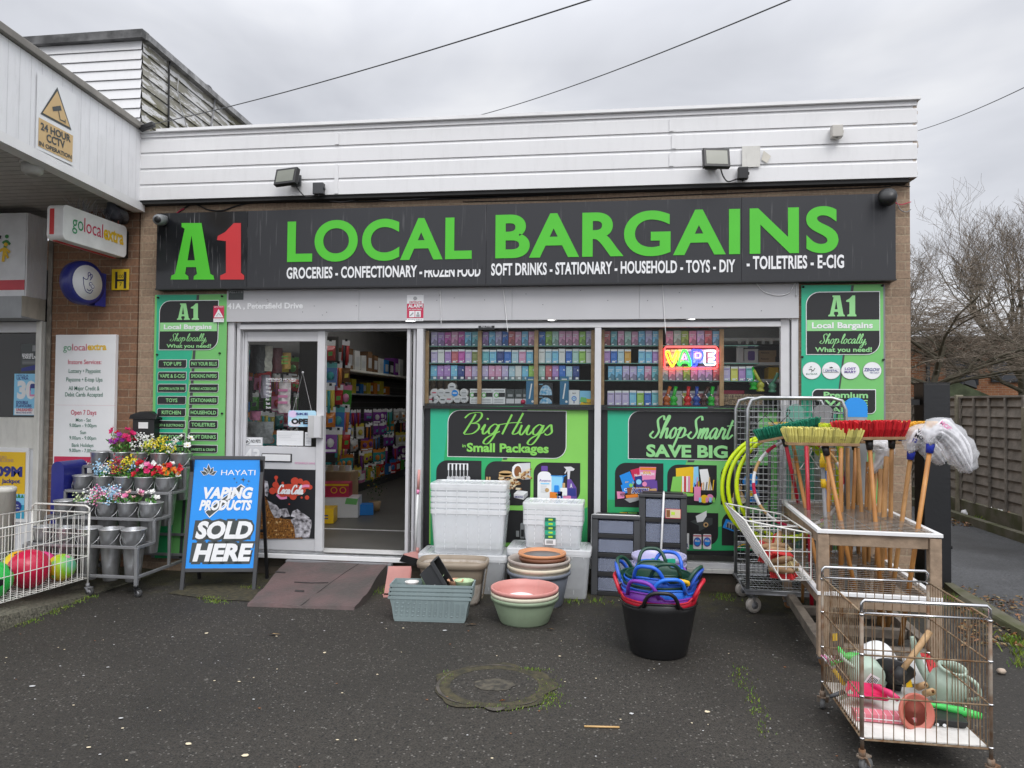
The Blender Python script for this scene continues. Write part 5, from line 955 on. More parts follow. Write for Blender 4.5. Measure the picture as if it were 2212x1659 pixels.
for r_ in range(8):
    z = .60+r_*.225; y = .75
    i = 0; pc = None
    while y < 7.6:
        if z > 1.7 and y > 2.6: break
        if i % 3 == 0: pc = random.choice(HPC)
        kind = (r_+i//3) % 3; src = hang(pc, kind)
        if src.name in used: o = src.copy(); COL.objects.link(o)
        else: o = src; used.add(src.name)
        o.location = (-3.98+random.uniform(-.06, .1), y, z+random.uniform(-.01, .01)); o.rotation_euler = (0, random.uniform(-.05, .05), R(52)+random.uniform(-.3, .3)); s_ = random.uniform(1.0, 1.3); o.scale = (s_, 1, s_)
        tag(o, f'{pc} packed item, {ORD[i] if i < 30 else "last"} from the window in the {ORD[r_]} hook row up the product wall', 'hanging pack', 'packs hanging on the product wall'); i += 1; y += .145+.011*y; nh += 1
for r_ in range(5):
    for c_ in range(3):
        q = py(714+c_*17, 735+r_*48, 1.45+.12*c_); pc = HPC[(r_*4+c_*3) % 11]; o = hang(pc, (r_+c_) % 3)
        if o.name in used: o = o.copy(); COL.objects.link(o)
        o.location = q; o.rotation_euler = (0, .03*c_, R(20)+.2*c_); o.scale = (1.25, 1, 1.35); tag(o, f'{pc} toy pack, {ORD[c_]} across in the {ORD[r_]} row down the rack at the door edge', 'hanging pack', 'toy packs on the rack at the door edge')
t = thing('hook_rack', 'narrow dark hook rack just inside the door edge', 'rack', (-3.2, 1.75, .21)); b = MB(); b.box(-3.7, -3.22, 1.85, 1.88, .9, 2.4, M_SLAT); b.build('panel', t, world=True); b = MB(); b.cyl((-3.5, 1.9, .21), (-3.5, 1.9, 2.4), .02, M_DGREY); b.build('post', t, world=True)
# stock on the high shelf and on the middle shelf
random.seed(5)
for i in range(14):
    y = 2.75+i*.30; c = random.choice(['white', 'white', 'black', 'brown', 'white', 'blue', 'purple']); o = MB(); h = random.uniform(.22, .34); o.box(0, .2, -.11, .11, 0, h, K('pack_'+c, HPV[c], .25)); o.rect(.03, .17, h*.2, h*.8, -.112, M_GREY if c == 'white' else C_WHT); o.quad((.201, -.08, h*.2), (.201, .08, h*.2), (.201, .08, h*.7), (.201, -.08, h*.7), C_GRY)
    single(o, 'boxed_item', f'{c} packaged item, {ORD[i]} along the high cream shelf', 'box', (-4.02, y, 2.1), group='goods on the high shelf')
for i in range(11):
    y = 2.8+i*.36; c = random.choice(['white', 'yellow', 'blue', 'red', 'white', 'orange', 'pink']); o = MB(); h = random.uniform(.12, .24); o.box(0, .13, -.09, .09, 0, h, K('pack_'+c, HPV[c], .25)); o.rect(.02, .11, h*.25, h*.75, -.092, C_WHT if c != 'white' else C_SKY)
    single(o, 'boxed_item', f'{c} carton, {ORD[i]} along the middle shelf of the product wall', 'box', (-4.12, y, 1.756), group='goods on the middle shelf')
for i in range(9):
    y = 3.3+i*.5; c = ['red', 'yellow', 'red', 'pink', 'yellow', 'orange', 'blue', 'red', 'green'][i]; o = MB(); o.box(0, .2, -.15, .15, 0, .18, K('pack_'+c, HPV[c], .25)); o.quad((.201, -.1, .04), (.201, .1, .04), (.201, .1, .14), (.201, -.1, .14), C_WHT)
    single(o, 'boxed_item', f'{c} box, {ORD[i]} along the base shelf of the product wall', 'box', (-4.1, y, .341), group='boxes on the base shelf')
# floor stock just inside the doorway
def fbox(name, label, x0_, y, z, w, d, h, m, deco=None, rz=0): o = MB(); o.box(-w/2, w/2, -d/2, d/2, 0, h, m); deco and deco(o, w, d, h); return single(o, name, label, 'box', (x0_-.42, y, z), rz, bev=.003)
fbox('stock_box', 'yellow open box on the floor inside the doorway', -2.92, 1.75, .213, .3, .3, .17, C_YEL, lambda o, w, d, h: [o.rect(-w*.3, w*.3, h*(.3+k*.2), h*(.38+k*.2), -d/2-.001, C_NAVY) for k in range(2)], R(12)); fbox('stock_box', 'white box with a green price star inside the doorway', -2.85, 2.25, .211, .4, .36, .24, C_WHT, lambda o, w, d, h: o.flat([(w*.1, h*.7), (w*.45, h*.65), (w*.5, h*.95), (w*.15, h)], -d/2-.001, C_LGR), R(12)); fbox('stock_box', 'small blue box on the floor past the white one', -2.62, 2.42, .211, .18, .2, .13, C_BLUE, None, R(20)); fbox('stock_box', 'red retail box standing on the white box', -2.95, 2.25, .453, .36, .26, .17, C_CRED, lambda o, w, d, h: (o.ring((0, -d/2-.002, h*.5), .035, .006, C_YEL), o.ring((w*.3, -d/2-.002, h*.5), .035, .006, C_YEL), o.rect(-w*.5, w*.5, h*.8, h*.95, -d/2-.001, C_YEL)), R(10)); fbox('stock_box', 'tall brown cardboard box behind the red box', -3.1, 2.75, .211, .42, .3, .5, M_CARD)
q = MB(); [q.box(-.2+k*.08, -.14+k*.08, -.03, .03, 0, .07, C_IVO if k % 2 else C_WHT) for k in range(5)]; q.box(-.22, .22, -.05, .05, -.012, -.001, C_IVO); single(q, 'mug_tray', 'tray of small cream cups on the tall cardboard box', 'tray', (-3.52, 2.68, .724))
pt = thing('potted_plant', 'small dark green leafy plant beside the red box inside the doorway', 'plant', (-3.02, 2.72, .211)); b = MB(); b.lathe([(.06, 0), (.08, .12)], M_CARD, 12); b.build('pot', pt); b = MB(); mg = K('leaf_dark', (.02, .09, .02)); random.seed(2)
for k in range(90):
    c = Vector((random.gauss(0, .07), random.gauss(0, .07), .2+random.gauss(.18, .11))); u = Vector((random.uniform(-1, 1), random.uniform(-1, 1), random.uniform(-1, 1))).normalized(); v = u.cross(Vector((.3, .5, .8))).normalized(); b.quad(c-u*.02, c-v*.012, c+u*.02, c+v*.012, mg if k % 5 else C_YEL)
b.build('leaves', pt)
# bags and textiles hanging inside the door glass
random.seed(8)
for i, (u0, v0, u1, v1, c, lab) in enumerate(((540, 745, 572, 806, (.03, .03, .03), 'black glittery fabric pack hanging in the door glass'), (560, 748, 588, 802, (.55, .53, .45), 'cream cushion in clear wrap hanging in the door glass'), (588, 752, 609, 806, (.10, .015, .02), 'dark red fringed fabric pack hanging in the door glass'), (610, 762, 628, 797, (.6, .35, .08), 'orange and lime striped roll hanging in the door glass'), (564, 810, 582, 860, (.45, .42, .5), 'pale lilac textile hanging in the door glass'), (602, 826, 627, 892, (.7, .62, .62), 'white and pink sock pack hanging in the door glass'), (536, 822, 546, 868, (.02, .02, .02), 'black garment hanging at the door hinge side'), (530, 910, 590, 958, (.30, .31, .32), 'grey plastic sheet bag standing low in the door glass'), (540, 888, 563, 908, (.6, .2, .35), 'pink folder standing low in the door glass'))):
    y = .35+.03*i; p, q = py(u0, v0, y), py(u1, v1, y); w, h = q.x-p.x, p.z-q.z; m = mat('textile_%d' % i, c, .35, bump=.8, bs=40, var=.3, vs=20); o = MB(); N_ = 6
    vs = [(w*(-.5+k/N_)*(1-.12*math.sin(3*l)), -.03*math.sin(math.pi*k/N_)-.008*math.sin(5*l+2*k), -h*l/5) for l in range(6) for k in range(N_+1)]
    o.add(vs, [(l*(N_+1)+k, (l+1)*(N_+1)+k, (l+1)*(N_+1)+k+1, l*(N_+1)+k+1) for l in range(5) for k in range(N_)], m, True)
    if i in (3, 5): [o.rect(-w*.4, w*.4, -h*(.3+.2*k), -h*(.22+.2*k), -.04, C_PNK if i == 5 else C_LIME) for k in range(3)]
    single(o, 'hanging_textile', lab, 'textile', ((p.x+q.x)/2, y, p.z), rz=0)
# brown blinds stacked upright by the right hand side of the doorway
for i in range(5):
    o = MB(); o.tube([(0, 0, 0), (.01, 0, 1.75)], .035, mat('bamboo_roll', (.12, .09, .06), .8, var=.3, vs=30), 8); single(o, 'rolled_mat', f'tall brown rolled mat, {ORD[i]} of five leaning inside the doorway', 'rolled mat', (-2.09+i*.07, 1.6+i*.05, .211), group='rolled mats inside the doorway')
# ------------------------------------------------------------------ fixtures on the facade
def wire(name, label, pts, r, m, y=None, sm=True, cat='cable'):
    P = [py(*p, y) if y is not None else Vector(p) for p in pts]
    b = MB(); b.tube(crom(P) if sm else P, r, m, 6); return single(b, name, label, cat)
def floodlight(u, v, w, h, rz, rx, label):
    q = py(u, v, -.27); t = thing('floodlight', label, 'floodlight', q, rz)
    M_ = rot('X', rx); b = MB(M_); b.box(-w/2, w/2, -.02, .03, -h/2, h/2, M_BLACK); b.build('housing', t, bev=.006)
    b = MB(M_); b.quad((-w*.40, -.0225, -h*.36), (w*.40, -.0225, -h*.36), (w*.40, -.0225, h*.36), (-w*.40, -.0225, h*.36), mat('lamp_lens', (.19, .20, .165), .2, vs=3)); b.build('lens', t)
    b = MB(); b.box(-.04, .04, .02, .15, -.02, .01, M_DGREY); b.box(-.05, .05, .13, .15, -.05, .05, M_DGREY); b.build('bracket', t)
floodlight(619, 382, .235, .16, R(-14), -14, 'black floodlight over the first letters of the sign, tilted sideways'); floodlight(1547, 342, .225, .17, R(10), -10, 'black floodlight above the last letters of the sign beside a patch plate')
def jbox(u0, v0, u1, v1, y, d, m, label):
    p, q = py(u0, v0, y), py(u1, v1, y); b = MB(); b.box(p.x, q.x, y, y+d, q.z, p.z, m); b.cyl(((p.x+q.x)/2, y+d/2, q.z-.015), ((p.x+q.x)/2, y+d/2, q.z), .012, m); b.cyl((q.x, y+d/2, (p.z+q.z)/2), (q.x+.012, y+d/2, (p.z+q.z)/2), .014, m)
    return single(b, 'junction_box', label, 'junction box', bev=.006)
jbox(675, 394, 697, 418, -.18, .06, M_DGREY, 'dark square junction box below the floodlight near the sign start'); jbox(1595, 360, 1617, 385, -.18, .06, M_BLACK, 'black square junction box under the patch plate'); jbox(1798, 269, 1822, 294, -.19, .07, mat('aged_white_plastic', (.48, .46, .42), .5), 'aged white square junction box high on the cladding')
p, q = py(1603, 316, -.125), py(1642, 360, -.125); b = MB(); b.box(p.x, q.x, -.126, -.119, q.z, p.z, mat('patch_plate', (.62, .61, .57), .5, dirt=.4)); b.flat([(q.x+.012, (p.z+q.z)/2-.03), (q.x+.06, (p.z+q.z)/2-.06), (q.x+.09, (p.z+q.z)/2+.0), (q.x+.03, (p.z+q.z)/2+.05)], -.119, mat('sealant', (.6, .57, .5), .6)); single(b, 'patch_plate', 'off white patch plate with smeared sealant on the cladding', 'plate')
wire('lamp_cable', 'short black cable looping from the floodlight to its junction box', [(638, 396), (645, 410), (660, 425), (676, 424), (685, 418)], .006, M_BLACK, -.14)
wire('lamp_cable', 'black cable drooping from the floodlight by the patch plate', [(1556, 362), (1562, 380), (1572, 392), (1588, 388), (1597, 384)], .006, M_BLACK, -.14)
wire('wall_cable', 'black cable clipped along the bricks above the sign', [(385, 458), (417, 441), (450, 453), (480, 455), (510, 445), (540, 439), (612, 436), (760, 436), (942, 430), (1100, 425), (1330, 415), (1530, 407), (1700, 402), (1850, 392), (1965, 386)], .007, M_BLACK, -.012)
wire('wall_cable', 'thin grey cable sagging along the bricks under the cladding', [(692, 418), (700, 430), (740, 436), (790, 428), (850, 432), (950, 426), (1060, 421), (1200, 415), (1400, 405), (1590, 391), (1606, 386), (1622, 398), (1640, 399), (1700, 394), (1830, 386), (1960, 380)], .005, M_GREY, -.016)
wire('wall_cable', 'thin black cable below the clipped one along the sign top', [(1000, 436), (1250, 430), (1500, 420), (1560, 418), (1750, 410), (1906, 404), (1930, 400), (1966, 403)], .004, M_BLACK, -.01)
for i, (u, v) in enumerate(((1932, 436), (1944, 452))): wire('loose_cable', ('red tipped wire tail hanging from the dome camera', 'short grey wire tail at the sign end')[i], [(1930, 420), (1936, 432), (u, v), (u+14, v+6), (1968, v)], .004, M_GREY if i else C_CRED, -.02)
wire('loose_cable', 'red wire tail by the camera at the sign start', [(380, 462), (388, 456), (398, 450)], .006, C_CRED, -.014)
for pts, lab in (([(951, 628), (952, 660), (953, 702)], 'white string hanging over the shutter housing near the alarm sticker'), ([(1087, 622), (1091, 660), (1097, 718)], 'white string hanging past the rail above the first window'), ([(1431, 612), (1434, 660), (1438, 722)], 'white string hanging above the neon sign'), ([(1634, 612), (1650, 630), (1680, 638), (1705, 632), (1718, 612), (1720, 640)], 'slack white string looped at the end of the shutter housing')): wire('string', lab, pts, .0035, M_WHITE, -.038, cat='string')
# cameras
t = thing('bullet_camera', 'grey bullet camera at the top corner where the sign begins', 'camera', py(347, 475, -.2)); b = MB(at(0, 0, 0) @ rot('Z', 18) @ rot('X', 12)); b.lathe([(.03, -.1), (.05, -.1), (.052, .0), (.05, .08), (.03, .1)], mat('camera_grey', (.20, .21, .22), .45, dirt=.4), 18, M=rot('X', 90)); b.build('housing', t)
b = MB(rot('Z', 18) @ rot('X', 12)); b.lathe([(.0, .101), (.03, .103), (.03, .10)], M_BLACK, 16, M=rot('X', 90)); b.build('lens', t); b = MB(); b.cyl((0, .05, .03), (0, .19, .07), .02, M_GREY); b.build('bracket', t)
t = thing('dome_camera', 'black dome camera on the end of the sign', 'camera', py(1917, 429, -.19)); b = MB(rot('Z', -20) @ rot('X', 60)); b.lathe([(.0, -.06), (.04, -.05), (.068, -.02), (.075, .02), (.07, .05), (.03, .07)], M_BLACK, 20); b.build('housing', t); b = MB(rot('Z', -20) @ rot('X', 60)); b.lathe([(.0, -.065), (.035, -.055), (.04, -.045)], mat('gloss_dome', (.01, .01, .012), .08), 16); b.build('lens', t); b = MB(); b.cyl((0, .03, 0), (0, .07, .02), .03, M_BLACK); b.build('bracket', t)
# letter box on the party wall
p, q = py(284, 905, -.12), py(334, 990, -.12); t = thing('post_box', 'black wall post box with peaked lid and white name slot', 'post box', ((p.x+q.x)/2, -.06, q.z)); w = q.x-p.x; h = p.z-q.z
b = MB(); b.box(-w*.45, w*.45, -.06, .055, 0, h, M_BLACK); b.build('body', t, bev=.005); b = MB(); b.add([(-w*.56, -.08, h), (w*.56, -.08, h), (w*.56, -.06, h+.04), (w*.2, -.05, h+.07), (-w*.2, -.05, h+.07), (-w*.56, -.06, h+.04), (-w*.56, .055, h), (w*.56, .055, h), (w*.2, .055, h+.075), (-w*.2, .055, h+.075)], [(0, 1, 2, 3, 4, 5), (6, 9, 8, 7), (3, 2, 7, 8), (4, 3, 8, 9), (5, 4, 9, 6), (0, 5, 6), (1, 7, 2), (0, 6, 7, 1)], M_BLACK); b.build('lid', t, bev=.003); b = MB(); b.box(-w*.2, w*.2, -.062, -.0602, h*.76, h*.92, M_WHITE); b.build('name_slot', t)
# overhead lines
def oline(u0, v0, y0, u1, v1, y1, label):
    a, c = py(u0, v0, y0), py(u1, v1, y1); b = MB(); n = 14; b.tube([a.lerp(c, i/n)-Vector((0, 0, .05*(1-(2*i/n-1)**2))) for i in range(n+1)], .0042, M_DGREY, 5); return single(b, 'overhead_wire', label, 'overhead wire')
oline(330, 268, -.05, 1420, -48, -3.2, 'overhead wire running up from the clamp at the canopy corner'); oline(1032, 250, 1.2, 1800, -40, -3.0, 'overhead wire rising from behind the middle of the roof'); oline(1984, 282, 2.5, 2400, 92, -1.5, 'overhead wire behind the far end of the roof')
b = MB(); a, c = py(303, 279, -.16), py(333, 268, -.16); b.beam(a, c, .05, .045, M_BLACK); single(b, 'cable_clamp', 'black cable clamp where the wire meets the canopy corner', 'clamp', bev=.006)
# pigeon on the light box sign
def pigeon(loc, rz):
    t = thing('pigeon', 'grey pigeon perched on the end of the projecting sign', 'pigeon', loc, rz); mg = mat('pigeon_grey', (.085, .09, .11), .7, var=.25, vs=18, bump=.4, bs=90)
    b = MB(); R_ = [((-.19, 0, .055), .012), ((-.13, 0, .07), .03), ((-.07, 0, .088), .055), ((-.01, 0, .102), .072), ((.045, 0, .11), .072), ((.085, 0, .13), .054), ((.105, 0, .16), .036), ((.112, 0, .182), .034), ((.122, 0, .2), .032), ((.133, 0, .205), .026), ((.148, 0, .2), .010)]
    b.tube(crom([p for p, r in R_], 3), [max(.006, r) for (p, r), (p2, r2) in zip(R_, R_[1:]) for r in (r, r+(r2-r)/3, r+2*(r2-r)/3)]+[R_[-1][1]], mg, 14); b.build('body', t)
    b = MB(); b.tube([(.15, 0, .2), (.163, 0, .197), (.178, 0, .188)], [.008, .006, .002], M_BLACK, 6); b.build('beak', t)
    for s in (-1, 1):
        b = MB(); b.ball((.135, s*.024, .208), .005, mat('pigeon_eye', (.6, .2, .02), .2), 8); b.build('eye', t)
        b = MB(); b.tube(crom([(.06, s*.06, .12), (.0, s*.074, .105), (-.08, s*.055, .08), (-.17, s*.02, .058)]), [.02+.018*math.sin(math.pi*k/18) for k in range(19)], mat('pigeon_wing', (.14, .145, .16), .7, var=.3, vs=12), 8); b.build('wing', t)
        b = MB(); b.tube([(.0, s*.025, .05), (.005, s*.025, .0)], .005, mat('pigeon_foot', (.35, .1, .08), .6), 5); [b.tube([(.005, s*.025, .003), (.03*math.cos(a), s*.025+.03*math.sin(a), .003)], .0035, mat('pigeon_foot', (.35, .1, .08), .6), 4) for a in (-.5, 0, .5, 3.1)]; b.build('foot', t)
pigeon((XS-.06, -.155, 3.293), R(-75))
# ------------------------------------------------------------------ wheel helper, wire cage helper
M_TYRE = mat('castor_rubber', (.05, .05, .05), .7); M_RUST = mat('rusty_wire', (.15, .075, .03), .75, metal=.2, col2=(.30, .23, .15), vs=22); M_RUSTD = mat('rusty_steel', (.17, .085, .04), .75, metal=.3, col2=(.32, .28, .23), vs=14); M_WWIRE = mat('white_wire', (.72, .71, .67), .4, var=.05, vs=9, dirt=.2)
def castor(par, x, y, h, r, m, mt=M_TYRE, rz=0.0, off=.02):
    M_ = at(x, y, 0) @ rot('Z', rz); b = MB(M_); b.cyl((0, 0, h-.03), (0, 0, h), r*.45, m, 10); [b.beam((0, s*r*.42, h-.03), (off, s*r*.42, r), .03, .005, m, (1, 0, 0)) for s in (-1, 1)]; b.box(-.02, .02+off, -r*.45, r*.45, h-.035, h-.028, m); o = b.build('castor', par)
    b = MB(M_); b.lathe([(r*.5, -r*.33), (r*.92, -r*.33), (r, -r*.2), (r, r*.2), (r*.92, r*.33), (r*.5, r*.33)], mt, 18, c=(off, 0, r), M=rot('X', 90)); b.lathe([(0, -r*.36), (r*.5, -r*.33), (r*.5, r*.33), (0, r*.36)], M_GREY, 12, c=(off, 0, r), M=rot('X', 90)); b.build('wheel', o); return o
def wpanel(mb, a, b, c, d, nu, nv, r, m, k=4):
    """wires across the quad a-b-c-d: nu wires from edge ab to dc, nv wires from ad to bc"""
    a, b, c, d = map(Vector, (a, b, c, d))
    for i in range(nu): t = i/(nu-1); mb.tube([a.lerp(b, t), d.lerp(c, t)], r, m, k, cap=False)
    for i in range(nv): t = i/(nv-1); mb.tube([a.lerp(d, t), b.lerp(c, t)], r, m, k, cap=False)
# ------------------------------------------------------------------ white wire ball bin
A_ = pz(193, 1107, .685); e2 = Vector((-.0958, -.9954, 0)); e1 = Vector((-.9954, .0958, 0)); wd = .57; ln = .95
o3 = lambda a, b, z: Vector((A_.x, A_.y, 0))+e1*a+e2*b+Vector((0, 0, z))
t = thing('ball_bin', 'white wire bin on castors holding bright plastic balls', 'wire bin', (A_.x, A_.y, 0)); zb, zt = .145, .685
for nm, a, b, nu in (('side_panel', (0, 0), (wd, 0), 9), ('side_panel', (0, ln), (wd, ln), 9), ('front_panel', (0, 0), (0, ln), 18), ('back_panel', (wd, 0), (wd, ln), 18)):
    m = MB(); wpanel(m, o3(*a, zb), o3(*b, zb), o3(*b, zt), o3(*a, zt), nu, 4, .0035, M_WWIRE); m.tube([o3(*a, zt), o3(*b, zt)], .006, M_WWIRE, 6)
    if nm == 'side_panel': p, q = o3(*a, zt), o3(*b, zt); m.tube([p, p+Vector((0, 0, .035)), p.lerp(q, .06)+Vector((0, 0, .055)), p.lerp(q, .94)+Vector((0, 0, .055)), q+Vector((0, 0, .035)), q], .008, M_WWIRE, 8)
    m.build(nm, t, world=True)
m = MB(); wpanel(m, o3(0, 0, zb), o3(wd, 0, zb), o3(wd, ln, zb), o3(0, ln, zb), 12, 18, .0035, M_WWIRE); m.build('base', t, world=True)
for a in (0, wd):
    for b in (0, ln): m = MB(); m.cyl(o3(a, b, .09), o3(a, b, zt), .009, M_WWIRE, 8); m.build('post', t, world=True); p = o3(a, b, 0)-t.location; castor(t, p.x, p.y, .1, .035, M_GREY)
def ball(u, v, r, m, label, deco=0, d=None):
    # sits on the wire floor of the bin, in line with where it is seen
    c = pz(u, v, zb+r); q = c-A_; a_ = max(r+.012, min(wd-r-.012, q.dot(e1))); b_ = max(r+.012, min(ln-r-.012, q.dot(e2))); c = Vector((A_.x, A_.y, 0))+e1*a_+e2*b_+Vector((0, 0, zb+r+.004)); b = MB(); b.ball((0, 0, r), r, m, 28)
    if deco:    # printed patches hugging the surface
        rnd = random.Random(int(u*7)); ph = (1+5**.5)/2
        for q in [(0, s1*1, s2*ph) for s1 in (-1, 1) for s2 in (-1, 1)]+[(s1, s2*ph, 0) for s1 in (-1, 1) for s2 in (-1, 1)]+[(s2*ph, 0, s1) for s1 in (-1, 1) for s2 in (-1, 1)]:
            n = (Matrix.Rotation(rnd.random()*.3+u*.01, 3, 'Z') @ Vector(q)).normalized(); a1 = n.orthogonal().normalized(); a2 = n.cross(a1); k = 5 if deco == 1 else 12; rr_ = .40 if deco == 1 else .33
            b.add([Vector((0, 0, r))+(n+(a1*math.cos(2*math.pi*i/k)+a2*math.sin(2*math.pi*i/k))*rr_*.55).normalized()*r*1.006 for i in range(k)]+[Vector((0, 0, r))+n*r*1.012], [(i, (i+1) % k, k) for i in range(k)], M_BLACK if deco == 1 else (C_YEL, C_LIME, C_PNK)[int(abs(q[0])+2*abs(q[1])) % 3], True)
    return single(b, 'ball', label, 'ball', (c.x, c.y, c.z-r))
def rain_mat(name, cols):
    m = bpy.data.materials.new(name); m.use_nodes = True; t_ = m.node_tree; b = t_.nodes['Principled BSDF']; tc = t_.nodes.new('ShaderNodeTexCoord'); s = t_.nodes.new('ShaderNodeSeparateXYZ'); t_.links.new(tc.outputs['Generated'], s.inputs[0]); mixv = math_node(t_, 'ADD', math_node(t_, 'MULTIPLY', s.outputs[0], .7), math_node(t_, 'MULTIPLY', s.outputs[2], .3))
    t_.links.new(ramp(t_, mixv, [(i/(len(cols)-1), c) for i, c in enumerate(cols)]), b.inputs['Base Color']); b.inputs['Roughness'].default_value = .3; return m
RB = rain_mat('rainbow_ball', [(.7, .02, .25), (.75, .15, .02), (.75, .55, .02), (.25, .6, .03), (.02, .35, .6)]); RB2 = rain_mat('rainbow_ball_flip', [(.02, .3, .6), (.1, .6, .05), (.75, .6, .02), (.75, .2, .02), (.7, .03, .3)])
ball(93, 1232, .15, mat('red_ball', (.55, .015, .06), .25), 'large shiny red ball in the white wire bin'); ball(38, 1259, .138, mat('green_ball', (.03, .5, .08), .3), 'green football with black patches at the bin front', 1); ball(152, 1228, .108, RB, 'rainbow ball with small prints at the bin corner', 2); ball(22, 1222, .122, RB2, 'rainbow football with black patches behind the green one', 1); ball(4, 1246, .095, mat('orange_pink_ball', (.75, .16, .05), .3, col2=(.55, .03, .3), vs=5), 'orange and magenta ball at the edge of the bin'); ball(118, 1214, .11, mat('pink_ball', (.75, .05, .25), .3), 'bright pink ball half hidden behind the large red one')
# ------------------------------------------------------------------ flower stand
fs = thing('flower_stand', 'tiered grey steel flower stand on castors with galvanised buckets', 'flower stand', (-4.35, -.48, 0)); M_FR = mat('grey_steel_frame', (.27, .275, .285), .45, metal=.4, var=.1)
TX0, TX1 = -4.88, -3.86; TY = [-.83, -.60, -.375, -.15]; TZ = [.403, .596, .795, .996]
def fr(a, b, w=.024, nm='rail'): m = MB(); m.beam(a, b, w, w, M_FR); m.build(nm, fs, world=True, bev=.003)
for i in range(4):
    y, z = TY[i], TZ[i]; fr((TX0, y-.11, z), (TX1, y-.11, z)); fr((TX0, y+.11, z), (TX1, y+.11, z))
    for x in (TX0, TX1): fr((x, y-.11, z), (x, y+.11, z))
    if i: 
        for x in (TX0, TX1): fr((x, y-.11, TZ[i-1]), (x, y-.11, z), nm='leg')
for x in (TX0, TX1): fr((x, TY[0]-.11, .09), (x, TY[0]-.11, TZ[0]), .028, 'leg'); fr((x, TY[3]+.11, .09), (x, TY[3]+.11, TZ[3]), .028, 'leg'); fr((x, TY[0]-.11, .16), (x, TY[3]+.11, .16)); fr((x, TY[2]-.11, .16), (x, TY[2]-.11, TZ[2]), .022, 'leg')
fr((TX0, TY[0]-.11, .16), (TX1, TY[0]-.11, .16)); fr((TX0, TY[3]+.11, .16), (TX1, TY[3]+.11, .16)); fr((TX0, TY[3]+.11, .35), (TX1, TY[3]+.11, .35))
for x in (TX0, TX1):
    for y in (TY[0]-.11, TY[3]+.11): castor(fs, x-fs.location.x, y-fs.location.y, .1, .034, M_BLACK)
M_GALV = mat('bucket_steel', (.60, .61, .62), .3, metal=.72, var=.22, vs=7, bump=.05, bs=10)
BK = thing('flower_bucket', '', 'bucket'); b = MB(); b.shell([(.0, .0), (.055, 0), (.058, .004), (.097, .425), (.103, .428), (.103, .436), (.095, .436), (.056, .012), (0, .012)], M_GALV, n=26); b.build('body', BK)
b = MB(); b.tube(crom([(-.099, -.012, .40), (-.085, -.055, .34), (-.04, -.09, .295), (.0, -.1, .285), (.04, -.09, .295), (.085, -.055, .34), (.099, -.012, .40)]), .0028, M_STEEL, 5); b.build('handle', BK)
TN = ['front', 'second', 'third', 'top']; first = True; BP = {}
for i in range(4):
    for j in range(5):
        x = TX0+.105+j*.2025; y = TY[i]; z = TZ[i]-.30
        lab = f'galvanised flower bucket, {ORD[j]} from the left on the {TN[i]} tier of the stand'
        if first: BK.location = (x, y, z); BK['label'] = lab; BK['group'] = 'galvanised buckets on the flower stand'; first = False
        else: dup(BK, (x, y, z), random.uniform(-.25, .25), lab, 'galvanised buckets on the flower stand')
        BP[i, j] = (x, y, z+.43)
M_STEM = K('flower_stem', (.05, .16, .03)); M_LEAF = K('flower_leaf', (.07, .25, .04)); M_LEAF2 = K('flower_leaf_pale', (.22, .38, .10))
def bouquet(i, j, cols, label, kind=0, n=16, h=.12, sp=.09, dz=0, seed=0):
    x, y, z = BP[i, j]; rnd = random.Random(i*50+j+seed); t = thing('bouquet', label, 'flowers', (x, y, z-.12)); st = MB(); lf = MB(); bl = MB()
    for k in range(n):
        a = rnd.uniform(0, 6.28); rr_ = sp*math.sqrt(rnd.random()); tip = Vector((rr_*math.cos(a)*1.15, rr_*math.sin(a), .12+h*rnd.uniform(.35, 1.05)+dz-(rr_/sp)**2*.03))
        st.tube([(tip.x*.25, tip.y*.25, 0), (tip.x*.7, tip.y*.7, tip.z*.6), tip], .0025, M_STEM, 3)
        c = K('petal_%02d%02d%02d' % tuple(int(v*99) for v in cols[k % len(cols)]), cols[k % len(cols)], .6); nrm = Vector((tip.x*3, tip.y*3-.15, .25)).normalized(); a1 = nrm.orthogonal().normalized(); a2 = nrm.cross(a1)
        for q in range({0: 9, 1: 22, 2: 7}[kind]):
            if kind == 1:   # cluster of tiny florets
                p = tip+Vector((rnd.gauss(0, .022), rnd.gauss(0, .022), rnd.gauss(0, .022))); u = Vector((rnd.uniform(-1, 1), rnd.uniform(-1, 1), rnd.uniform(-.4, 1))).normalized(); v = u.orthogonal().normalized(); s_ = .009; bl.quad(p-u*s_, p-v*s_, p+u*s_, p+v*s_, c)
            else:           # ring of petals
                an = 6.28*q/(9 if kind == 0 else 7)+rnd.uniform(-.2, .2); d = a1*math.cos(an)+a2*math.sin(an); s_ = (.028 if kind == 0 else .036)*rnd.uniform(.8, 1.15); w = nrm.cross(d)*s_*.45; lift = nrm*(.012 if q % 2 else .004); bl.add([tip, tip+d*s_*.6+w+lift, tip+d*s_+lift*1.6, tip+d*s_*.6-w+lift], [(0, 1, 2, 3)], c)
        if kind != 1: bl.ball(tip+nrm*.006, .007, C_YEL if kind == 2 else c, 6)
        bl.build('flower_head', t); bl = MB()
        for q in range(3):
            p = Vector((tip.x*.8+rnd.gauss(0, .02), tip.y*.8+rnd.gauss(0, .02), .12+rnd.uniform(0, max(.02, tip.z-.14)))); u = Vector((rnd.uniform(-1, 1), rnd.uniform(-1, 1), rnd.uniform(.0, 1))).normalized(); v = u.orthogonal().normalized(); lf.quad(p-u*.026, p-v*.008, p+u*.026, p+v*.008, M_LEAF if q else M_LEAF2)
    st.build('stem', t); lf.build('leaves', t)
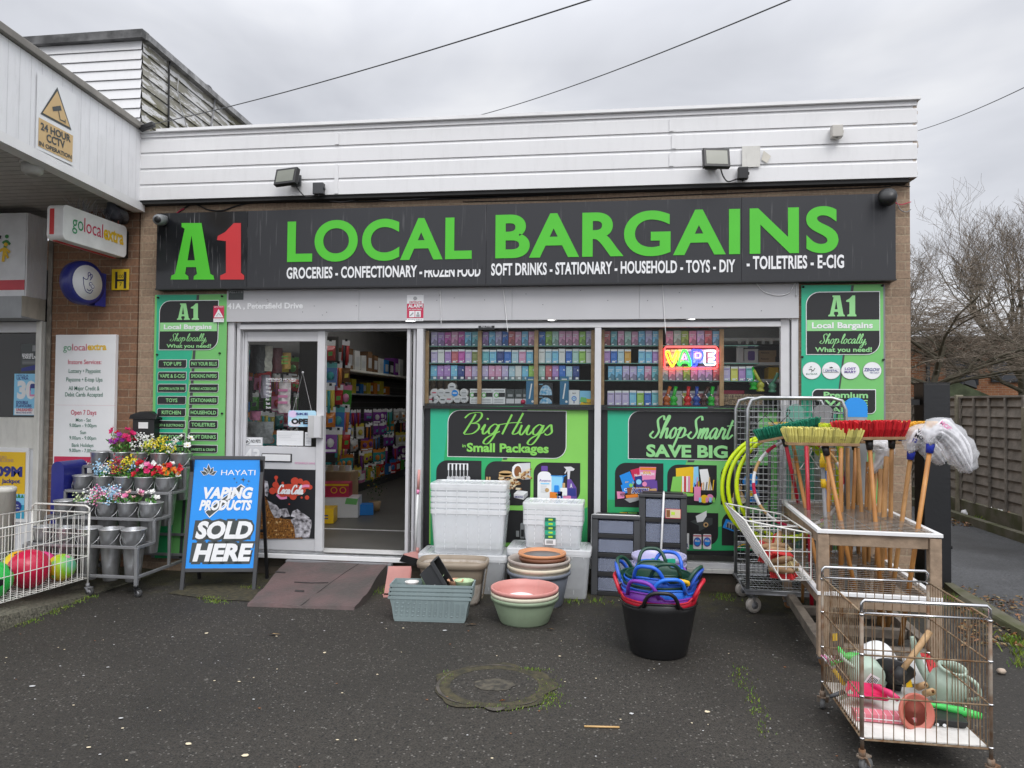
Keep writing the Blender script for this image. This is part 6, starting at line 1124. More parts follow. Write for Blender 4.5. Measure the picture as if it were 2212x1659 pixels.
RD, DR, PK, HP_, WH, YL, BL_, OR_, PU, PA = (.6, .01, .03), (.35, .01, .05), (.75, .2, .4), (.65, .02, .15), (.8, .8, .78), (.75, .62, .03), (.35, .6, .82), (.8, .22, .02), (.35, .03, .35), (.8, .5, .5)
bouquet(3, 1, [HP_, HP_, RD, PU], 'crimson and purple flower spray on the top tier against the panel', 0, 22, .22, .12, .0); bouquet(3, 2, [WH], 'white gypsophila sprig beside the crimson spray on the top tier', 1, 12, .17, .1); bouquet(3, 3, [YL, YL, WH, (.55, .65, .1)], 'yellow flower bunch with red berries on the top tier', 1, 18, .13, .13); bouquet(3, 4, [WH], 'tall white daisies at the end of the top tier', 2, 6, .27, .07)
bouquet(2, 1, [BL_, BL_, WH], 'pale blue hydrangea bunch on the third tier', 1, 14, .1, .1); bouquet(2, 2, [DR, DR, YL, YL, BL_], 'dark red and yellow flower bunch with fern on the third tier', 1, 26, .17, .13); bouquet(2, 3, [RD, HP_, PK, RD, WH], 'red and pink carnation bunch on the third tier', 0, 26, .13, .12); bouquet(2, 4, [RD, OR_, RD, WH, OR_], 'red and orange gerbera bunch at the end of the third tier', 0, 26, .12, .13)
bouquet(1, 1, [WH, (.6, .7, .4)], 'small white flower bunch low on the second tier', 1, 12, .07, .09); bouquet(1, 2, [BL_, WH, PK], 'pale blue and pink flower bunch on the second tier', 1, 22, .12, .12); bouquet(1, 3, [PA, PA, WH, PK], 'pale pink carnations with a white rose on the second tier', 0, 12, .1, .1); bouquet(1, 4, [WH], 'single white roses at the end of the second tier', 0, 4, .16, .05, seed=3)
# ------------------------------------------------------------------ blue sign totem and white bollard at the left
tt = thing('totem_sign', 'slim deep blue rounded totem sign standing against the neighbouring wall', 'totem sign', (-5.2, -.4, .1)); x0, x1 = py(109, 1100, -.5).x, py(136, 1100, -.5).x; zt = py(122, 997, -.5).z
b = MB(); r_ = (x1-x0)/2; b.prism(rr(x0, .1, x1, zt, r_, r_, 0, 0), -.5, -.2, M_NB); b.build('body', tt, world=True, bev=.006)
b = MB(); b.ball((x0-.001, -.35, zt-.17), .13, C_WHT, 20, (.12, 1, 1)); b.box(x0-.006, x0-.001, -.46, -.24, .75, .98, C_WHT); b.build('face', tt, world=True)
q = pz(8, 1245, .1); bo = thing('bollard', 'white painted cylindrical bollard at the neighbouring door', 'bollard', (q.x, q.y, .1)); b = MB(); b.lathe([(.075, 0), (.075, .72), (.08, .722), (.08, .76), (.06, .77), (0, .772)], M_CREAM, 22); b.build('post', bo)
# ------------------------------------------------------------------ pavement board
ab = thing('pavement_board', 'black framed blue pavement board reading Vaping Products Sold Here', 'pavement board', (-3.32, -.62, 0), math.atan2(.115, .595)); lean = rot('X', -11)
M_F = at(0, 0, 0) @ lean; W_, H0, H1 = .605, .15, 1.15
b = MB(M_F); 
for x in (-W_/2, W_/2): b.box(x-.016, x+.016, -.014, .014, 0, H1, M_DGREY)
b.box(-W_/2+.016, W_/2-.016, -.014, .014, H1-.032, H1, M_DGREY); b.box(-W_/2+.016, W_/2-.016, -.014, .014, H0, H0+.032, M_DGREY); b.build('frame', ab, bev=.003)
b = MB(M_F); b.box(-W_/2+.016, W_/2-.016, -.006, .006, H0+.032, H1-.032, K('board_blue', (.01, .27, .80), .3)); b.build('panel', ab)
Mr = at(0, .42, 0) @ rot('X', 13); b = MB(Mr)
for x in (-W_/2, W_/2): b.box(x-.014, x+.014, -.012, .012, 0, 1.13, M_BLACK)
b.box(-W_/2+.014, W_/2-.014, -.01, .01, .45, .475, M_BLACK); b.build('rear_frame', ab, bev=.003)
b = MB(M_F); S = lambda x, y: ((x/1659*0+ (x-1470)/ 440*.573), H1-.032-(y-262)/ (955-262)*(H1-H0-.064))
# artwork measured in the close-up (x 1205..1740, y 255..965); follow the board's own slant
def bx(x, y): return ((x-(1505-(y-260)*.105))/450*.573, H1-.032-(y-260)/698*(H1-H0-.064))
def btext(t, x0, yb, x1, cap, m, y, bold, shear=.18): p = bx(x0, yb); q = bx(x1, yb); b.text(t, p[0], p[1], q[0]-p[0], cap/698*.936, y, m, bold, shear)
for k in range(5):
    a_ = R(90+(k-2)*33); L_ = 48 if k != 2 else 58; c_ = (1372, 362); d_ = (math.cos(a_), -math.sin(a_)); n_ = (d_[1], -d_[0]); f_ = lambda s, w: bx(c_[0]+d_[0]*L_*1.25*s+n_[0]*w, c_[1]+d_[1]*L_*1.25*s+n_[1]*w)
    b.flat([f_(.1, 0), f_(.5, -17), f_(1.05, 0), f_(.5, 17)], -.0075-.0004*k, C_WHT); b.flat([f_(.15, 0), f_(.5, -13), f_(.98, 0), f_(.5, 13)], -.0077-.0004*k, C_STR)
btext('HAYATI', 1455, 362, 1688, 34, C_WHT, -.007, .0, 0)
for x, y, s in ((1605, 392, 20), (1545, 386, 11), (1560, 410, 8), (1642, 402, 11), (1632, 424, 7)): b.flat([bx(x+s*(1 if i % 2 == 0 else .3)*math.cos(R(45*i)), y+s*(1 if i % 2 == 0 else .3)*math.sin(R(45*i))) for i in range(8)], -.007, C_STR)
b.flat([bx(1340, 600), bx(1590, 420), bx(1620, 440), bx(1372, 640)], -.0072, C_WHT); b.flat([bx(1346, 602), bx(1588, 427), bx(1612, 443), bx(1372, 632)], -.0076, C_STR); b.flat([bx(1480, 520), bx(1560, 462), bx(1572, 470), bx(1494, 528)], -.0080, C_SLV)
btext('VAPING', 1318, 512, 1655, 66, C_WHT, -.0088, .05); btext('PRODUCTS', 1304, 587, 1648, 58, C_WHT, -.0088, .05)
btext('SOLD', 1268, 768, 1655, 100, C_STR, -.0075, .15); btext('SOLD', 1272, 766, 1645, 98, C_WHT, -.0088, .05); btext('HERE', 1250, 910, 1640, 100, C_STR, -.0075, .15); btext('HERE', 1256, 908, 1632, 98, C_WHT, -.0088, .05)
for y0, y1, x0, x1 in ((655, 778, 1262, 1660), (797, 922, 1240, 1648)): b.flat([bx(x0-8, y1), bx(x1-16, y1), bx(x1, y0), bx(x0+14, y0)], -.0070, C_STR)
b.build('print', ab)
# ------------------------------------------------------------------ rubber covered entrance ramp
M_RAMP = mat('maroon_ramp_mat', (.135, .088, .086), .75, vs=4, bump=.9, bs=34, col2=(.085, .072, .068)); rp = thing('entrance_ramp', 'sloping entrance ramp covered in worn maroon rubber matting', 'ramp', (-2.45, -.5, 0))
p0, p1, p2, p3 = pz(535, 1304, .02), pz(766, 1312, .02), pz(845, 1210, .17), pz(636, 1199, .17); b = MB(); n = 12
gv = []
for j in range(n+1):
    for i in range(n+1):
        s, t_ = i/n, j/n; q = p0.lerp(p1, s).lerp(p3.lerp(p2, s), t_); q.z = .022+.15*min(1, t_*1.02)+.006*math.sin(s*9+t_*4)+(.012 if t_ > .12 and t_ < .2 else 0); q.x += .015*math.sin(t_*7) if i in (0, n) else 0; gv.append(q)
b.add(gv, [(j*(n+1)+i, j*(n+1)+i+1, (j+1)*(n+1)+i+1, (j+1)*(n+1)+i) for j in range(n) for i in range(n)], M_RAMP, True)
b.add([gv[j*(n+1)+n]-Vector((0, 0, .004)) for j in range(n+1)]+[Vector((gv[j*(n+1)+n].x, gv[j*(n+1)+n].y, -.01)) for j in range(n+1)], [(n+1+j, n+2+j, j+1, j) for j in range(n)], mat('ramp_side', (.07, .06, .055), .8)); b.add([gv[i] for i in range(n+1)]+[gv[i]+Vector((0, -.01, -.03)) for i in range(n+1)], [(n+1+i, n+2+i, i+1, i) for i in range(n)], M_RAMP)
b.add([gv[j*(n+1)]-Vector((0, 0, .004)) for j in range(n+1)]+[Vector((gv[j*(n+1)].x, gv[j*(n+1)].y, -.01)) for j in range(n+1)], [(j, j+1, n+2+j, n+1+j) for j in range(n)], mat('ramp_side', (.07, .06, .055), .8)); b.build('mat', rp, world=True)
gz = lambda s, t_: gv[round(t_*n)*(n+1)+round(s*n)]+Vector((0, 0, .003))
for pts, w_ in (([(.5, 0), (.58, .34), (.66, .67), (.75, 1)], .0025), ([(.25, .42), (.42, .38), (.58, .42)], .005), ([(.33, .25), (.42, .25)], .012), ([(.0, .58), (.08, .58)], .008)):
    b = MB(); b.tube([gz(*q) for q in pts], w_, mat('ramp_crease', (.035, .03, .03), .9), 4); b.build('crease', rp, world=True)
b = MB(); b.box(-2.95, -1.95, -.1, -.04, 0, .16, M_GREY); b.build('support', rp, world=True)
# ------------------------------------------------------------------ plastic goods in front of the first window
M_CLR = clear_mat('clear_storage_plastic', (.88, .91, .94), .42, .25); M_CLR2 = clear_mat('clear_rim_plastic', (.90, .92, .94), .68, .2); M_CLR3 = clear_mat('smoky_drawer_plastic', (.42, .47, .62), .40, .2); M_LIL = clear_mat('lilac_tub_plastic', (.58, .56, .80), .72, .25)
def sbox(name, label, x, y, z, w, d, h, rz=0, body=True, group=None, tape=.05, lid=False):
    t = thing(name, label, 'storage box', (x, y, z), rz, group)
    def loop(k, zz, r=.03): 
        pts = []
        for cx_, cy_, a0 in ((w/2*k-r, d/2*k-r, 0), (-w/2*k+r, d/2*k-r, 90), (-w/2*k+r, -d/2*k+r, 180), (w/2*k-r, -d/2*k+r, 270)): pts += [(cx_+r*math.cos(R(a0+a)), cy_+r*math.sin(R(a0+a)), zz) for a in (0, 30, 60, 90)]
        return pts
    def skin(mb, loops, m, cap0=False, cap1=False):
        n = len(loops[0]); vs = [p for l in loops for p in l]; fs = [(i*n+j, i*n+(j+1) % n, (i+1)*n+(j+1) % n, (i+1)*n+j) for i in range(len(loops)-1) for j in range(n)]
        if cap0: fs.append(tuple(range(n-1, -1, -1)))
        if cap1: fs.append(tuple((len(loops)-1)*n+j for j in range(n)))
        mb.add(vs, fs, m, False)
    b = MB(); skin(b, [loop(1-tape*2.2, 0), loop(1-tape*2, .012), loop(1-tape*.7, h*.8), loop(1-tape*.4, h-.035)], M_CLR, True)
    for k in range(5): x_ = -w*.3+k*w*.15; b.box(x_-.002, x_+.002, -d/2*(1-tape*1.1)-.002, -d/2*(1-tape*1.1), h*.1, h*.2, M_CLR2)
    b.build('body', t)
    b = MB(); skin(b, [loop(1-tape*.4, h-.038), loop(1, h-.036), loop(1.0, h), loop(.97, h), loop(1-tape*.6, h-.02)], M_CLR2)
    for s in (-1, 1):
        for k in range(7): b.box(-w*.42+k*w*.14-.003, -w*.42+k*w*.14+.003, s*d/2-.006, s*d/2+.006, h-.05, h-.002, M_CLR2)
    b.build('rim', t)
    if lid:
        b = MB(); skin(b, [loop(1.012, h-.02), loop(1.015, h+.012), loop(1.0, h+.022), loop(.9, h+.022), loop(.88, h+.014)], M_CLR2, False, True)
        for k in range(9): x_ = -w*.38+k*w*.095; b.beam((x_, -d*.36, h+.018), (x_+w*.04, d*.36, h+.018), .008, .008, M_CLR2)
        b.build('lid', t)
    return t
sbox('storage_box', 'wide clear storage box on the ground under the tall stack', -1.245, -.22, 0, .76, .38, .31, R(2), lid=True)
for i in range(5): sbox('storage_box', f'{("bottom clear storage box of the tall stack, whose milky body shows", "second nested clear box up the tall stack", "middle nested clear box of the tall stack", "fourth nested clear box up the tall stack", "top lidded clear box of the tall nested stack")[i]}', -1.2, -.235, .335+i*.05, .655, .34, .375, R(1.5), lid=i == 4, group='clear boxes nested in the tall stack')
sbox('storage_box', 'wide clear storage box on the ground under the lower stack', -.50, -.235, 0, .70, .38, .385, R(-1), lid=True)
for i in range(4): sbox('storage_box', f'{("bottom clear storage box of the lower stack with price stickers", "second nested clear box of the lower stack", "third nested clear box of the lower stack", "top lidded clear box of the lower nested stack")[i]}', -.47, -.245, .41+i*.042, .505, .32, .23, R(-1), lid=i == 3, group='clear boxes nested in the lower stack')
b = MB(); 
for k in range(5): b.rect(-.045, .045, k*.036, k*.036+.034, -.001*k, C_TEAL if k % 2 else C_DGN); b.rect(-.015, .02, k*.036+.01, k*.036+.024, -.001*k-.001, K('label_lime', (.5, .75, .05)))
b.rect(-.045, .045, -.05, -.002, 0, C_WHT); [b.rect(-.03+k*.008, -.026+k*.008, -.04, -.012, -.001, C_BLK) for k in range(7)]; single(b, 'price_label', 'row of green price stickers down the lower clear box stack', 'label', (-.49, -.412, .49))
# pink broom and dustpan
t = thing('broom', 'pink and white household broom with black bristles leaning by the window post', 'broom', (-1.74, -.06, .17)); b = MB(); b.tube([(-.0, .0, .1), (.015, .012, .62)], .011, M_WHITE, 10); b.tube([(.015, .012, .62), (.018, .013, .66)], .014, C_PNK, 10); b.build('handle', t); PKP = mat('salmon_pink_plastic', (.62, .30, .27), .4)
b = MB(); b.tube([(.018, .013, .66), (.024, .018, .84)], .013, PKP, 10); b.build('grip', t); b = MB(rot('Y', 14)); b.add([(-.12, -.025, .05), (.05, -.025, .05), (.05, .025, .05), (-.12, .025, .05), (-.03, -.018, .10), (.03, -.018, .10), (.03, .018, .10), (-.03, .018, .10)], [(0, 1, 5, 4), (1, 2, 6, 5), (2, 3, 7, 6), (3, 0, 4, 7), (4, 5, 6, 7)], PKP); b.tube([(0, 0, .09), (-.01, 0, .14)], .015, PKP, 8); b.build('head', t)
b = MB(rot('Y', 14))
for i in range(22):
    for j in (-1, 0, 1): x = -.118+i*.0078; b.tube([(x, j*.016, .05), (x*1.12-.005, j*.02, -.02)], .0032, M_BLACK, 4)
b.build('bristles', t)
t = thing('dustpan', 'salmon pink dustpan standing behind the trough planters', 'dustpan', (-1.77, -.55, 0), R(10)); b = MB(); b.add([(-.1, 0, .02), (.1, 0, .02), (.12, .03, .24), (-.07, .03, .24), (-.11, -.05, .02), (.11, -.05, .02), (.13, -.02, .22)], [(0, 1, 2, 3), (4, 5, 1, 0), (5, 6, 2, 1)], PKP); b.box(-.1, .1, -.05, .0, 0, .02, PKP); b.build('pan', t)
# laundry basket
M_BSK = mat('patterned_basket', (.55, .51, .46), .6, vs=26, col2=(.40, .34, .28)); M_TAU = mat('taupe_plastic', (.27, .22, .165), .5)
t = thing('laundry_basket', 'beige patterned laundry basket with taupe rim and slatted end', 'laundry basket', (-1.26, -.66, 0), R(3)); b = MB(); b.shell([(.0, .01), (.21, 0), (.225, .03), (.262, .31)], M_BSK, n=40, sy=.62, sq=4); b.build('body', t)
b = MB(); b.shell([(.262, .29), (.285, .295), (.29, .325), (.286, .345), (.268, .345), (.262, .3), (.225, .04), (0, .03)], M_TAU, n=40, sy=.62, sq=4); b.build('rim', t)
b = MB()
for k in range(9): b.box(.247+k*.0035, .252+k*.0035, -.10, .03, .06+k*.026, .073+k*.026, M_TAU)
b.build('slat', t); b = MB(); b.rect(.0, .02, .3, .315, .0, M_LGREY); 
# trough planters, a nested stack, with goods in the top one
M_TRO = mat('blue_grey_plastic', (.235, .30, .305), .55, var=.06, dirt=.2, bump=.1, bs=60)
def trough_mb(top=True):
    b = MB(); L_, D_ = .62, .2; l = lambda k, z, e=0: [(-L_/2*k-e, -D_/2*k-e, z), (L_/2*k+e, -D_/2*k-e, z), (L_/2*k+e, D_/2*k+e, z), (-L_/2*k-e, D_/2*k+e, z)]
    lp = [l(.84, 0), l(.845, .012), l(.86, .012), l(.93, .15), l(.95, .164), l(1, .166), l(1, .185), l(.97, .185), l(.85, .03)]; vs = [p for q in lp for p in q]; b.add(vs, [(i*4+j, i*4+(j+1) % 4, (i+1)*4+(j+1) % 4, (i+1)*4+j) for i in range(len(lp)-1) for j in range(4)]+[(3, 2, 1, 0), tuple(32+j for j in range(4))], M_TRO)
    for k in range(13): x = -.25+k*.0417; b.add([(x-.011, -.091, .05), (x+.011, -.091, .05), (x+.012, -.0965, .14), (x-.012, -.0965, .14), (x, -.097, .045)], [(4, 1, 2, 3, 0)], mat('blue_grey_rib', (.20, .255, .26), .55))
    return b
tm = trough_mb(); tro = None
for i in range(4):
    lab = ('bottom blue grey trough planter of the nested stack, ribbed body showing', 'second blue grey trough planter up the nested stack', 'third blue grey trough planter up the nested stack', 'top blue grey trough planter holding small pots')[i]
    if tro is None: tro = single(tm, 'trough_planter', lab, 'planter', (-1.32, -1.15, 0), R(3.3), 'nested trough planters', bev=.004)
    else: o = tro.copy(); COL.objects.link(o); o.location = (-1.32+.004*i, -1.15, 0.030*i); o.rotation_euler.z = R(3.3+i*.4); o['label'] = lab
b = MB(); w_, h_ = .34, .17; vs = [(-.17, -.07, 0), (.17, -.07, 0), (.17, .07, 0), (-.17, .07, 0), (-.14, -.055, -.15), (.14, -.055, -.15), (.14, .055, -.15), (-.14, .055, -.15)]
b.add(vs, [(4, 5, 1, 0), (5, 6, 2, 1), (6, 7, 3, 2), (7, 4, 0, 3), (7, 6, 5, 4)], M_DGREY); b.add([(x*.97, y*.95, z+.0) for x, y, z in vs], [(0, 1, 5, 4), (1, 2, 6, 5), (2, 3, 7, 6), (3, 0, 4, 7), (4, 5, 6, 7)], M_BLACK); b.box(-.178, .178, -.078, -.07, -.025, .002, M_DGREY); b.box(-.178, .178, .07, .078, -.025, .002, M_DGREY); b.box(.17, .178, -.07, .07, -.025, .002, M_DGREY); b.box(-.178, -.17, -.07, .07, -.025, .002, M_DGREY)
b.rect(-.02, .03, -.12, -.08, -.0705, C_WHT); b.rect(.05, .07, -.07, -.05, -.0715, K('label_lime', (.5, .75, .05)))
o = single(b, 'trough_planter', 'small black trough planter tipped on its end inside the blue grey stack', 'planter', (-1.2, -1.14, .30)); o.rotation_euler = (R(8), R(58), R(4))
for lab, x, y, z, c, r, h in (('pale green plastic tray in the top trough planter', -1.33, -1.10, .2, (.45, .60, .36), .085, .11), ('small peach bowl in the top trough planter', -1.15, -1.10, .20, (.68, .38, .24), .06, .08), ('red bowl at the end of the top trough planter', -1.08, -1.12, .20, (.45, .02, .02), .07, .085), ('white cup on its side in the top trough planter', -1.47, -1.16, .2, (.7, .68, .66), .05, .07)):
    b = MB(); b.shell([(0, 0), (r*.7, 0), (r, h), (r*1.08, h+.006), (r*.95, h), (r*.65, .01), (0, .01)], mat('bowl_'+str(int(c[0]*99)), c, .45), n=20); single(b, 'bowl', lab, 'bowl', (x, y, z))
# round tubs behind and washing up bowls in front
def tub(name, label, cat, x, y, z, r, h, c, group=None, taper=.78, lip=.02, ri=.45, sy=1.0, bump=0):
    m = mat('plastic_%02d%02d%02d' % tuple(int(v*99) for v in c), c, ri, var=.05, bump=bump, bs=70, dirt=.12); b = MB()
    b.shell([(0, .004), (r*taper*.96, 0), (r*taper, .01), (r*.95, h-.05), (r*.955, h-.03), (r+lip*.3, h-.028), (r+lip*.35, h-.004), (r+lip*.1, h), (r*.955, h-.004), (r*.93, h-.05), (r*taper*.93, .018), (0, .014)], m, n=44, sy=sy); return single(b, name, label, cat, (x, y, z), group=group)
bx_, by_ = -.565, -.60
tub('round_tub', 'large slate grey round tub at the bottom behind the washing up bowls', 'tub', bx_, by_, 0, .25, .275, (.19, .21, .25), 'stack of large round tubs'); tub('round_tub', 'cream round tub nested in the slate grey tub', 'tub', bx_, by_, .045, .25, .275, (.68, .62, .48), 'stack of large round tubs'); tub('round_tub', 'taupe round tub nested on top of the cream tub', 'tub', bx_, by_, .095, .248, .275, (.42, .37, .33), 'stack of large round tubs')
tub('bowl', 'brown folded bowl resting in the taupe round tub', 'bowl', bx_+.03, by_, .33, .185, .06, (.22, .09, .05)); t = thing('bowl', 'orange collapsible bowl with grey base on top of the round tubs', 'bowl', (bx_+.025, by_, .375)); b = MB(); mo = mat('orange_silicone', (.60, .27, .13), .45); b.shell([(.15, 0), (.188, .02), (.196, .03), (.192, .045), (.175, .042), (.165, .025), (.15, .018)], mo, n=40); b.build('rim', t); b = MB(); b.lathe([(.0, .0), (.15, 0), (.152, .022), (.0, .024)], mat('grey_silicone', (.17, .17, .175), .55), 40); b.build('base', t)
cx_, cy_ = -.625, -1.09
tub('washing_up_bowl', 'sage green washing up bowl at the bottom of the front stack', 'bowl', cx_, cy_, 0, .245, .195, (.28, .36, .24), 'front stack of washing up bowls', .75, .025, bump=.08); tub('washing_up_bowl', 'cream washing up bowl nested in the sage green one', 'bowl', cx_, cy_, .028, .245, .195, (.68, .64, .50), 'front stack of washing up bowls', .75, .025); tub('washing_up_bowl', 'salmon pink washing up bowl on top of the front stack', 'bowl', cx_, cy_, .06, .245, .195, (.60, .265, .235), 'front stack of washing up bowls', .75, .025)
b = MB(); b.lathe([(0, 0), (.115, 0), (.125, .012), (.12, .014), (.11, .006), (0, .006)], M_WHITE, 32, M=rot('X', 8)); single(b, 'plate', 'white round plate lying in the salmon pink bowl', 'plate', (cx_-.03, cy_-.02, .155))
# drawer towers
def drawers(label, x, y, w, d, h, n, rz, lean, strap):
    t = thing('drawer_tower', label, 'drawer tower', (x, y, 0), rz); Mx = rot('X', lean)
    fr = .055; b = MB(Mx)
    for s in (-1, 1): b.box(s*w/2-(fr if s > 0 else 0), s*w/2+(0 if s > 0 else fr), 0, d, 0, h, M_DGREY)
    b.box(-w/2, w/2, -.01, d, h, h+.03, M_DGREY); b.box(-w/2+.03, w/2-.03, .03, d-.03, h+.03, h+.045, M_BLACK); b.box(-w/2+fr, w/2-fr, d-.012, d, 0, h, M_BLACK); b.build('frame', t, bev=.006)
    hh = h/n
    for i in range(n):
        b = MB(Mx); b.box(-w/2+fr, w/2-fr, -.004, .03, hh*i+.0, hh*i+.035, M_BLACK2); b.build('shelf_lip', t, bev=.004)
        q = MB(Mx); q.box(-w/2+fr+.004, w/2-fr-.004, .004, d-.03, hh*i+.04, hh*(i+1)-.014, M_CLR3); q.build('drawer', t, bev=.004)
    if strap == 1: b = MB(Mx); b.tube([(w*.02, .05, h+.048), (w*.02, -.018, h+.032), (-w*.02, -.02, h*.6), (-w*.08, -.018, .05)], .009, M_WHITE, 6); b.build('strap', t)
    else: b = MB(Mx); b.tube([(-w/2-.004, .05, h*.5), (-w/2-.004, .05, h+.03), (-w*.46, -.005, h+.036), (w*.46, -.005, h+.036), (w/2, .05, h+.03)], .006, M_WHITE, 6); b.build('strap', t)
    return t
drawers('short black drawer tower with four smoky clear drawers and a thin white strap', .05, -.27, .41, .24, .64, 4, R(-4), -5, 0); dt = drawers('taller black drawer tower behind with clear drawers, price card and white strap', .445, -.24, .40, .22, .83, 4, R(-4), -3, 1)
b = MB(rot('X', -3)); b.rect(.02, .15, .66, .74, -.006, C_CRED); b.rect(.025, .145, .665, .735, -.007, C_IVO); b.rect(.07, .1, .69, .715, -.008, K('label_lime', (.5, .75, .05))); b.rect(.03, .06, .67, .73, -.008, C_BRN); b.build('price_card', dt)
# stack of lilac tubs behind the flexible tubs
for i in range(6): tub('clear_tub', f'{("lowest", "second", "third", "fourth", "fifth", "top")[i]} translucent lilac tub in the stack behind the flexible tubs', 'tub', .36, -1.08, i*.058, .195, .235, (.6, .58, .82), 'translucent lilac tubs', .82, .012)
for o in [o for o in COL.objects if o.name.startswith('clear_tub')]: o.data.materials[0] = M_LIL
for i, (a_, c, zz) in enumerate(((-110, C_CRED, .42), (-120, C_BLUE, .40), (-60, C_DGN, .43), (-100, C_TEAL, .52), (-70, C_TEAL, .52))):
    b = MB(); b.box(-.03, .03, -.01, .01, -.014, .014, c); single(b, 'tub_clip', ('red clip on the lilac tub rim', 'navy blue clip on the lilac tub rim', 'green clip on the lilac tub rim', 'teal label inside the top lilac tub, toward the drawers', 'teal label inside the top lilac tub, toward the cage')[i], 'clip', (.36+.205*math.cos(R(a_)), -1.08+.205*math.sin(R(a_)), zz), R(a_+90))
# flexible tubs, nested, each with two looped handles
def flex(label, z, r, c, cn, ang, hh=.11, body=.335):
    r += .011; kr = r/.249
    m = mat('flex_'+cn, c, .38, var=.06, bump=.05, bs=90); t = thing('flexible_tub', label, 'tub', (.322, -1.632, z), R(ang), 'nested flexible tubs'); n = 64; hw = R(34)
    def top(a):
        k = min(abs((a-q+math.pi) % (2*math.pi)-math.pi) for q in (-math.pi/2, math.pi/2)); u = k/hw
        return (hh*.62*(1-(u**4)) if u < 1 else 0)
    prof = [(.178*kr, 0), (.184*kr, .01), (.217*kr, body*.5), (r-.008, body-.03)]; vs = []
    for pr_, pz_ in prof: vs += [(pr_*math.cos(6.2832*j/n), pr_*math.sin(6.2832*j/n), pz_) for j in range(n)]
    for off in (.0, -.007):     # outer lip, inner lip
        for j in range(n):
            a = 6.2832*j/n; e = top(a); rr_ = r+off+e*.22; vs.append((rr_*math.cos(a), rr_*math.sin(a), body+e*.55))
    for pr_, pz_ in reversed(prof[1:]): vs += [((pr_-.006)*math.cos(6.2832*j/n), (pr_-.006)*math.sin(6.2832*j/n), pz_+.004) for j in range(n)]
    k = 4+2+3; fs = [(i*n+j, i*n+(j+1) % n, (i+1)*n+(j+1) % n, (i+1)*n+j) for i in range(k-1) for j in range(n)]+[tuple(range(n-1, -1, -1)), tuple((k-1)*n+j for j in range(n))]
    b = MB(); b.add(vs, fs, m, True)
    b.tube([((r-.003)*math.cos(6.2832*j/n)*(1+top(6.2832*j/n)*.9), (r-.003)*math.sin(6.2832*j/n)*(1+top(6.2832*j/n)*.9), body+top(6.2832*j/n)*.55) for j in range(n)], .007, m, 6, True); b.build('body', t)
    for q in (-math.pi/2, math.pi/2):
        b = MB(); pts = []
        for i in range(13):
            u = -1+2*i/12; a = q+u*hw*.75; e = hh*(1-abs(u)**3.2); rr_ = r+.008+e*.30; pts.append((rr_*math.cos(a), rr_*math.sin(a), body+.012+e*.95))
        b.tube(pts, .0125, m, 8); b.build('handle', t)
    return t
FT = [('black flexible tub at the bottom of the nested stack', 0, .238, (.012, .012, .013), 'black', 0), ('red flexible tub nested just inside the black one', .035, .236, (.50, .01, .03), 'red', 78), ('purple flexible tub nested inside the red one', .058, .233, (.18, .03, .36), 'purple', -28), ('bright blue flexible tub nested inside the purple one', .082, .230, (.02, .16, .70), 'blue', 12), ('royal blue flexible tub nested with handles to the sides', .108, .228, (.02, .09, .48), 'royal', 72), ('dark green flexible tub nested with its handles to the sides', .130, .225, (.008, .05, .03), 'green', 66), ('blue flexible tub above the lower dark green one', .152, .214, (.02, .12, .62), 'blue2', -20), ('dark green flexible tub at the top with its tall loop at the back', .172, .205, (.008, .05, .03), 'green', 8)]
for lab, z, r, c, cn, an in FT: flex(lab, z, r, c, cn, an)
b = MB(); b.tube(crom([(-.1, 0, 0), (-.09, -.012, .02), (0, -.02, .032), (.09, -.012, .02), (.1, 0, 0)]), .013, mat('flex_yellow', (.75, .42, .01), .4), 8); single(b, 'tub_handle_loop', 'yellow loop handle showing among the blue and green tubs', 'tub handle', (.39, -1.84, .49))
# ------------------------------------------------------------------ ground details
mc = pz(1068, 1482); t = thing('manhole', 'old round manhole with rusty rim, concrete collar and moss set in the asphalt', 'manhole', (mc.x, mc.y, 0))
M_RIM = mat('worn_iron_rim', (.14, .12, .105), .6, metal=.4, col2=(.05, .045, .04), vs=9); M_MOSSC = mat('mossy_concrete', (.068, .058, .030), .95, col2=(.030, .028, .018), vs=19, bump=.8, bs=50)
def blob(b, r0, r1, z, m, n=60, rnd=None, a0=0, a1=6.2832, sx=1.0):
    rnd = rnd or random.Random(4); vs = []; 
    for i in range(n+1): a = a0+(a1-a0)*i/n; k = 1+.05*math.sin(5*a)+.04*math.sin(9*a+1)+rnd.uniform(-.015, .015); vs += [(r0*math.cos(a)*sx, r0*math.sin(a), z), (r1*k*math.cos(a)*sx, r1*k*math.sin(a), z)]
    b.add(vs, [(2*i, 2*i+1, 2*i+3, 2*i+2) for i in range(n)], m)
b = MB(); blob(b, .255, .345, .0065, M_MOSSC); b.build('collar', t); b = MB(); b.poly([(.262*math.cos(6.2832*i/40), .262*math.sin(6.2832*i/40), .0055) for i in range(40)], M_ASPH); b.build('lid', t)
b = MB()
for a0, a1, w in ((150, 255, .02), (75, 130, .012), (268, 292, .05), (300, 330, .014)): b.add([p for i in range(13) for a in (R(a0+(a1-a0)*i/12),) for p in ((.315*math.cos(a), .315*math.sin(a), .008), ((.315+w*math.sin(math.pi*i/12))*math.cos(a), (.315+w*math.sin(math.pi*i/12))*math.sin(a), .010))], [(2*i, 2*i+1, 2*i+3, 2*i+2) for i in range(12)], M_RIM)
b.build('rim', t); b = MB(); blob(b, 0, .09, .009, mat('broken_concrete', (.10, .088, .065), .95, col2=(.035, .032, .027), vs=26, bump=.8, bs=50), 30, sx=1.3, a0=0); b.build('patch', t)
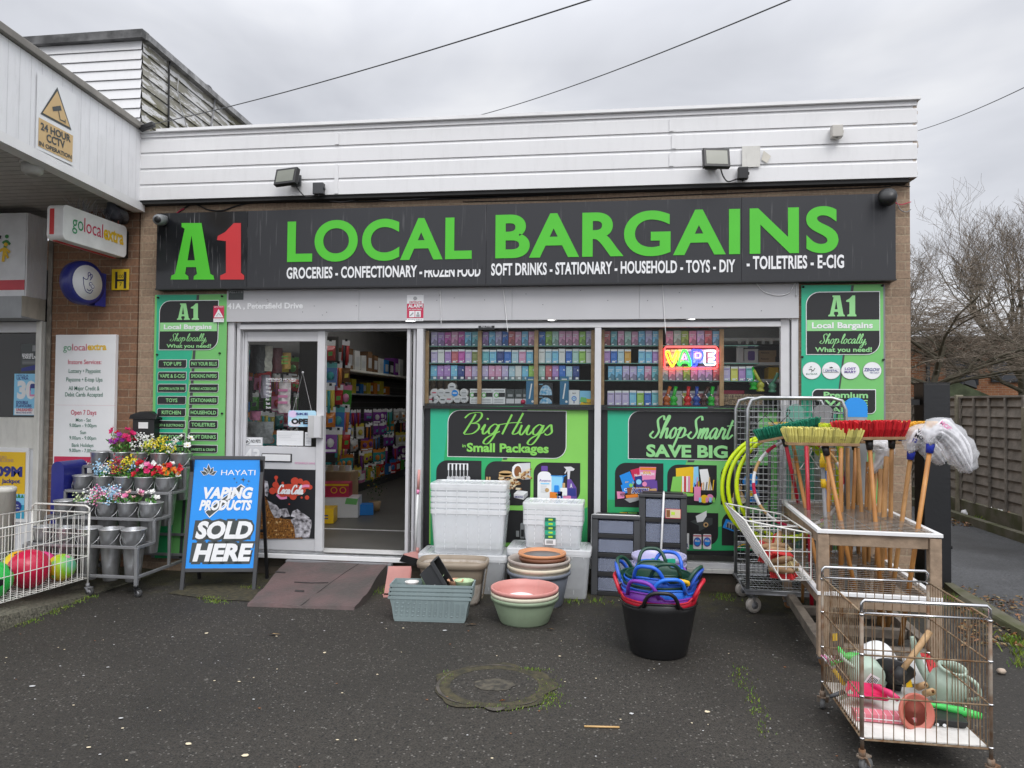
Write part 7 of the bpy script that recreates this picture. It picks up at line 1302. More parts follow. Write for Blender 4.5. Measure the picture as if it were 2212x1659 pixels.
q = [pz(u, v) for u, v in ((362, 1283), (420, 1262), (560, 1258), (552, 1300), (470, 1297))]; b = MB(); b.poly([(p.x, p.y, .006) for p in q], M_MOSSC); single(b, 'concrete_patch', 'worn mossy concrete patch under the blue pavement board', 'concrete patch')
random.seed(21)
def grass(name, spots, n, h, cols):
    b = MB()
    for (x, y, sx, sy) in spots:
        for k in range(n):
            p = Vector((x+random.gauss(0, sx), y+random.gauss(0, sy), 0)); hh = h*random.uniform(.4, 1.2); d = Vector((random.uniform(-1, 1), random.uniform(-1, 1), 0))*hh*.6; s = Vector((random.uniform(-1, 1), random.uniform(-1, 1), 0)).normalized()*.0032; m = random.choice(cols); b.add([p-s, p+s, p+d*.5+Vector((0, 0, hh*.75)), p+d+Vector((0, 0, hh))], [(0, 1, 2), (0, 2, 3)], m)
    o = b.build(name); o['kind'] = 'stuff'; return o
GC = [K('grass_green', (.12, .25, .02)), K('grass_pale', (.22, .30, .04)), K('moss_green', (.10, .12, .015))]
grass('grass', [(mc.x+.3, mc.y+.06, .04, .06), (mc.x+.27, mc.y-.2, .07, .04), (mc.x+.05, mc.y-.3, .1, .02), (mc.x-.3, mc.y+.08, .02, .05), (mc.x+.17, mc.y+.28, .05, .02), (mc.x+.33, mc.y-.1, .03, .05)], 120, .014, GC)
grass('grass', [(pz(u, v).x, pz(u, v).y, .05, .03) for u, v in ((20, 1352), (60, 1340), (95, 1325), (130, 1312), (160, 1300), (182, 1290), (455, 1292), (470, 1300), (540, 1270), (40, 1345), (110, 1318))], 110, .018, GC)
grass('grass', [(pz(u, v).x, pz(u, v).y, .025, .06) for u, v in ((1595, 1465), (1605, 1480), (1622, 1505), (1640, 1545), (1650, 1575), (1600, 1450), (1632, 1525))], 26, .018, GC)
grass('grass', [(pz(u, v).x, pz(u, v).y, .05, .04) for u, v in ((820, 1280), (850, 1272), (1290, 1300), (1240, 1300), (1560, 1288), (1575, 1295), (870, 1262))], 40, .03, GC)
random.seed(9); b = MB()
for k in range(170):     # crumbs, flattened gum and bits of leaf
    p = pz(random.uniform(0, 2100), 1290+370*random.random()**1.3); s = random.uniform(.003, .009)*(1 if k % 7 else 2.0); n = 6; m = random.choice((M_LGREY, C_IVO, C_IVO, M_CONC, M_LGREY, C_BRN)); ph = random.random()*6; b.add([(p.x+s*math.cos(ph+6.283*i/n)*random.uniform(.6, 1.3), p.y+s*math.sin(ph+6.283*i/n)*random.uniform(.5, 1.1), .0055) for i in range(n)]+[(p.x, p.y, .0075)], [(i, (i+1) % n, n) for i in range(n)], m)
o = b.build('litter'); o['kind'] = 'stuff'
def leafthing(u, v, s, rz, c, label, cat='leaf', name='fallen_leaf'): 
    p = pz(u, v); b = MB(); b.add([(-s, 0, .004), (-.2*s, -.28*s, .014), (s, .05*s, .006), (-.1*s, .3*s, .004), (0, 0, .012)], [(0, 1, 4), (1, 2, 4), (2, 3, 4), (3, 0, 4)], c); return single(b, name, label, cat, (p.x, p.y, .004), rz)
leafthing(1204, 1645-240, .0, 0, C_BRN, 'x') if 0 else None
leafthing(1018, 1352, .05, .3, mat('dry_leaf', (.22, .12, .05), .8), 'curled brown leaf on the asphalt beside the trough planters'); leafthing(1190, 1362, .035, -.2, mat('dry_leaf', (.22, .12, .05), .8), 'brown leaf beside the sage green washing up bowl'); leafthing(592, 1373, .05, .1, C_TAN, 'tan sliver of leaf on the asphalt before the ramp')
p, q = pz(1262, 1572), pz(1338, 1574); b = MB(); b.tube([p+Vector((0, 0, .007)), q+Vector((0, 0, .007))], .005, C_TAN, 6); single(b, 'stick', 'thin straight tan stick lying on the open asphalt', 'stick')
leafthing(1085, 1517, .02, .4, C_ORG, 'small orange leaf fragment at the manhole rim')
# ------------------------------------------------------------------ roll cage
M_CAGE = mat('zinc_wire', (.40, .41, .42), .35, metal=.85, var=.15, vs=12)
rc = thing('roll_cage', 'tall galvanised wire roll cage on wheels standing against the second window', 'roll cage', (1.43, -.34, 0))
XA, XB, YA, YB, ZB, ZT = 1.07, 1.80, -.62, -.06, .19, 1.68
for y, nm in ((YA, 'front_panel'), (YB, 'back_panel')):
    b = MB(); pts = [(XA, y, ZB-.05), (XA, y, ZT-.09), (XA+.03, y, ZT-.02), (XA+.1, y, ZT), (XB-.1, y, ZT), (XB-.03, y, ZT-.02), (XB, y, ZT-.09), (XB, y, ZB-.05)]; b.tube(pts, .015, M_CAGE, 10)
    for i in range(1, 19): x = XA+(XB-XA)*i/19; b.tube([(x, y, ZB), (x, y, ZT-(.01 if 2 < i < 17 else .03))], .0024, M_CAGE, 4, cap=False)
    for i in range(30): z = ZB+.02+(ZT-.08-ZB)*i/29; b.tube([(XA, y-.004, z), (XB, y-.004, z)], .0024, M_CAGE, 4, cap=False)
    b.build(nm, rc, world=True)
b = MB(); wpanel(b, (XA, YA, ZB), (XB, YA, ZB), (XB, YB, ZB), (XA, YB, ZB), 24, 8, .003, M_CAGE); b.tube([(XA-.01, YA-.02, ZB-.02), (XB+.01, YA-.02, ZB-.02), (XB+.01, YB+.02, ZB-.02), (XA-.01, YB+.02, ZB-.02)], .02, M_CAGE, 8, True); b.build('base', rc, world=True)
M_NYL = mat('nylon_wheel', (.42, .39, .35), .6, dirt=.3)
for x in (XA+.03, XB-.05):
    for y in (YA+.02, YB-.05): castor(rc, x-rc.location.x, y-rc.location.y, .16, .062, M_CAGE, M_NYL, 25)
# hoops hung on the cage
def hoop(label, cx_, cz_, y, r, tk, m, tilt=0, sx=1.0, stripes=None):
    b = MB(); M_ = rot('Z', tilt)
    if stripes:
        n = 48
        for i in range(n): b.tube([M_ @ Vector((r*sx*math.cos(6.2832*(i+k/2)/n), 0, r*math.sin(6.2832*(i+k/2)/n))) for k in range(3)], tk, stripes[(i//2) % len(stripes)], 8, cap=False)
    else: b.ring((0, 0, 0), r, tk, m, 'y', 56, 8, sx=sx, M=M_)
    return single(b, 'hula_hoop', label, 'hula hoop', (cx_, y, cz_))
M_NEON = mat('neon_yellow_plastic', (.62, .80, .01), .3, var=.04)
hoop('outermost neon yellow hula hoop hung on the roll cage', 1.33, .955, -.43, .432, .0175, M_NEON, 4); hoop('middle neon yellow hula hoop of the three on the roll cage', 1.355, .965, -.47, .42, .017, M_NEON, 6); hoop('innermost neon yellow hula hoop of the three on the roll cage', 1.395, .985, -.51, .405, .0175, M_NEON, 8); hoop('red white and gold striped hula hoop hung on the roll cage', 1.44, 1.02, -.645, .335, .0125, None, 3, stripes=[C_CRED, C_WHT, C_TAN, C_WHT])
# goods standing in and behind the cage
def slab(label, x, y, w, h, m, mcap, z=.21):
    t = thing('folded_airer', label, 'folded airer', (x, y, z)); hc = h-.16; b = MB(); b.prism(rr(-w/2, 0, w/2, hc), -.02, .02, m); b.build('body', t, bev=.004); b = MB(); b.prism(rr(-w/2-.003, hc+.001, w/2+.003, h, w/2, w/2, 0, 0), -.022, .022, mcap); b.build('cap', t, bev=.004)
slab('tall grey wrapped airer with bright blue rounded cap beside the cage', 2.0, -.2, .175, 1.48, mat('grey_wrap', (.33, .34, .35), .35), K('cap_blue', (.02, .28, .78))); slab('tall grey airer with grey rounded cap inside the cage', 1.72, -.3, .15, 1.42, mat('grey_wrap', (.33, .34, .35), .35), M_GREY); slab('tall airer with pale teal rounded cap inside the cage', 1.52, -.22, .13, 1.42, mat('teal_wrap', (.12, .32, .26), .35), mat('teal_wrap', (.12, .32, .26), .35))
for lab, x, y, h, r, m in (('grey pole standing in the roll cage', 1.38, -.3, 1.2, .014, M_GREY), ('brown wooden post with dark foot in the roll cage', 1.47, -.35, .98, .02, M_WOODLT), ('green tube standing in the roll cage', 1.60, -.4, 1.15, .022, C_DGN), ('dark slim tube in the roll cage behind the hoops', 1.30, -.25, 1.05, .012, M_DGREY)):
    b = MB(); b.tube([(0, 0, 0), (.02, .03, h)], r, m, 10); single(b, 'pole', lab, 'pole', (x, y, .21))
for i in range(4):
    x = 1.2+i*.17; b = MB(); b.tube(crom([(0, 0, .02), (.012, -.01, .05), (.03, 0, .03), (.01, .0, .0), (-.09, 0, -.09), (-.1, 0, -.11), (.11, 0, -.11), (.1, 0, -.09), (.01, 0, 0)]), .004, (M_BLACK, M_BLACK, M_WHITE, M_BLACK)[i], 5); single(b, 'coat_hanger', f'{("black", "black", "white", "black")[i]} hanger, {ORD[i]} along the top of the roll cage', 'hanger', (x, -.58, ZT-.14-(.3 if i == 2 else 0)), R(20*i), group='hangers on the roll cage')
# ------------------------------------------------------------------ wooden broom rack
M_WD = mat('weathered_wood', (.36, .26, .18), .75, col2=(.24, .175, .12), vs=14, bump=.3, bs=40); M_WD2 = mat('grey_wood', (.22, .185, .15), .8, col2=(.13, .11, .09), vs=10, bump=.4, bs=40)
rk = thing('broom_rack', 'pale wooden broom rack with white edged wire shelves on castors', 'broom rack', (1.27, -1.835, 0), R(-4)); RW, RL, RZ = .70, 1.42, .86
for x in (.035, RW-.035):
    for y in (.035, RL-.035): b = MB(); b.box(x-.033, x+.033, y-.033, y+.033, .08, RZ-.03, M_WD); b.build('post', rk, bev=.004); castor(rk, x, y+.05, .085, .035, M_GREY, mat('brown_wheel', (.25, .12, .05), .6))
def shelf(z, wood):
    b = MB(); e = .028
    for a, c in (((0, 0), (RW, 0)), ((0, RL), (RW, RL))): b.box(a[0]-.004, c[0]+.004, a[1]-.004, a[1]+e if a[1] == 0 else a[1]+.004, z, z+.022, M_WHITE) if a[1] == 0 else b.box(a[0], c[0], a[1]-e, a[1], z, z+.022, M_WHITE)
    b.box(-.004, e, e, RL-e, z+.0002, z+.022, M_WHITE); b.box(RW-e, RW+.004, e, RL-e, z+.0002, z+.022, M_WHITE); b.build('shelf_rim', rk, bev=.002)
    b = MB()
    for i in range(24): y = e+.01+(RL-2*e-.02)*i/23; b.tube([(.0+e*.5, y, z+.014), (RW-e*.5, y, z+.014)], .002, mat('dull_wire', (.26, .235, .205), .6, metal=.3), 4, cap=False)
    for x in (.16, .35, .54): b.tube([(x, e*.5, z+.009), (x, RL-e*.5, z+.009)], .003, M_CAGE, 4, cap=False)
    b.build('wire_shelf', rk)
    for y in (.036, RL-.036): b = MB(); b.box(.07, RW-.07, y-.02, y+.02, z-.075, z-.002, M_WD); b.build('rail', rk, bev=.003)
    for x in (.036, RW-.036): b = MB(); b.box(x-.02, x+.02, .07, RL-.07, z-.075, z-.002, M_WD); b.build('rail', rk, bev=.003)
shelf(RZ-.022, True); shelf(.46, True)
for y in (.036, .45, .9, RL-.036): b = MB(); b.box(.07, RW-.07, y-.03, y+.03, .10, .16, M_WD2); b.build('bottom_rail', rk, bev=.004)
for x in (.036, RW-.036): b = MB(); b.box(x-.03, x+.03, .07, RL-.07, .10, .17, M_WD2); b.build('bottom_rail', rk, bev=.004)
# brooms: each handle passes through the wire shelf where the photo shows it
Z9 = lambda x, y: (1626.5+x*.2288, 840.4+y*.2288)
M_HND = mat('varnished_handle', (.50, .23, .06), .45, col2=(.36, .15, .04), vs=9); M_HND2 = mat('plain_handle', (.48, .25, .085), .55, col2=(.33, .16, .05), vs=9); M_REDH = mat('red_handle', (.42, .01, .03), .35); M_BLK = mat('broom_block', (.36, .23, .12), .7, col2=(.24, .14, .07), vs=16)
def pole_pts(s, c, dy=0.0, bot=.11):
    p1 = pz(*Z9(*c), RZ); p2 = py(*Z9(*s), p1.y+dy); d = (p2-p1); return p1+d*((bot-p1.z)/d.z), p1, p2
def bristle_block(t, w, dp, hb, m, m2, nx, ny, splay, M_):
    b = MB(M_); b.box(-w/2, w/2, -dp/2, dp/2, 0, .022, M_BLK); b.build('block', t, bev=.004); b = MB(M_); rnd = random.Random(int(w*1000)+nx)
    for i in range(nx):
        for j in range(ny):
            x = -w/2+.012+(w-.024)*i/(nx-1); y = -dp/2+.008+(dp-.016)*j/(ny-1); u = 2*i/(nx-1)-1; v = 2*j/(ny-1)-1
            for q in range(2):
                tip = Vector((x+u**3*splay*.5+rnd.gauss(0, .006), y*1.2+v*splay*.6+rnd.gauss(0, .006), .022+hb*rnd.uniform(.86, 1.05))); mid = Vector((x, y, .02)); b.tube([mid, mid.lerp(tip, .5)+Vector((0, v*.006, 0)), tip], [.007, .0088, .0065], m if rnd.random() < .75 else m2, 4)
    b.build('bristles', t)
def broom(name, label, s, c, w, hb, col, tilt=0, rz=0, hm=None, sock=M_BLACK, dp=.095, dy=0, nx=34, col2=None, off=0.0):
    lo, mid, hi = pole_pts(s, c, dy); t = thing('yard_broom', label, 'broom', lo); b = MB(); b.tube([lo, hi], .0145, hm or M_HND, 12); b.build('handle', t, world=True)
    b = MB(); d = (hi-lo).normalized(); b.tube([hi-d*.03, hi+d*.035], [.021, .026], sock, 12); b.build('socket', t, world=True)
    m = K('bristle_'+name, col, .6); m2 = K('bristle_deep_'+name, col2 or tuple(x*.6 for x in col), .6); o = hi+d*.036-Vector(t.location); bristle_block(t, w, dp, hb, m, m2, nx, 6, .05, at(*o) @ rot('Z', rz) @ rot('Y', tilt) @ at(off, 0, 0)); return t
broom('primrose', 'big pale yellow bristled yard broom at the front of the rack', (690, 585), (825, 1230), .46, .10, (.72, .66, .20), 0, -3, off=-.02)
broom('red', 'red bristled yard broom with wooden handle and black socket', (1100, 530), (1155, 1240), .42, .105, (.60, .012, .02), -1, 4, off=.01)
broom('green', 'dark green bristled broom with red handle, tilted at the rack corner', (305, 500), (425, 1060), .44, .085, (.01, .19, .11), -13, -8, M_REDH, off=.03, dy=-.3)
broom('butter', 'yellow bristled broom behind the green one', (372, 490), (495, 1110), .36, .09, (.74, .55, .10), 0, -8, off=.04, dy=.25)
broom('lime', 'lime bristled broom in the middle of the rack', (825, 560), (835, 1145), .24, .12, (.58, .68, .03), 0, 0, M_HND2, K('lime_socket', (.55, .65, .02)), nx=16)
broom('amber', 'amber bristled broom at the far end of the rack', (1310, 520), (1300, 1195), .40, .1, (.78, .42, .04), 0, 6, M_HND2, off=.12)
broom('cream', 'cream bristled broom behind the red one', (960, 540), (978, 1075), .40, .13, (.66, .60, .40), 0, 3, M_HND2, nx=22, off=.1)
broom('navy', 'navy and cream bristled broom at the back of the rack', (1235, 560), (1240, 1120), .36, .12, (.03, .03, .12), 0, 0, M_HND2, nx=20, col2=(.5, .45, .3))
def plain(label, s, c, m, r=.0145, top=None, name='wooden_pole', dy=0):
    lo, mid, hi = pole_pts(s, c, dy); t = thing(name, label, 'handle', lo); b = MB(); b.tube([lo, hi], r, m, 12); b.build('shaft', t, world=True)
    d = (hi-lo).normalized()
    if top: b = MB(); b.tube([hi+d*.001, hi+d*.05, hi+d*.055, hi+d*.10], [.018, .018, .014, .006], top, 10); b.build('tip', t, world=True); b = MB(); b.tube([hi-d*.14, hi-d*.08], .017, top, 10); b.build('collar', t, world=True)
    else: b = MB(); b.tube([hi, hi+d*.004], [r, r*.6], m, 12); b.build('end', t, world=True)
    return t
plain('plain varnished handle just behind the front broom socket', (770, 560), (792, 1060), M_HND2); plain('leaning varnished handle with dark knots between the middle brooms', (890, 560), (865, 1065), M_HND2); plain('bright red handle beside the green broom', (505, 540), (525, 1130), M_REDH); plain('slim varnished handle behind the bright red one', (520, 545), (500, 1090), M_HND2, .012); plain('orange handle hanging under the white mop bag', (1085, 690), (1072, 1105), M_HND); plain('second varnished handle right of the red broom pole', (1205, 760), (1188, 1150), M_HND2); plain('thick varnished handle right of the white mop bag', (1262, 640), (1237, 1200), M_HND2, .017); plain('pale handle behind the red broom pole', (1120, 690), (1108, 1090), M_HND2); plain('short varnished handle by the blue telescopic pole', (728, 800), (728, 1085), M_HND2, .013); plain('varnished handle paired with the cream broom pole', (985, 560), (992, 1080), M_HND2)
random.seed(44)
for i in range(9): x_ = 715+i*62+random.uniform(-12, 12); s_ = random.uniform(-60, 60); plain(f'varnished pole, {ORD[i]} from the left of nine standing in the rack cluster', (x_+s_*.5, 560), (x_-s_*.2, 1085+random.uniform(-20, 70)), (M_HND, M_HND2)[i % 2], random.uniform(.0135, .0165))
plain('grey telescopic pole with yellow collar and tip', (657, 740), (682, 1190), M_GREY, .013, C_YEL, 'telescopic_pole'); plain('blue telescopic pole with yellow collar and tip', (703, 770), (700, 1115), C_BLUE, .012, C_YEL, 'telescopic_pole')
# bagged mops
M_YARN = mat('mop_yarn', (.78, .77, .79), .9, var=.1, vs=60, bump=.5, bs=150); M_BAG = clear_mat('clear_bag', (.88, .89, .92), .34, .25)
def mop(label, s, c, path, rad, sock, prt, hm=M_HND, dy=0, n=26):
    lo, mid, hi = pole_pts(s, c, dy); t = thing('mop', label, 'mop', lo); b = MB(); b.tube([lo, hi], .0145, hm, 12); b.build('handle', t, world=True); d = (hi-lo).normalized()
    b = MB(); b.tube([hi-d*.03, hi+d*.02, hi+d*.05], [.022, .026, .02], sock, 14); b.build('socket', t, world=True)
    P = [hi+d*.03]+[py(*Z9(*q), hi.y+.0) for q in path]; rnd = random.Random(n); b = MB()
    for k in range(n):
        a = rnd.uniform(0, 6.28); q = math.sqrt(rnd.random()); pts = []
        for i, p in enumerate(P): r_ = rad[i]*.82*q; pts.append(p+Vector((r_*math.cos(a)*.5+rnd.gauss(0, .004), r_*math.sin(a), r_*math.cos(a)*.75+rnd.gauss(0, .004))))
        b.tube(crom(pts, 4), .0085, M_YARN, 5)
    b.build('yarn', t, world=True); b = MB(); cp = crom(P, 4); rs = []
    for i in range(len(cp)): f = i/(len(cp)-1)*(len(rad)-1); j = min(int(f), len(rad)-2); rs.append((rad[j]*(1-(f-j))+rad[j+1]*(f-j))*(1.05+.10*math.sin(i*2.3)))
    b.tube(cp, rs, M_BAG, 14); b.build('bag', t, world=True)
    if prt:
        b = MB(); k = len(cp)//3; o = cp[k]; e = cp[min(k+6, len(cp)-1)]; ax = (e-o).normalized(); an = math.atan2(ax.z, ax.x); q = MB()
        for i, (tx, m) in enumerate(prt): q.text(tx, -.04, .018-i*.034, 0, .024, -rs[k]*1.12, m, .04)
        q.v = [o+Vector((v.x*math.cos(an)-v.z*math.sin(an), v.y, v.x*math.sin(an)+v.z*math.cos(an))) for v in q.v]; q.build('print', t, world=True)
    return t
M_SBLU = K('socket_blue', (.02, .04, .40))
mop('white mop in a printed clear bag with blue socket at the rack corner', (1490, 625), (1408, 1235), [(1500, 500), (1560, 440), (1640, 480), (1720, 580), (1790, 680)], [.035, .06, .075, .08, .085, .045], M_SBLU, [('VAL', C_BLK), ('MOP', C_BLK), ('12', C_NAVY)], M_HND2)
mop('large bagged white mop drooping out past the rack, blue socket', (1672, 560), (1560, 1300), [(1690, 420), (1760, 380), (1880, 470), (1970, 620), (2040, 760)], [.03, .065, .08, .085, .095, .05], M_SBLU, [('MOP', C_PNK)], M_HND, n=34)
mop('white mop head in a clear bag hanging head up behind the red broom', (1110, 560), (1100, 1130), [(1180, 520), (1230, 560), (1190, 680), (1110, 780)], [.03, .06, .08, .06, .03], M_WHITE, None, M_HND2)
# white wire basket hooked on the rack side, full of hand brushes
wb = thing('wire_basket', 'white coated wire basket of hand brushes hooked to the rack side', 'wire basket', (1.12, -1.15, .45)); b = MB(); sec = lambda y, k: [(.875+.2*k, y, .87), (1.10+.02*k, y, .495), (1.285, y, .50), (1.285, y, .80)]
Fp, Bp = sec(-1.62, 0), sec(-.78, .0)
for (i, j, nu, nv) in ((0, 1, 10, 16), (1, 2, 5, 16)): wpanel(b, Fp[i], Fp[j], Bp[j], Bp[i], nu, nv, .0032, M_WWIRE)
for S_ in (Fp, Bp):
    b.tube(S_+[S_[0]], .006, M_WWIRE, 6)
    for k in range(1, 8): t_ = k/8; x = .875+(1.285-.875)*t_; zl = max(.495, .87-(x-.875)/(1.10-.875)*.375); zu = .87-.07*t_; b.tube([(x, S_[0][1], zl), (x, S_[0][1], zu)], .0032, M_WWIRE, 4)
    for zz in (.58, .68, .77): xl = .875+(.87-zz)/.375*.225; b.tube([(xl, S_[0][1], zz), (1.285, S_[0][1], zz)], .0032, M_WWIRE, 4)
b.tube([Fp[0], Bp[0]], .006, M_WWIRE, 6); b.tube([Fp[3], Bp[3]], .006, M_WWIRE, 6)
b.build('wire', wb, world=True); b = MB()
for y in (-1.3, -1.05): b.tube([(.93, y, .78), (1.285, y, .79)], .005, M_WWIRE, 5)
b.build('divider', wb, world=True)
random.seed(31)
for i in range(11):
    y = -1.56+.068*i; x = 1.14+random.uniform(-.02, .08); z = .525+(i % 3)*.05; red = i % 2 == 0; t = thing('hand_brush', f'{"red" if red else "cream"} bristled wooden hand brush, {ORD[i]} from the front in the white basket', 'hand brush', (x, y, z), R(random.uniform(-70, 70)), 'hand brushes in the white basket'); M_ = rot('Y', random.uniform(-35, 35)) @ rot('X', random.uniform(-60, 60))
    b = MB(M_); b.tube([(-.1, 0, .02), (-.05, 0, .022), (.05, 0, .022), (.1, 0, .02)], [.012, .024, .026, .014], M_BLK, 8); b.build('block', t); b = MB(M_); m = K('brush_red', (.5, .02, .02), .7) if red else K('brush_cream', (.62, .50, .25), .7)
    for k in range(12):
        for j in (-1, 0, 1): xx = -.085+k*.0155; b.tube([(xx, j*.012, .012), (xx*1.05, j*.022, -.028)], [.006, .008], m, 4)
    b.build('bristles', t)
# ------------------------------------------------------------------ rusty wire dump bin in front
db = thing('dump_bin', 'rusty wire dump bin on castors with chrome handles in front of the rack', 'wire bin', (1.115, -3.12, 0), R(-1.5)); DW, DL, D0, D1 = .525, .68, .145, .70
for nm, a, c, nu in (('front_panel', (0, 0), (DW, 0), 13), ('back_panel', (0, DL), (DW, DL), 13), ('side_panel', (0, 0), (0, DL), 22), ('side_panel', (DW, 0), (DW, DL), 22)):
    b = MB(); A3 = lambda p, z: (p[0], p[1], z); wpanel(b, A3(a, D0), A3(c, D0), A3(c, D1), A3(a, D1), nu, 2, .0022, M_RUST)
    for k in (1, 2): z = D0+(D1-D0)*k/3; b.tube([A3(a, z), A3(c, z)], .0042, M_RUST, 5)
    b.tube([A3(a, D1), A3(c, D1)], .005, M_CHROME if 'panel' in nm and nm != 'side_panel' else M_RUST, 6); b.build(nm, db)
    if nm != 'side_panel': b = MB(); p = a[1]; b.tube([(0, p, D1), (0, p, D1+.045), (.012, p, D1+.056), (DW-.012, p, D1+.056), (DW, p, D1+.045), (DW, p, D1)], .0075, M_CHROME, 10); b.build('handle', db)
for x in (0, DW):
    for y in (0, DL): b = MB(); b.cyl((x, y, .09), (x, y, D1), .0085, M_RUSTD, 8); [b.cyl((x, y, z), (x, y, z+.008), .012, M_CHROME, 8) for z in (D0, D0+.185, D0+.37, D1-.01)]; b.build('post', db); castor(db, x, y, .10, .033, M_RUSTD, mat('grey_rubber', (.14, .14, .14), .6), 30 if y == 0 else 80)
b = MB(); wpanel(b, (0, 0, D0-.004), (DW, 0, D0-.004), (DW, DL, D0-.004), (0, DL, D0-.004), 10, 22, .0028, M_RUST); b.build('wire_base', db); b = MB(); b.box(.012, DW-.012, .012, DL-.012, D0, D0+.006, mat('white_liner', (.66, .64, .60), .6, dirt=.35)); b.build('liner', db)
Z5 = lambda x, y, z: pz(1680.8+x*.28114, 1192.8+y*.28114, z)
SAGE = mat('sage_plastic', (.36, .45, .37), .4, var=.05); GRN = mat('bright_green_plastic', (.06, .55, .10), .35)
def can(label, c, M_, sc=1.0, tagged=False):
    t = thing('watering_can', label, 'watering can', c); b = MB(M_); b.shell([(.0, 0), (.075*sc, 0), (.088*sc, .02), (.092*sc, .08), (.082*sc, .12), (.06*sc, .14), (.058*sc, .155), (.066*sc, .165), (.066*sc, .175), (.054*sc, .175), (.052*sc, .14), (.075*sc, .1), (.08*sc, .03), (0, .012)], SAGE, n=30); b.build('body', t)
    b = MB(M_); b.tube(crom([(-.085*sc, 0, .04), (-.15*sc, 0, .10), (-.2*sc, 0, .19), (-.215*sc, 0, .22)]), [.024*sc-.0007*k for k in range(19)], SAGE, 10); b.build('spout', t); b = MB(M_); b.tube(crom([(.088*sc, 0, .05), (.14*sc, 0, .09), (.12*sc, 0, .15), (.06*sc, 0, .165)]), .010, SAGE, 8); b.build('handle', t)
    if tagged: b = MB(M_); b.add([(-.03, -.03, -.0015), (.03, -.03, -.0015), (.03, .03, -.0015), (-.03, .03, -.0015)], [(3, 2, 1, 0)], C_WHT); b.add([(-.01, -.055, -.0025), (.03, -.055, -.0025), (.03, -.035, -.0025), (-.01, -.035, -.0025)], [(3, 2, 1, 0)], K('label_lime', (.5, .75, .05))); [b.add([(-.025+k*.008, -.02, -.0028), (-.021+k*.008, -.02, -.0028), (-.021+k*.008, .02, -.0028), (-.025+k*.008, .02, -.0028)], [(3, 2, 1, 0)], C_BLK) for k in range(6)]; b.build('price_label', t)
can('sage green watering can lying with its labelled base facing out', Z5(720, 985, .245), rot('Z', 8) @ rot('X', -78) @ rot('Z', 210), .9, True); can('sage green watering can standing open end up in the bin corner', Z5(1285, 1120, .17), rot('X', 14) @ rot('Y', 6) @ rot('Z', -50), 1.0)
t = thing('plunger', 'terracotta rubber plunger cup lying toward the viewer', 'plunger', Z5(1030, 1195, .215)+Vector((0, -.06, .0))); b = MB(rot('Z', 14) @ rot('X', -106)); b.lathe([(.0, .02), (.058, .018), (.075, .0), (.084, -.002), (.086, .01), (.06, .03), (.02, .045), (0, .045)], mat('terracotta_rubber', (.46, .13, .09), .55), 32); b.build('cup', t); b = MB(rot('Z', 14) @ rot('X', -106)); b.lathe([(.056, .0165), (.0, .0175)], mat('terracotta_ring', (.36, .09, .06), .55), 24); b.build('ring', t)
p, q = Z5(955, 905, .30), None; t = thing('mallet', 'pale wooden handled tool standing diagonally up out of the bin', 'mallet', p); b = MB(); e = p+Vector((.165, .09, .17)); b.tube([p, e], [.014, .0165], M_WOODLT, 12); b.build('handle', t, world=True); b = MB(); d = (e-p).normalized(); b.tube([p-d*.06, p+d*.001], .026, M_BLACK2, 12); b.build('head', t, world=True)
t = thing('scoop', 'black plastic scoop lying beside the labelled watering can', 'scoop', Z5(880, 960, .25)); M_ = rot('Z', -28) @ rot('X', -58); b = MB(M_); b.shell([(0, 0), (.07, 0), (.095, .05), (.10, .052), (.092, .046), (.065, .008), (0, .008)], M_BLACK, n=28, sy=.75); b.build('bowl', t); b = MB(M_); b.beam((0, .07, .03), (-.02, .17, .06), .07, .03, M_BLACK); b.build('handle', t)
t = thing('dustpan', 'white and red dustpan leaning at the back of the dump bin', 'dustpan', Z5(1080, 900, .26)); b = MB(rot('Z', 8) @ rot('X', -25)); b.box(-.07, .05, 0, .012, -.07, .06, M_WHITE); b.build('pan', t, bev=.006); b = MB(rot('Z', 8) @ rot('X', -25)); b.prism([(.052, -.07), (.085, -.05), (.10, .02), (.07, .075), (.0, .085), (-.02, .065), (.052, .062)], 0, .014, mat('bright_red', (.55, .015, .02), .4)); b.build('handle', t)
t = thing('dustpan', 'hot pink dustpan with rounded handle lying at the front of the bin', 'dustpan', Z5(715, 1130, .20)+Vector((-.01, .04, 0))); hp = mat('hot_pink', (.66, .03, .14), .38); M_ = rot('Z', -12) @ rot('X', -8); b = MB(M_); b.add([(-.09, -.05, 0), (.09, -.05, 0), (.07, .06, .0), (-.07, .06, 0), (-.095, -.05, .03), (.095, -.05, .005), (.075, .065, .05), (-.075, .065, .05)], [(0, 1, 2, 3), (2, 6, 7, 3), (0, 3, 7, 4), (1, 5, 6, 2)], hp); b.add([(x, y, z-.003) for x, y, z in [(-.09, -.05, 0), (.09, -.05, 0), (.07, .06, .0), (-.07, .06, 0)]], [(3, 2, 1, 0)], hp); b.build('pan', t); b = MB(M_); b.tube([(.03, .02, .05), (.10, -.05, .035), (.13, -.08, .02)], [.012, .017, .013], hp, 10); b.build('handle', t)
b = MB(); b.box(-.13, .13, -.035, .035, 0, .035, mat('pink_carton', (.60, .16, .20), .5)); [b.box(-.12+k*.03, -.118+k*.03, -.0365, .0365, .002, .0365, C_WHT) for k in range(9)]; b.rect(-.125, .125, .014, .018, -.0372, C_WHT); single(b, 'brush_box', 'flat pink and white carton lying at the front of the bin', 'box', Z5(810, 1290, .155), R(-4), bev=.003)
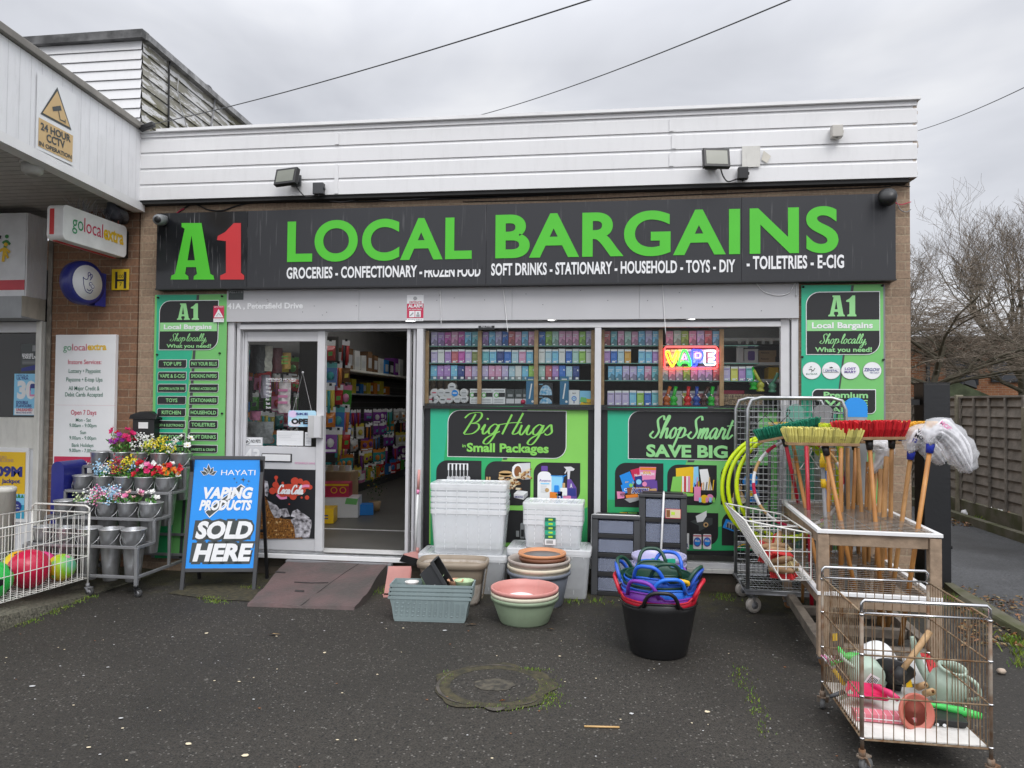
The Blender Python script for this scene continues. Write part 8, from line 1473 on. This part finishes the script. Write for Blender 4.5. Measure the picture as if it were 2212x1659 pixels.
t = thing('hand_brush', 'bright green long handled brush lying across the bin floor', 'hand brush', Z5(1240, 1195, .19)); b = MB(rot('Z', -22)); b.tube([(-.09, 0, .0), (-.03, 0, .005), (.02, 0, .005), (.1, 0, .0), (.17, 0, -.005)], [.008, .011, .016, .022, .015], GRN, 10); b.build('handle', t); b = MB(rot('Z', -22)); [b.tube([(.04+k*.008, .01, 0), (.042+k*.008, .035, -.01)], .004, M_BLACK, 4) for k in range(16)]; b.build('bristles', t)
b = MB(); b.add([(-.12, -.06, .0), (.12, -.06, .0), (.12, .06, .0), (-.12, .06, .0), (-.13, -.07, .03), (.13, -.07, .03), (.13, .07, .03), (-.13, .07, .03)], [(3, 2, 1, 0), (0, 1, 5, 4), (1, 2, 6, 5), (2, 3, 7, 6), (3, 0, 4, 7), (4, 5, 6, 7)], M_BLACK); [b.disc(-.06+k*.03, .008, .008, -.0705, C_WHT, 8) for k in range(4)]; single(b, 'tray', 'black tray with white spots behind the terracotta plunger', 'tray', Z5(1190, 1290, .155), R(-8), bev=.004)
t = thing('spray_bottle', 'bright green spray gun head at the back of the dump bin', 'spray bottle', Z5(540, 830, .30)); b = MB(rot('Y', 20)); b.tube([(-.07, 0, .045), (-.03, 0, .01), (.0, 0, .02), (.05, 0, .03)], [.008, .02, .024, .028], GRN, 10); b.build('head', t); b = MB(rot('Y', 20)); b.tube([(.045, 0, .02), (.075, 0, -.05)], [.026, .03], M_WHITE, 12); b.build('bottle', t); b = MB(); b.tube([(-.09, -.01, -.015), (-.06, -.01, -.01)], [.018, .010], GRN, 10); b.tube([(-.06, -.01, -.01), (-.0, 0, .0)], .004, GRN, 6); b.build('nozzle', t)
t = thing('bowl', 'white plastic bowl turned over at the back of the dump bin', 'bowl', Z5(765, 800, .27)); b = MB(rot('X', 28)); b.lathe([(.0, .06), (.06, .055), (.085, .02), (.09, 0)], M_WHITE, 24); b.build('shell', t); b = MB(rot('X', 28)); b.lathe([(.088, -.004), (.096, -.003), (.096, .003), (.09, .004)], M_WHITE, 24); b.build('rim', t)
t = thing('dish_brush', 'white and red bristled dish brush with yellow stem at the bin side', 'dish brush', Z5(425, 930, .22)); b = MB(); [b.tube([(0, 0, .02), (random.gauss(-.02, .02), random.gauss(0, .02), .07+random.random()*.02)], .0035, (C_WHT, C_PNK, C_WHT)[k % 3], 4) for k in range(40)]; b.build('bristles', t); b = MB(); b.tube([(0, 0, .02), (.05, -.02, -.05)], .011, C_YEL, 8); b.build('handle', t)
for i, (x, y) in enumerate(((1115, 1025), (1172, 1075))): b = MB(rot('X', 60) @ rot('Y', 10)); b.cyl((0, 0, -.05), (0, 0, .02), .0165, M_WOODLT, 14); b.lathe([(0, .0202), (.008, .0206)], C_BRN, 10); single(b, 'handle_stub', ('round wooden handle end above the plunger cup', 'lower round wooden handle end beside the green brush')[i], 'handle', Z5(x, y, .23))
b = MB(); b.tube([(0, 0, 0), (.07, .02, .02)], [.009, .012], M_DGREY, 8); single(b, 'hose_end', 'dark hose end poking through the bin side', 'hose', Z5(400, 1110, .19)); b = MB(); b.tube([(0, 0, 0), (.06, .01, .035)], [.008, .014], SAGE, 8); single(b, 'hose_end', 'sage green spout end poking through the bin side', 'hose', Z5(475, 1130, .17))
b = MB(); b.add([(0, 0, .0), (.035, -.0, .0), (.02, .01, .1), (.005, .01, .1)], [(0, 1, 2, 3)], C_YEL); b.add([(.0, .006, 0), (.035, .006, 0), (.02, .016, .1), (.005, .016, .1)], [(3, 2, 1, 0)], C_GRY); single(b, 'packet', 'yellow and grey blade packet beside the black scoop', 'packet', Z5(985, 1040, .20), R(15)); b = MB(); b.box(-.04, .04, -.01, .01, 0, .09, M_DGREY); b.rect(-.035, .0, .05, .09, -.0115, C_YEL); single(b, 'packet', 'dark packet with a yellow top hanging at the back of the bin', 'packet', Z5(450, 745, .30), R(25))
# ------------------------------------------------------------------ gate, fence, house, trees on the far side
gp = thing('gate_post', 'thick black square steel gate post at the end of the shop', 'gate post', (2.92, .6, 0)); b = MB(); b.box(-.113, .113, -.1, .12, 0, 1.83, mat('black_gate_paint', (.013, .014, .016), .35, bump=.1, bs=30)); b.build('post', gp, bev=.006); b = MB(); b.box(-.116, .116, -.103, .123, 1.8302, 1.84, M_BLACK); b.build('cap', gp); 
for z in (.35, 1.5): b = MB(); b.cyl((.114, -.02, z), (.15, -.02, z), .018, M_BLACK, 8); b.build('hinge', gp)
gt = thing('gate', 'black barred steel gate folded back beside the shop wall', 'gate', (2.72, 2, 0)); b = MB(); b.box(2.66, 2.72, .55, 3.5, 1.66, 1.72, M_BLACK); b.box(2.66, 2.72, .55, 3.5, .1, .16, M_BLACK); b.box(2.66, 2.72, .55, .61, .16, 1.66, M_BLACK); b.build('frame', gt, world=True)
for i in range(16): b = MB(); y = .75+i*.17; b.box(2.68, 2.70, y-.012, y+.012, .161, 1.659, M_BLACK); b.build('bar', gt, world=True)
b = MB(); b.beam((2.69, .6, 1.66), (2.8, .58, 1.66), .05, .05, M_BLACK); b.build('hinge', gt, world=True)
M_FEN = mat('fence_wood', (.25, .225, .195), .85, col2=(.15, .135, .115), vs=5, bump=.5, bs=25); M_FENP = mat('fence_post', (.26, .24, .18), .85, col2=(.17, .16, .11), vs=6); M_GRAV = mat('gravel_board', (.13, .12, .09), .9, col2=(.07, .075, .03), vs=5, dirt=.3)
fy = -2.0; k = 0
while fy < 14:
    t = thing('fence_panel', f'weathered overlapping board fence panel, {ORD[k]} along the driveway from the road', 'fence panel', (5.2, fy, 0), 0, 'fence panels along the driveway'); b = MB()
    for i in range(11): z0 = .25+i*.138; b.add([(0, .05, z0), (0, 1.78, z0+.006*math.sin(i*3+k)), (.028, 1.78, z0+.15), (.028, .05, z0+.15), (.02, .05, z0), (.02, 1.78, z0)], [(1, 0, 3, 2), (0, 1, 5, 4)], M_FEN)
    b.build('board', t); b = MB()
    for yy in (.05, .48, .91, 1.34, 1.76): b.box(-.022, -.002, yy-.018, yy+.018, .24, 1.75, M_FEN)
    b.box(-.022, .03, .03, 1.8, 1.752, 1.775, M_FEN); b.build('batten', t); b = MB(); b.box(-.01, .03, .03, 1.80, 0, .235, M_GRAV); b.build('gravel_board', t)
    b = MB(); b.box(-.05, .05, -.045, .025, 0, 1.62 if k % 2 else 1.8, M_FENP); b.build('post', t, bev=.006); fy += 1.83; k += 1
b = MB(); b.box(4.88, 4.98, .6, 15, 0, .11, M_GRAV); o = b.build('kerb'); o['kind'] = 'structure'
b = MB(); b.add([(2.95, .45, .004), (3.1, .4, .004), (3.05, -.9, .004), (3.12, -2.3, .004), (3.3, -5, .004), (3.1, -5, .004), (2.93, -2.3, .004), (2.86, -.9, .004), (2.86, .0, .004), (2.95, .45, .06), (3.02, .45, .06), (2.98, -.9, .05), (3.04, -2.3, .05), (3.2, -5, .05), (3.1, -5, .05), (2.93, -2.3, .05), (2.88, -.9, .05), (2.9, .0, .05)], [(9, 17, 16, 15, 14, 13, 12, 11, 10), (8, 7, 16, 17), (7, 6, 15, 16), (6, 5, 14, 15), (0, 8, 17, 9)], M_GRAV); o = b.build('kerb'); o['kind'] = 'structure'
random.seed(17)
def litterpile(u0, u1, v0, v1, n, cols, s0, s1):
    b = MB()
    for _ in range(n):
        p = pz(random.uniform(u0, u1), random.uniform(v0, v1)); s = random.uniform(s0, s1); d = [Vector((random.uniform(-1, 1), random.uniform(-1, 1), random.uniform(0, .8)))*s for q in range(3)]; b.add([p+d[0]+Vector((0, 0, .006)), p+d[1]+Vector((0, 0, .006)), p+d[2]+Vector((0, 0, .006)), p+Vector((0, 0, .012+s*.5))], [(0, 1, 3), (1, 2, 3), (2, 0, 3)], random.choice(cols))
    o = b.build('leaf_litter'); o['kind'] = 'stuff'
LC = [C_BRN, mat('dry_leaf', (.22, .12, .05), .8), mat('wet_leaf', (.06, .035, .02), .8), mat('dead_grass', (.26, .20, .10), .9), M_CONC]
litterpile(2056, 2212, 1098, 1140, 420, LC+[C_WHT], .02, .06); litterpile(2075, 2212, 1290, 1400, 500, LC, .01, .035); litterpile(2060, 2110, 1270, 1320, 160, LC, .01, .03)
grass('grass', [(pz(u, v).x, pz(u, v).y, .12, .06) for u, v in ((2180, 1136), (2200, 1142), (2150, 1132), (2120, 1128))], 60, .09, GC); grass('grass', [(pz(u, v).x, pz(u, v).y, .04, .04) for u, v in ((2185, 1385), (2205, 1415), (2195, 1395), (2130, 1330), (2075, 1290), (2050, 1295), (2212, 1440))], 60, .05, GC)
b = MB(); b.ball((0, 0, .018), .03, mat('pale_stone', (.42, .34, .27), .9, bump=.6, bs=40), 8, (1, .8, .6)); p = pz(2163, 1456); single(b, 'stone', 'pale pinkish stone lying on the asphalt at the edge of the yard', 'stone', (p.x, p.y, 0), R(20))
for i, (u, v, c, lab) in enumerate(((2082, 1118, C_WHT, 'white crumpled paper cup lying by the fence foot'), (2110, 1108, C_IVO, 'pale crumpled carton standing by the fence foot'))):
    p = pz(u, v); b = MB(); b.tube([(0, 0, .02), (.03, .02, .07), (.05, .01, .12 if i else .08)], [.05, .06, .045], c, 7); single(b, 'rubbish', lab, 'rubbish', (p.x, p.y, .0))
# brick house behind the trees
hs2 = thing('brick_house', 'orange brick house with dark roof and windows half hidden behind bare branches', 'house', (18, 20, 0)); b = MB(); b.box(8.6, 30, 20, 27, 0, 3.95, M_BRICK3); b.build('wall', hs2, world=True)
M_SLATE = mat('slate_roof', (.06, .055, .055), .8, var=.3, vs=6, bump=.4, bs=10); b = MB(); b.add([(8.3, 19.6, 3.96), (30, 19.6, 3.96), (30, 23.5, 4.3), (8.3, 23.5, 4.3), (30, 27.4, 3.96), (8.3, 27.4, 3.96), (8.3, 19.6, 3.85), (30, 19.6, 3.85)], [(0, 1, 2, 3), (3, 2, 4, 5), (6, 7, 1, 0), (0, 3, 5)], M_SLATE); b.build('roof', hs2, world=True)
for x, z, w, h in ((11.2, 2.35, 1.0, 1.1), (12.6, 2.45, 1.15, 1.1), (15, 2.4, 1.2, 1.15), (18, 2.4, 1.2, 1.15)):
    b = MB(); b.box(x, x+w, 19.93, 19.995, z, z+h, M_BLACK); b.box(x+w*.48, x+w*.52, 19.92, 19.93, z, z+h, M_GREY); o = b.build('window', hs2, world=True); b = MB(); b.quad((x+.05, 19.915, z+.05), (x+w-.05, 19.915, z+.05), (x+w-.05, 19.915, z+h-.05), (x+.05, 19.915, z+h-.05), mat('dark_pane', (.03, .035, .045), .12)); b.build('pane', o, world=True)
for x0, x1 in ((11.9, 13.1), (14.6, 17)): b = MB(); b.box(x0, x1, 19.9, 19.99, .3, 1.45, M_DGREY); b.build('door', hs2, world=True)
for x in (10.6, 13.9, 17.6): b = MB(); b.cyl((x, 19.9, 0), (x, 19.9, 3.8), .07, M_BLACK, 8); b.tube([(x, 19.9, 1.9), (x+.35, 19.88, 1.95), (x+.7, 19.88, 2.0)], .05, M_BLACK, 6); b.build('drain_pipe', hs2, world=True)
sh = thing('shed', 'small lean-to with mossy green sloping roof in front of the brick house', 'shed', (8.4, 12, 0)); b = MB(); b.box(7.4, 8.7, 12, 13.5, 0, 1.85, M_FEN); b.build('wall', sh, world=True); b = MB(); b.add([(7.2, 11.8, 2.2), (8.0, 11.8, 2.2), (8.9, 11.8, 1.8), (8.9, 13.7, 1.8), (8.0, 13.7, 2.2), (7.2, 13.7, 2.2), (7.2, 11.8, 1.8)], [(0, 1, 4, 5), (1, 2, 3, 4), (0, 6, 2, 1)], mat('mossy_roof', (.06, .075, .04), .9, var=.3)); b.build('roof', sh, world=True)
fl = thing('floodlight', 'black floodlight on a bracket above the fence, facing the yard', 'floodlight', (9.2, 13.9, 2.25)); b = MB(rot('X', -30) @ rot('Z', 30)); b.box(-.22, .22, -.03, .03, -.12, .12, M_BLACK); b.build('housing', fl, bev=.01); b = MB(); b.tube([(0, .05, -.1), (.02, .1, -.3), (.0, .1, -2.25)], .02, M_BLACK, 6); b.build('bracket', fl)
M_BARK = mat('bark', (.10, .085, .06), .9, col2=(.06, .055, .035), vs=8, bump=.5, bs=20); M_TWIG = mat('twig', (.155, .125, .095), .85, var=.25, vs=3)
def bare_tree(label, x, y, h, seed, spread, n0, droop, r0, up=.55, dens=1.0, levels=5, trunk=.25):
    rnd = random.Random(seed); t = thing('bare_tree', label, 'tree', (x, y, 0), 0, 'bare winter trees behind the fence'); tr = MB(); tw = MB(); cnt = [0]
    def grow(p, d, L, r, lev):
        n = 4; pts = [p]; rs = [r]; dd = d.copy()
        for i in range(n):
            dd = (dd+Vector((rnd.gauss(0, .18), rnd.gauss(0, .18), rnd.gauss(.02, .12)-droop*(lev/levels)*.25))).normalized(); pts.append(pts[-1]+dd*L/n); rs.append(max(.0035, r*(1-.5*(i+1)/n)))
        (tr if lev < 2 else tw).tube(pts, rs, M_BARK if lev < 3 else M_TWIG, 6 if lev < 2 else 3, cap=False); cnt[0] += 1
        if lev >= levels: return
        for k in range(int((n0 if lev == 0 else rnd.choice((4, 4, 5, 5)))*dens)):
            f = rnd.uniform(.30 if lev else trunk, 1.0); i = min(int(f*n), n-1); q = pts[i].lerp(pts[i+1], f*n-i); a = rnd.uniform(0, 6.28); side = Vector((math.cos(a), math.sin(a), 0)); nd = (dd*(.55 if lev else .35)+side*spread*rnd.uniform(.7, 1.2)+Vector((0, 0, up*(1-lev*.14)))).normalized(); grow(q, nd, L*rnd.uniform(.5, .72), rs[i]*rnd.uniform(.45, .6), lev+1)
    grow(Vector((0, 0, 0)), Vector((.03, 0, 1)), h*.62, r0, 0); tr.build('trunk', t); tw.build('crown', t)
bare_tree('tangled bare tree with low spreading branches right behind the black gate post', 5.95, 8.6, 4.7, 4, 1.15, 12, .22, .10, .25, 1.0, 5, .62); bare_tree('tall slender bare tree between the tangled one and the tallest', 9.6, 17.5, 6.0, 12, .62, 11, .0, .13, .75, 1.0, 5, .3); bare_tree('tallest bare tree with upright fan of twigs at the picture edge', 13.2, 18.6, 7.0, 33, .6, 12, .0, .17, .8, 1.0, 5, .3); bare_tree('spreading bare tree with level branches over the fence', 9.3, 12.0, 5.0, 51, 1.2, 12, .22, .10, .25, 1.0, 5, .64)
# a little more of the street on the far right, behind the fence line
t = thing('hedge', 'dark evergreen hedge beyond the brick house', 'hedge', (32, 34, 0)); b = MB(); random.seed(77)
for k in range(2600):
    c = Vector((random.uniform(-24, 30), random.gauss(0, .8), abs(random.gauss(1.2, .8)))); u = Vector((random.uniform(-1, 1), random.uniform(-1, 1), random.uniform(-1, 1))).normalized(); v = u.orthogonal(); b.quad(c-u*.25, c-v*.12, c+u*.25, c+v*.12, M_TWIG if k % 3 else mat('hedge_leaf', (.03, .05, .02), .7))
b.build('foliage', t)
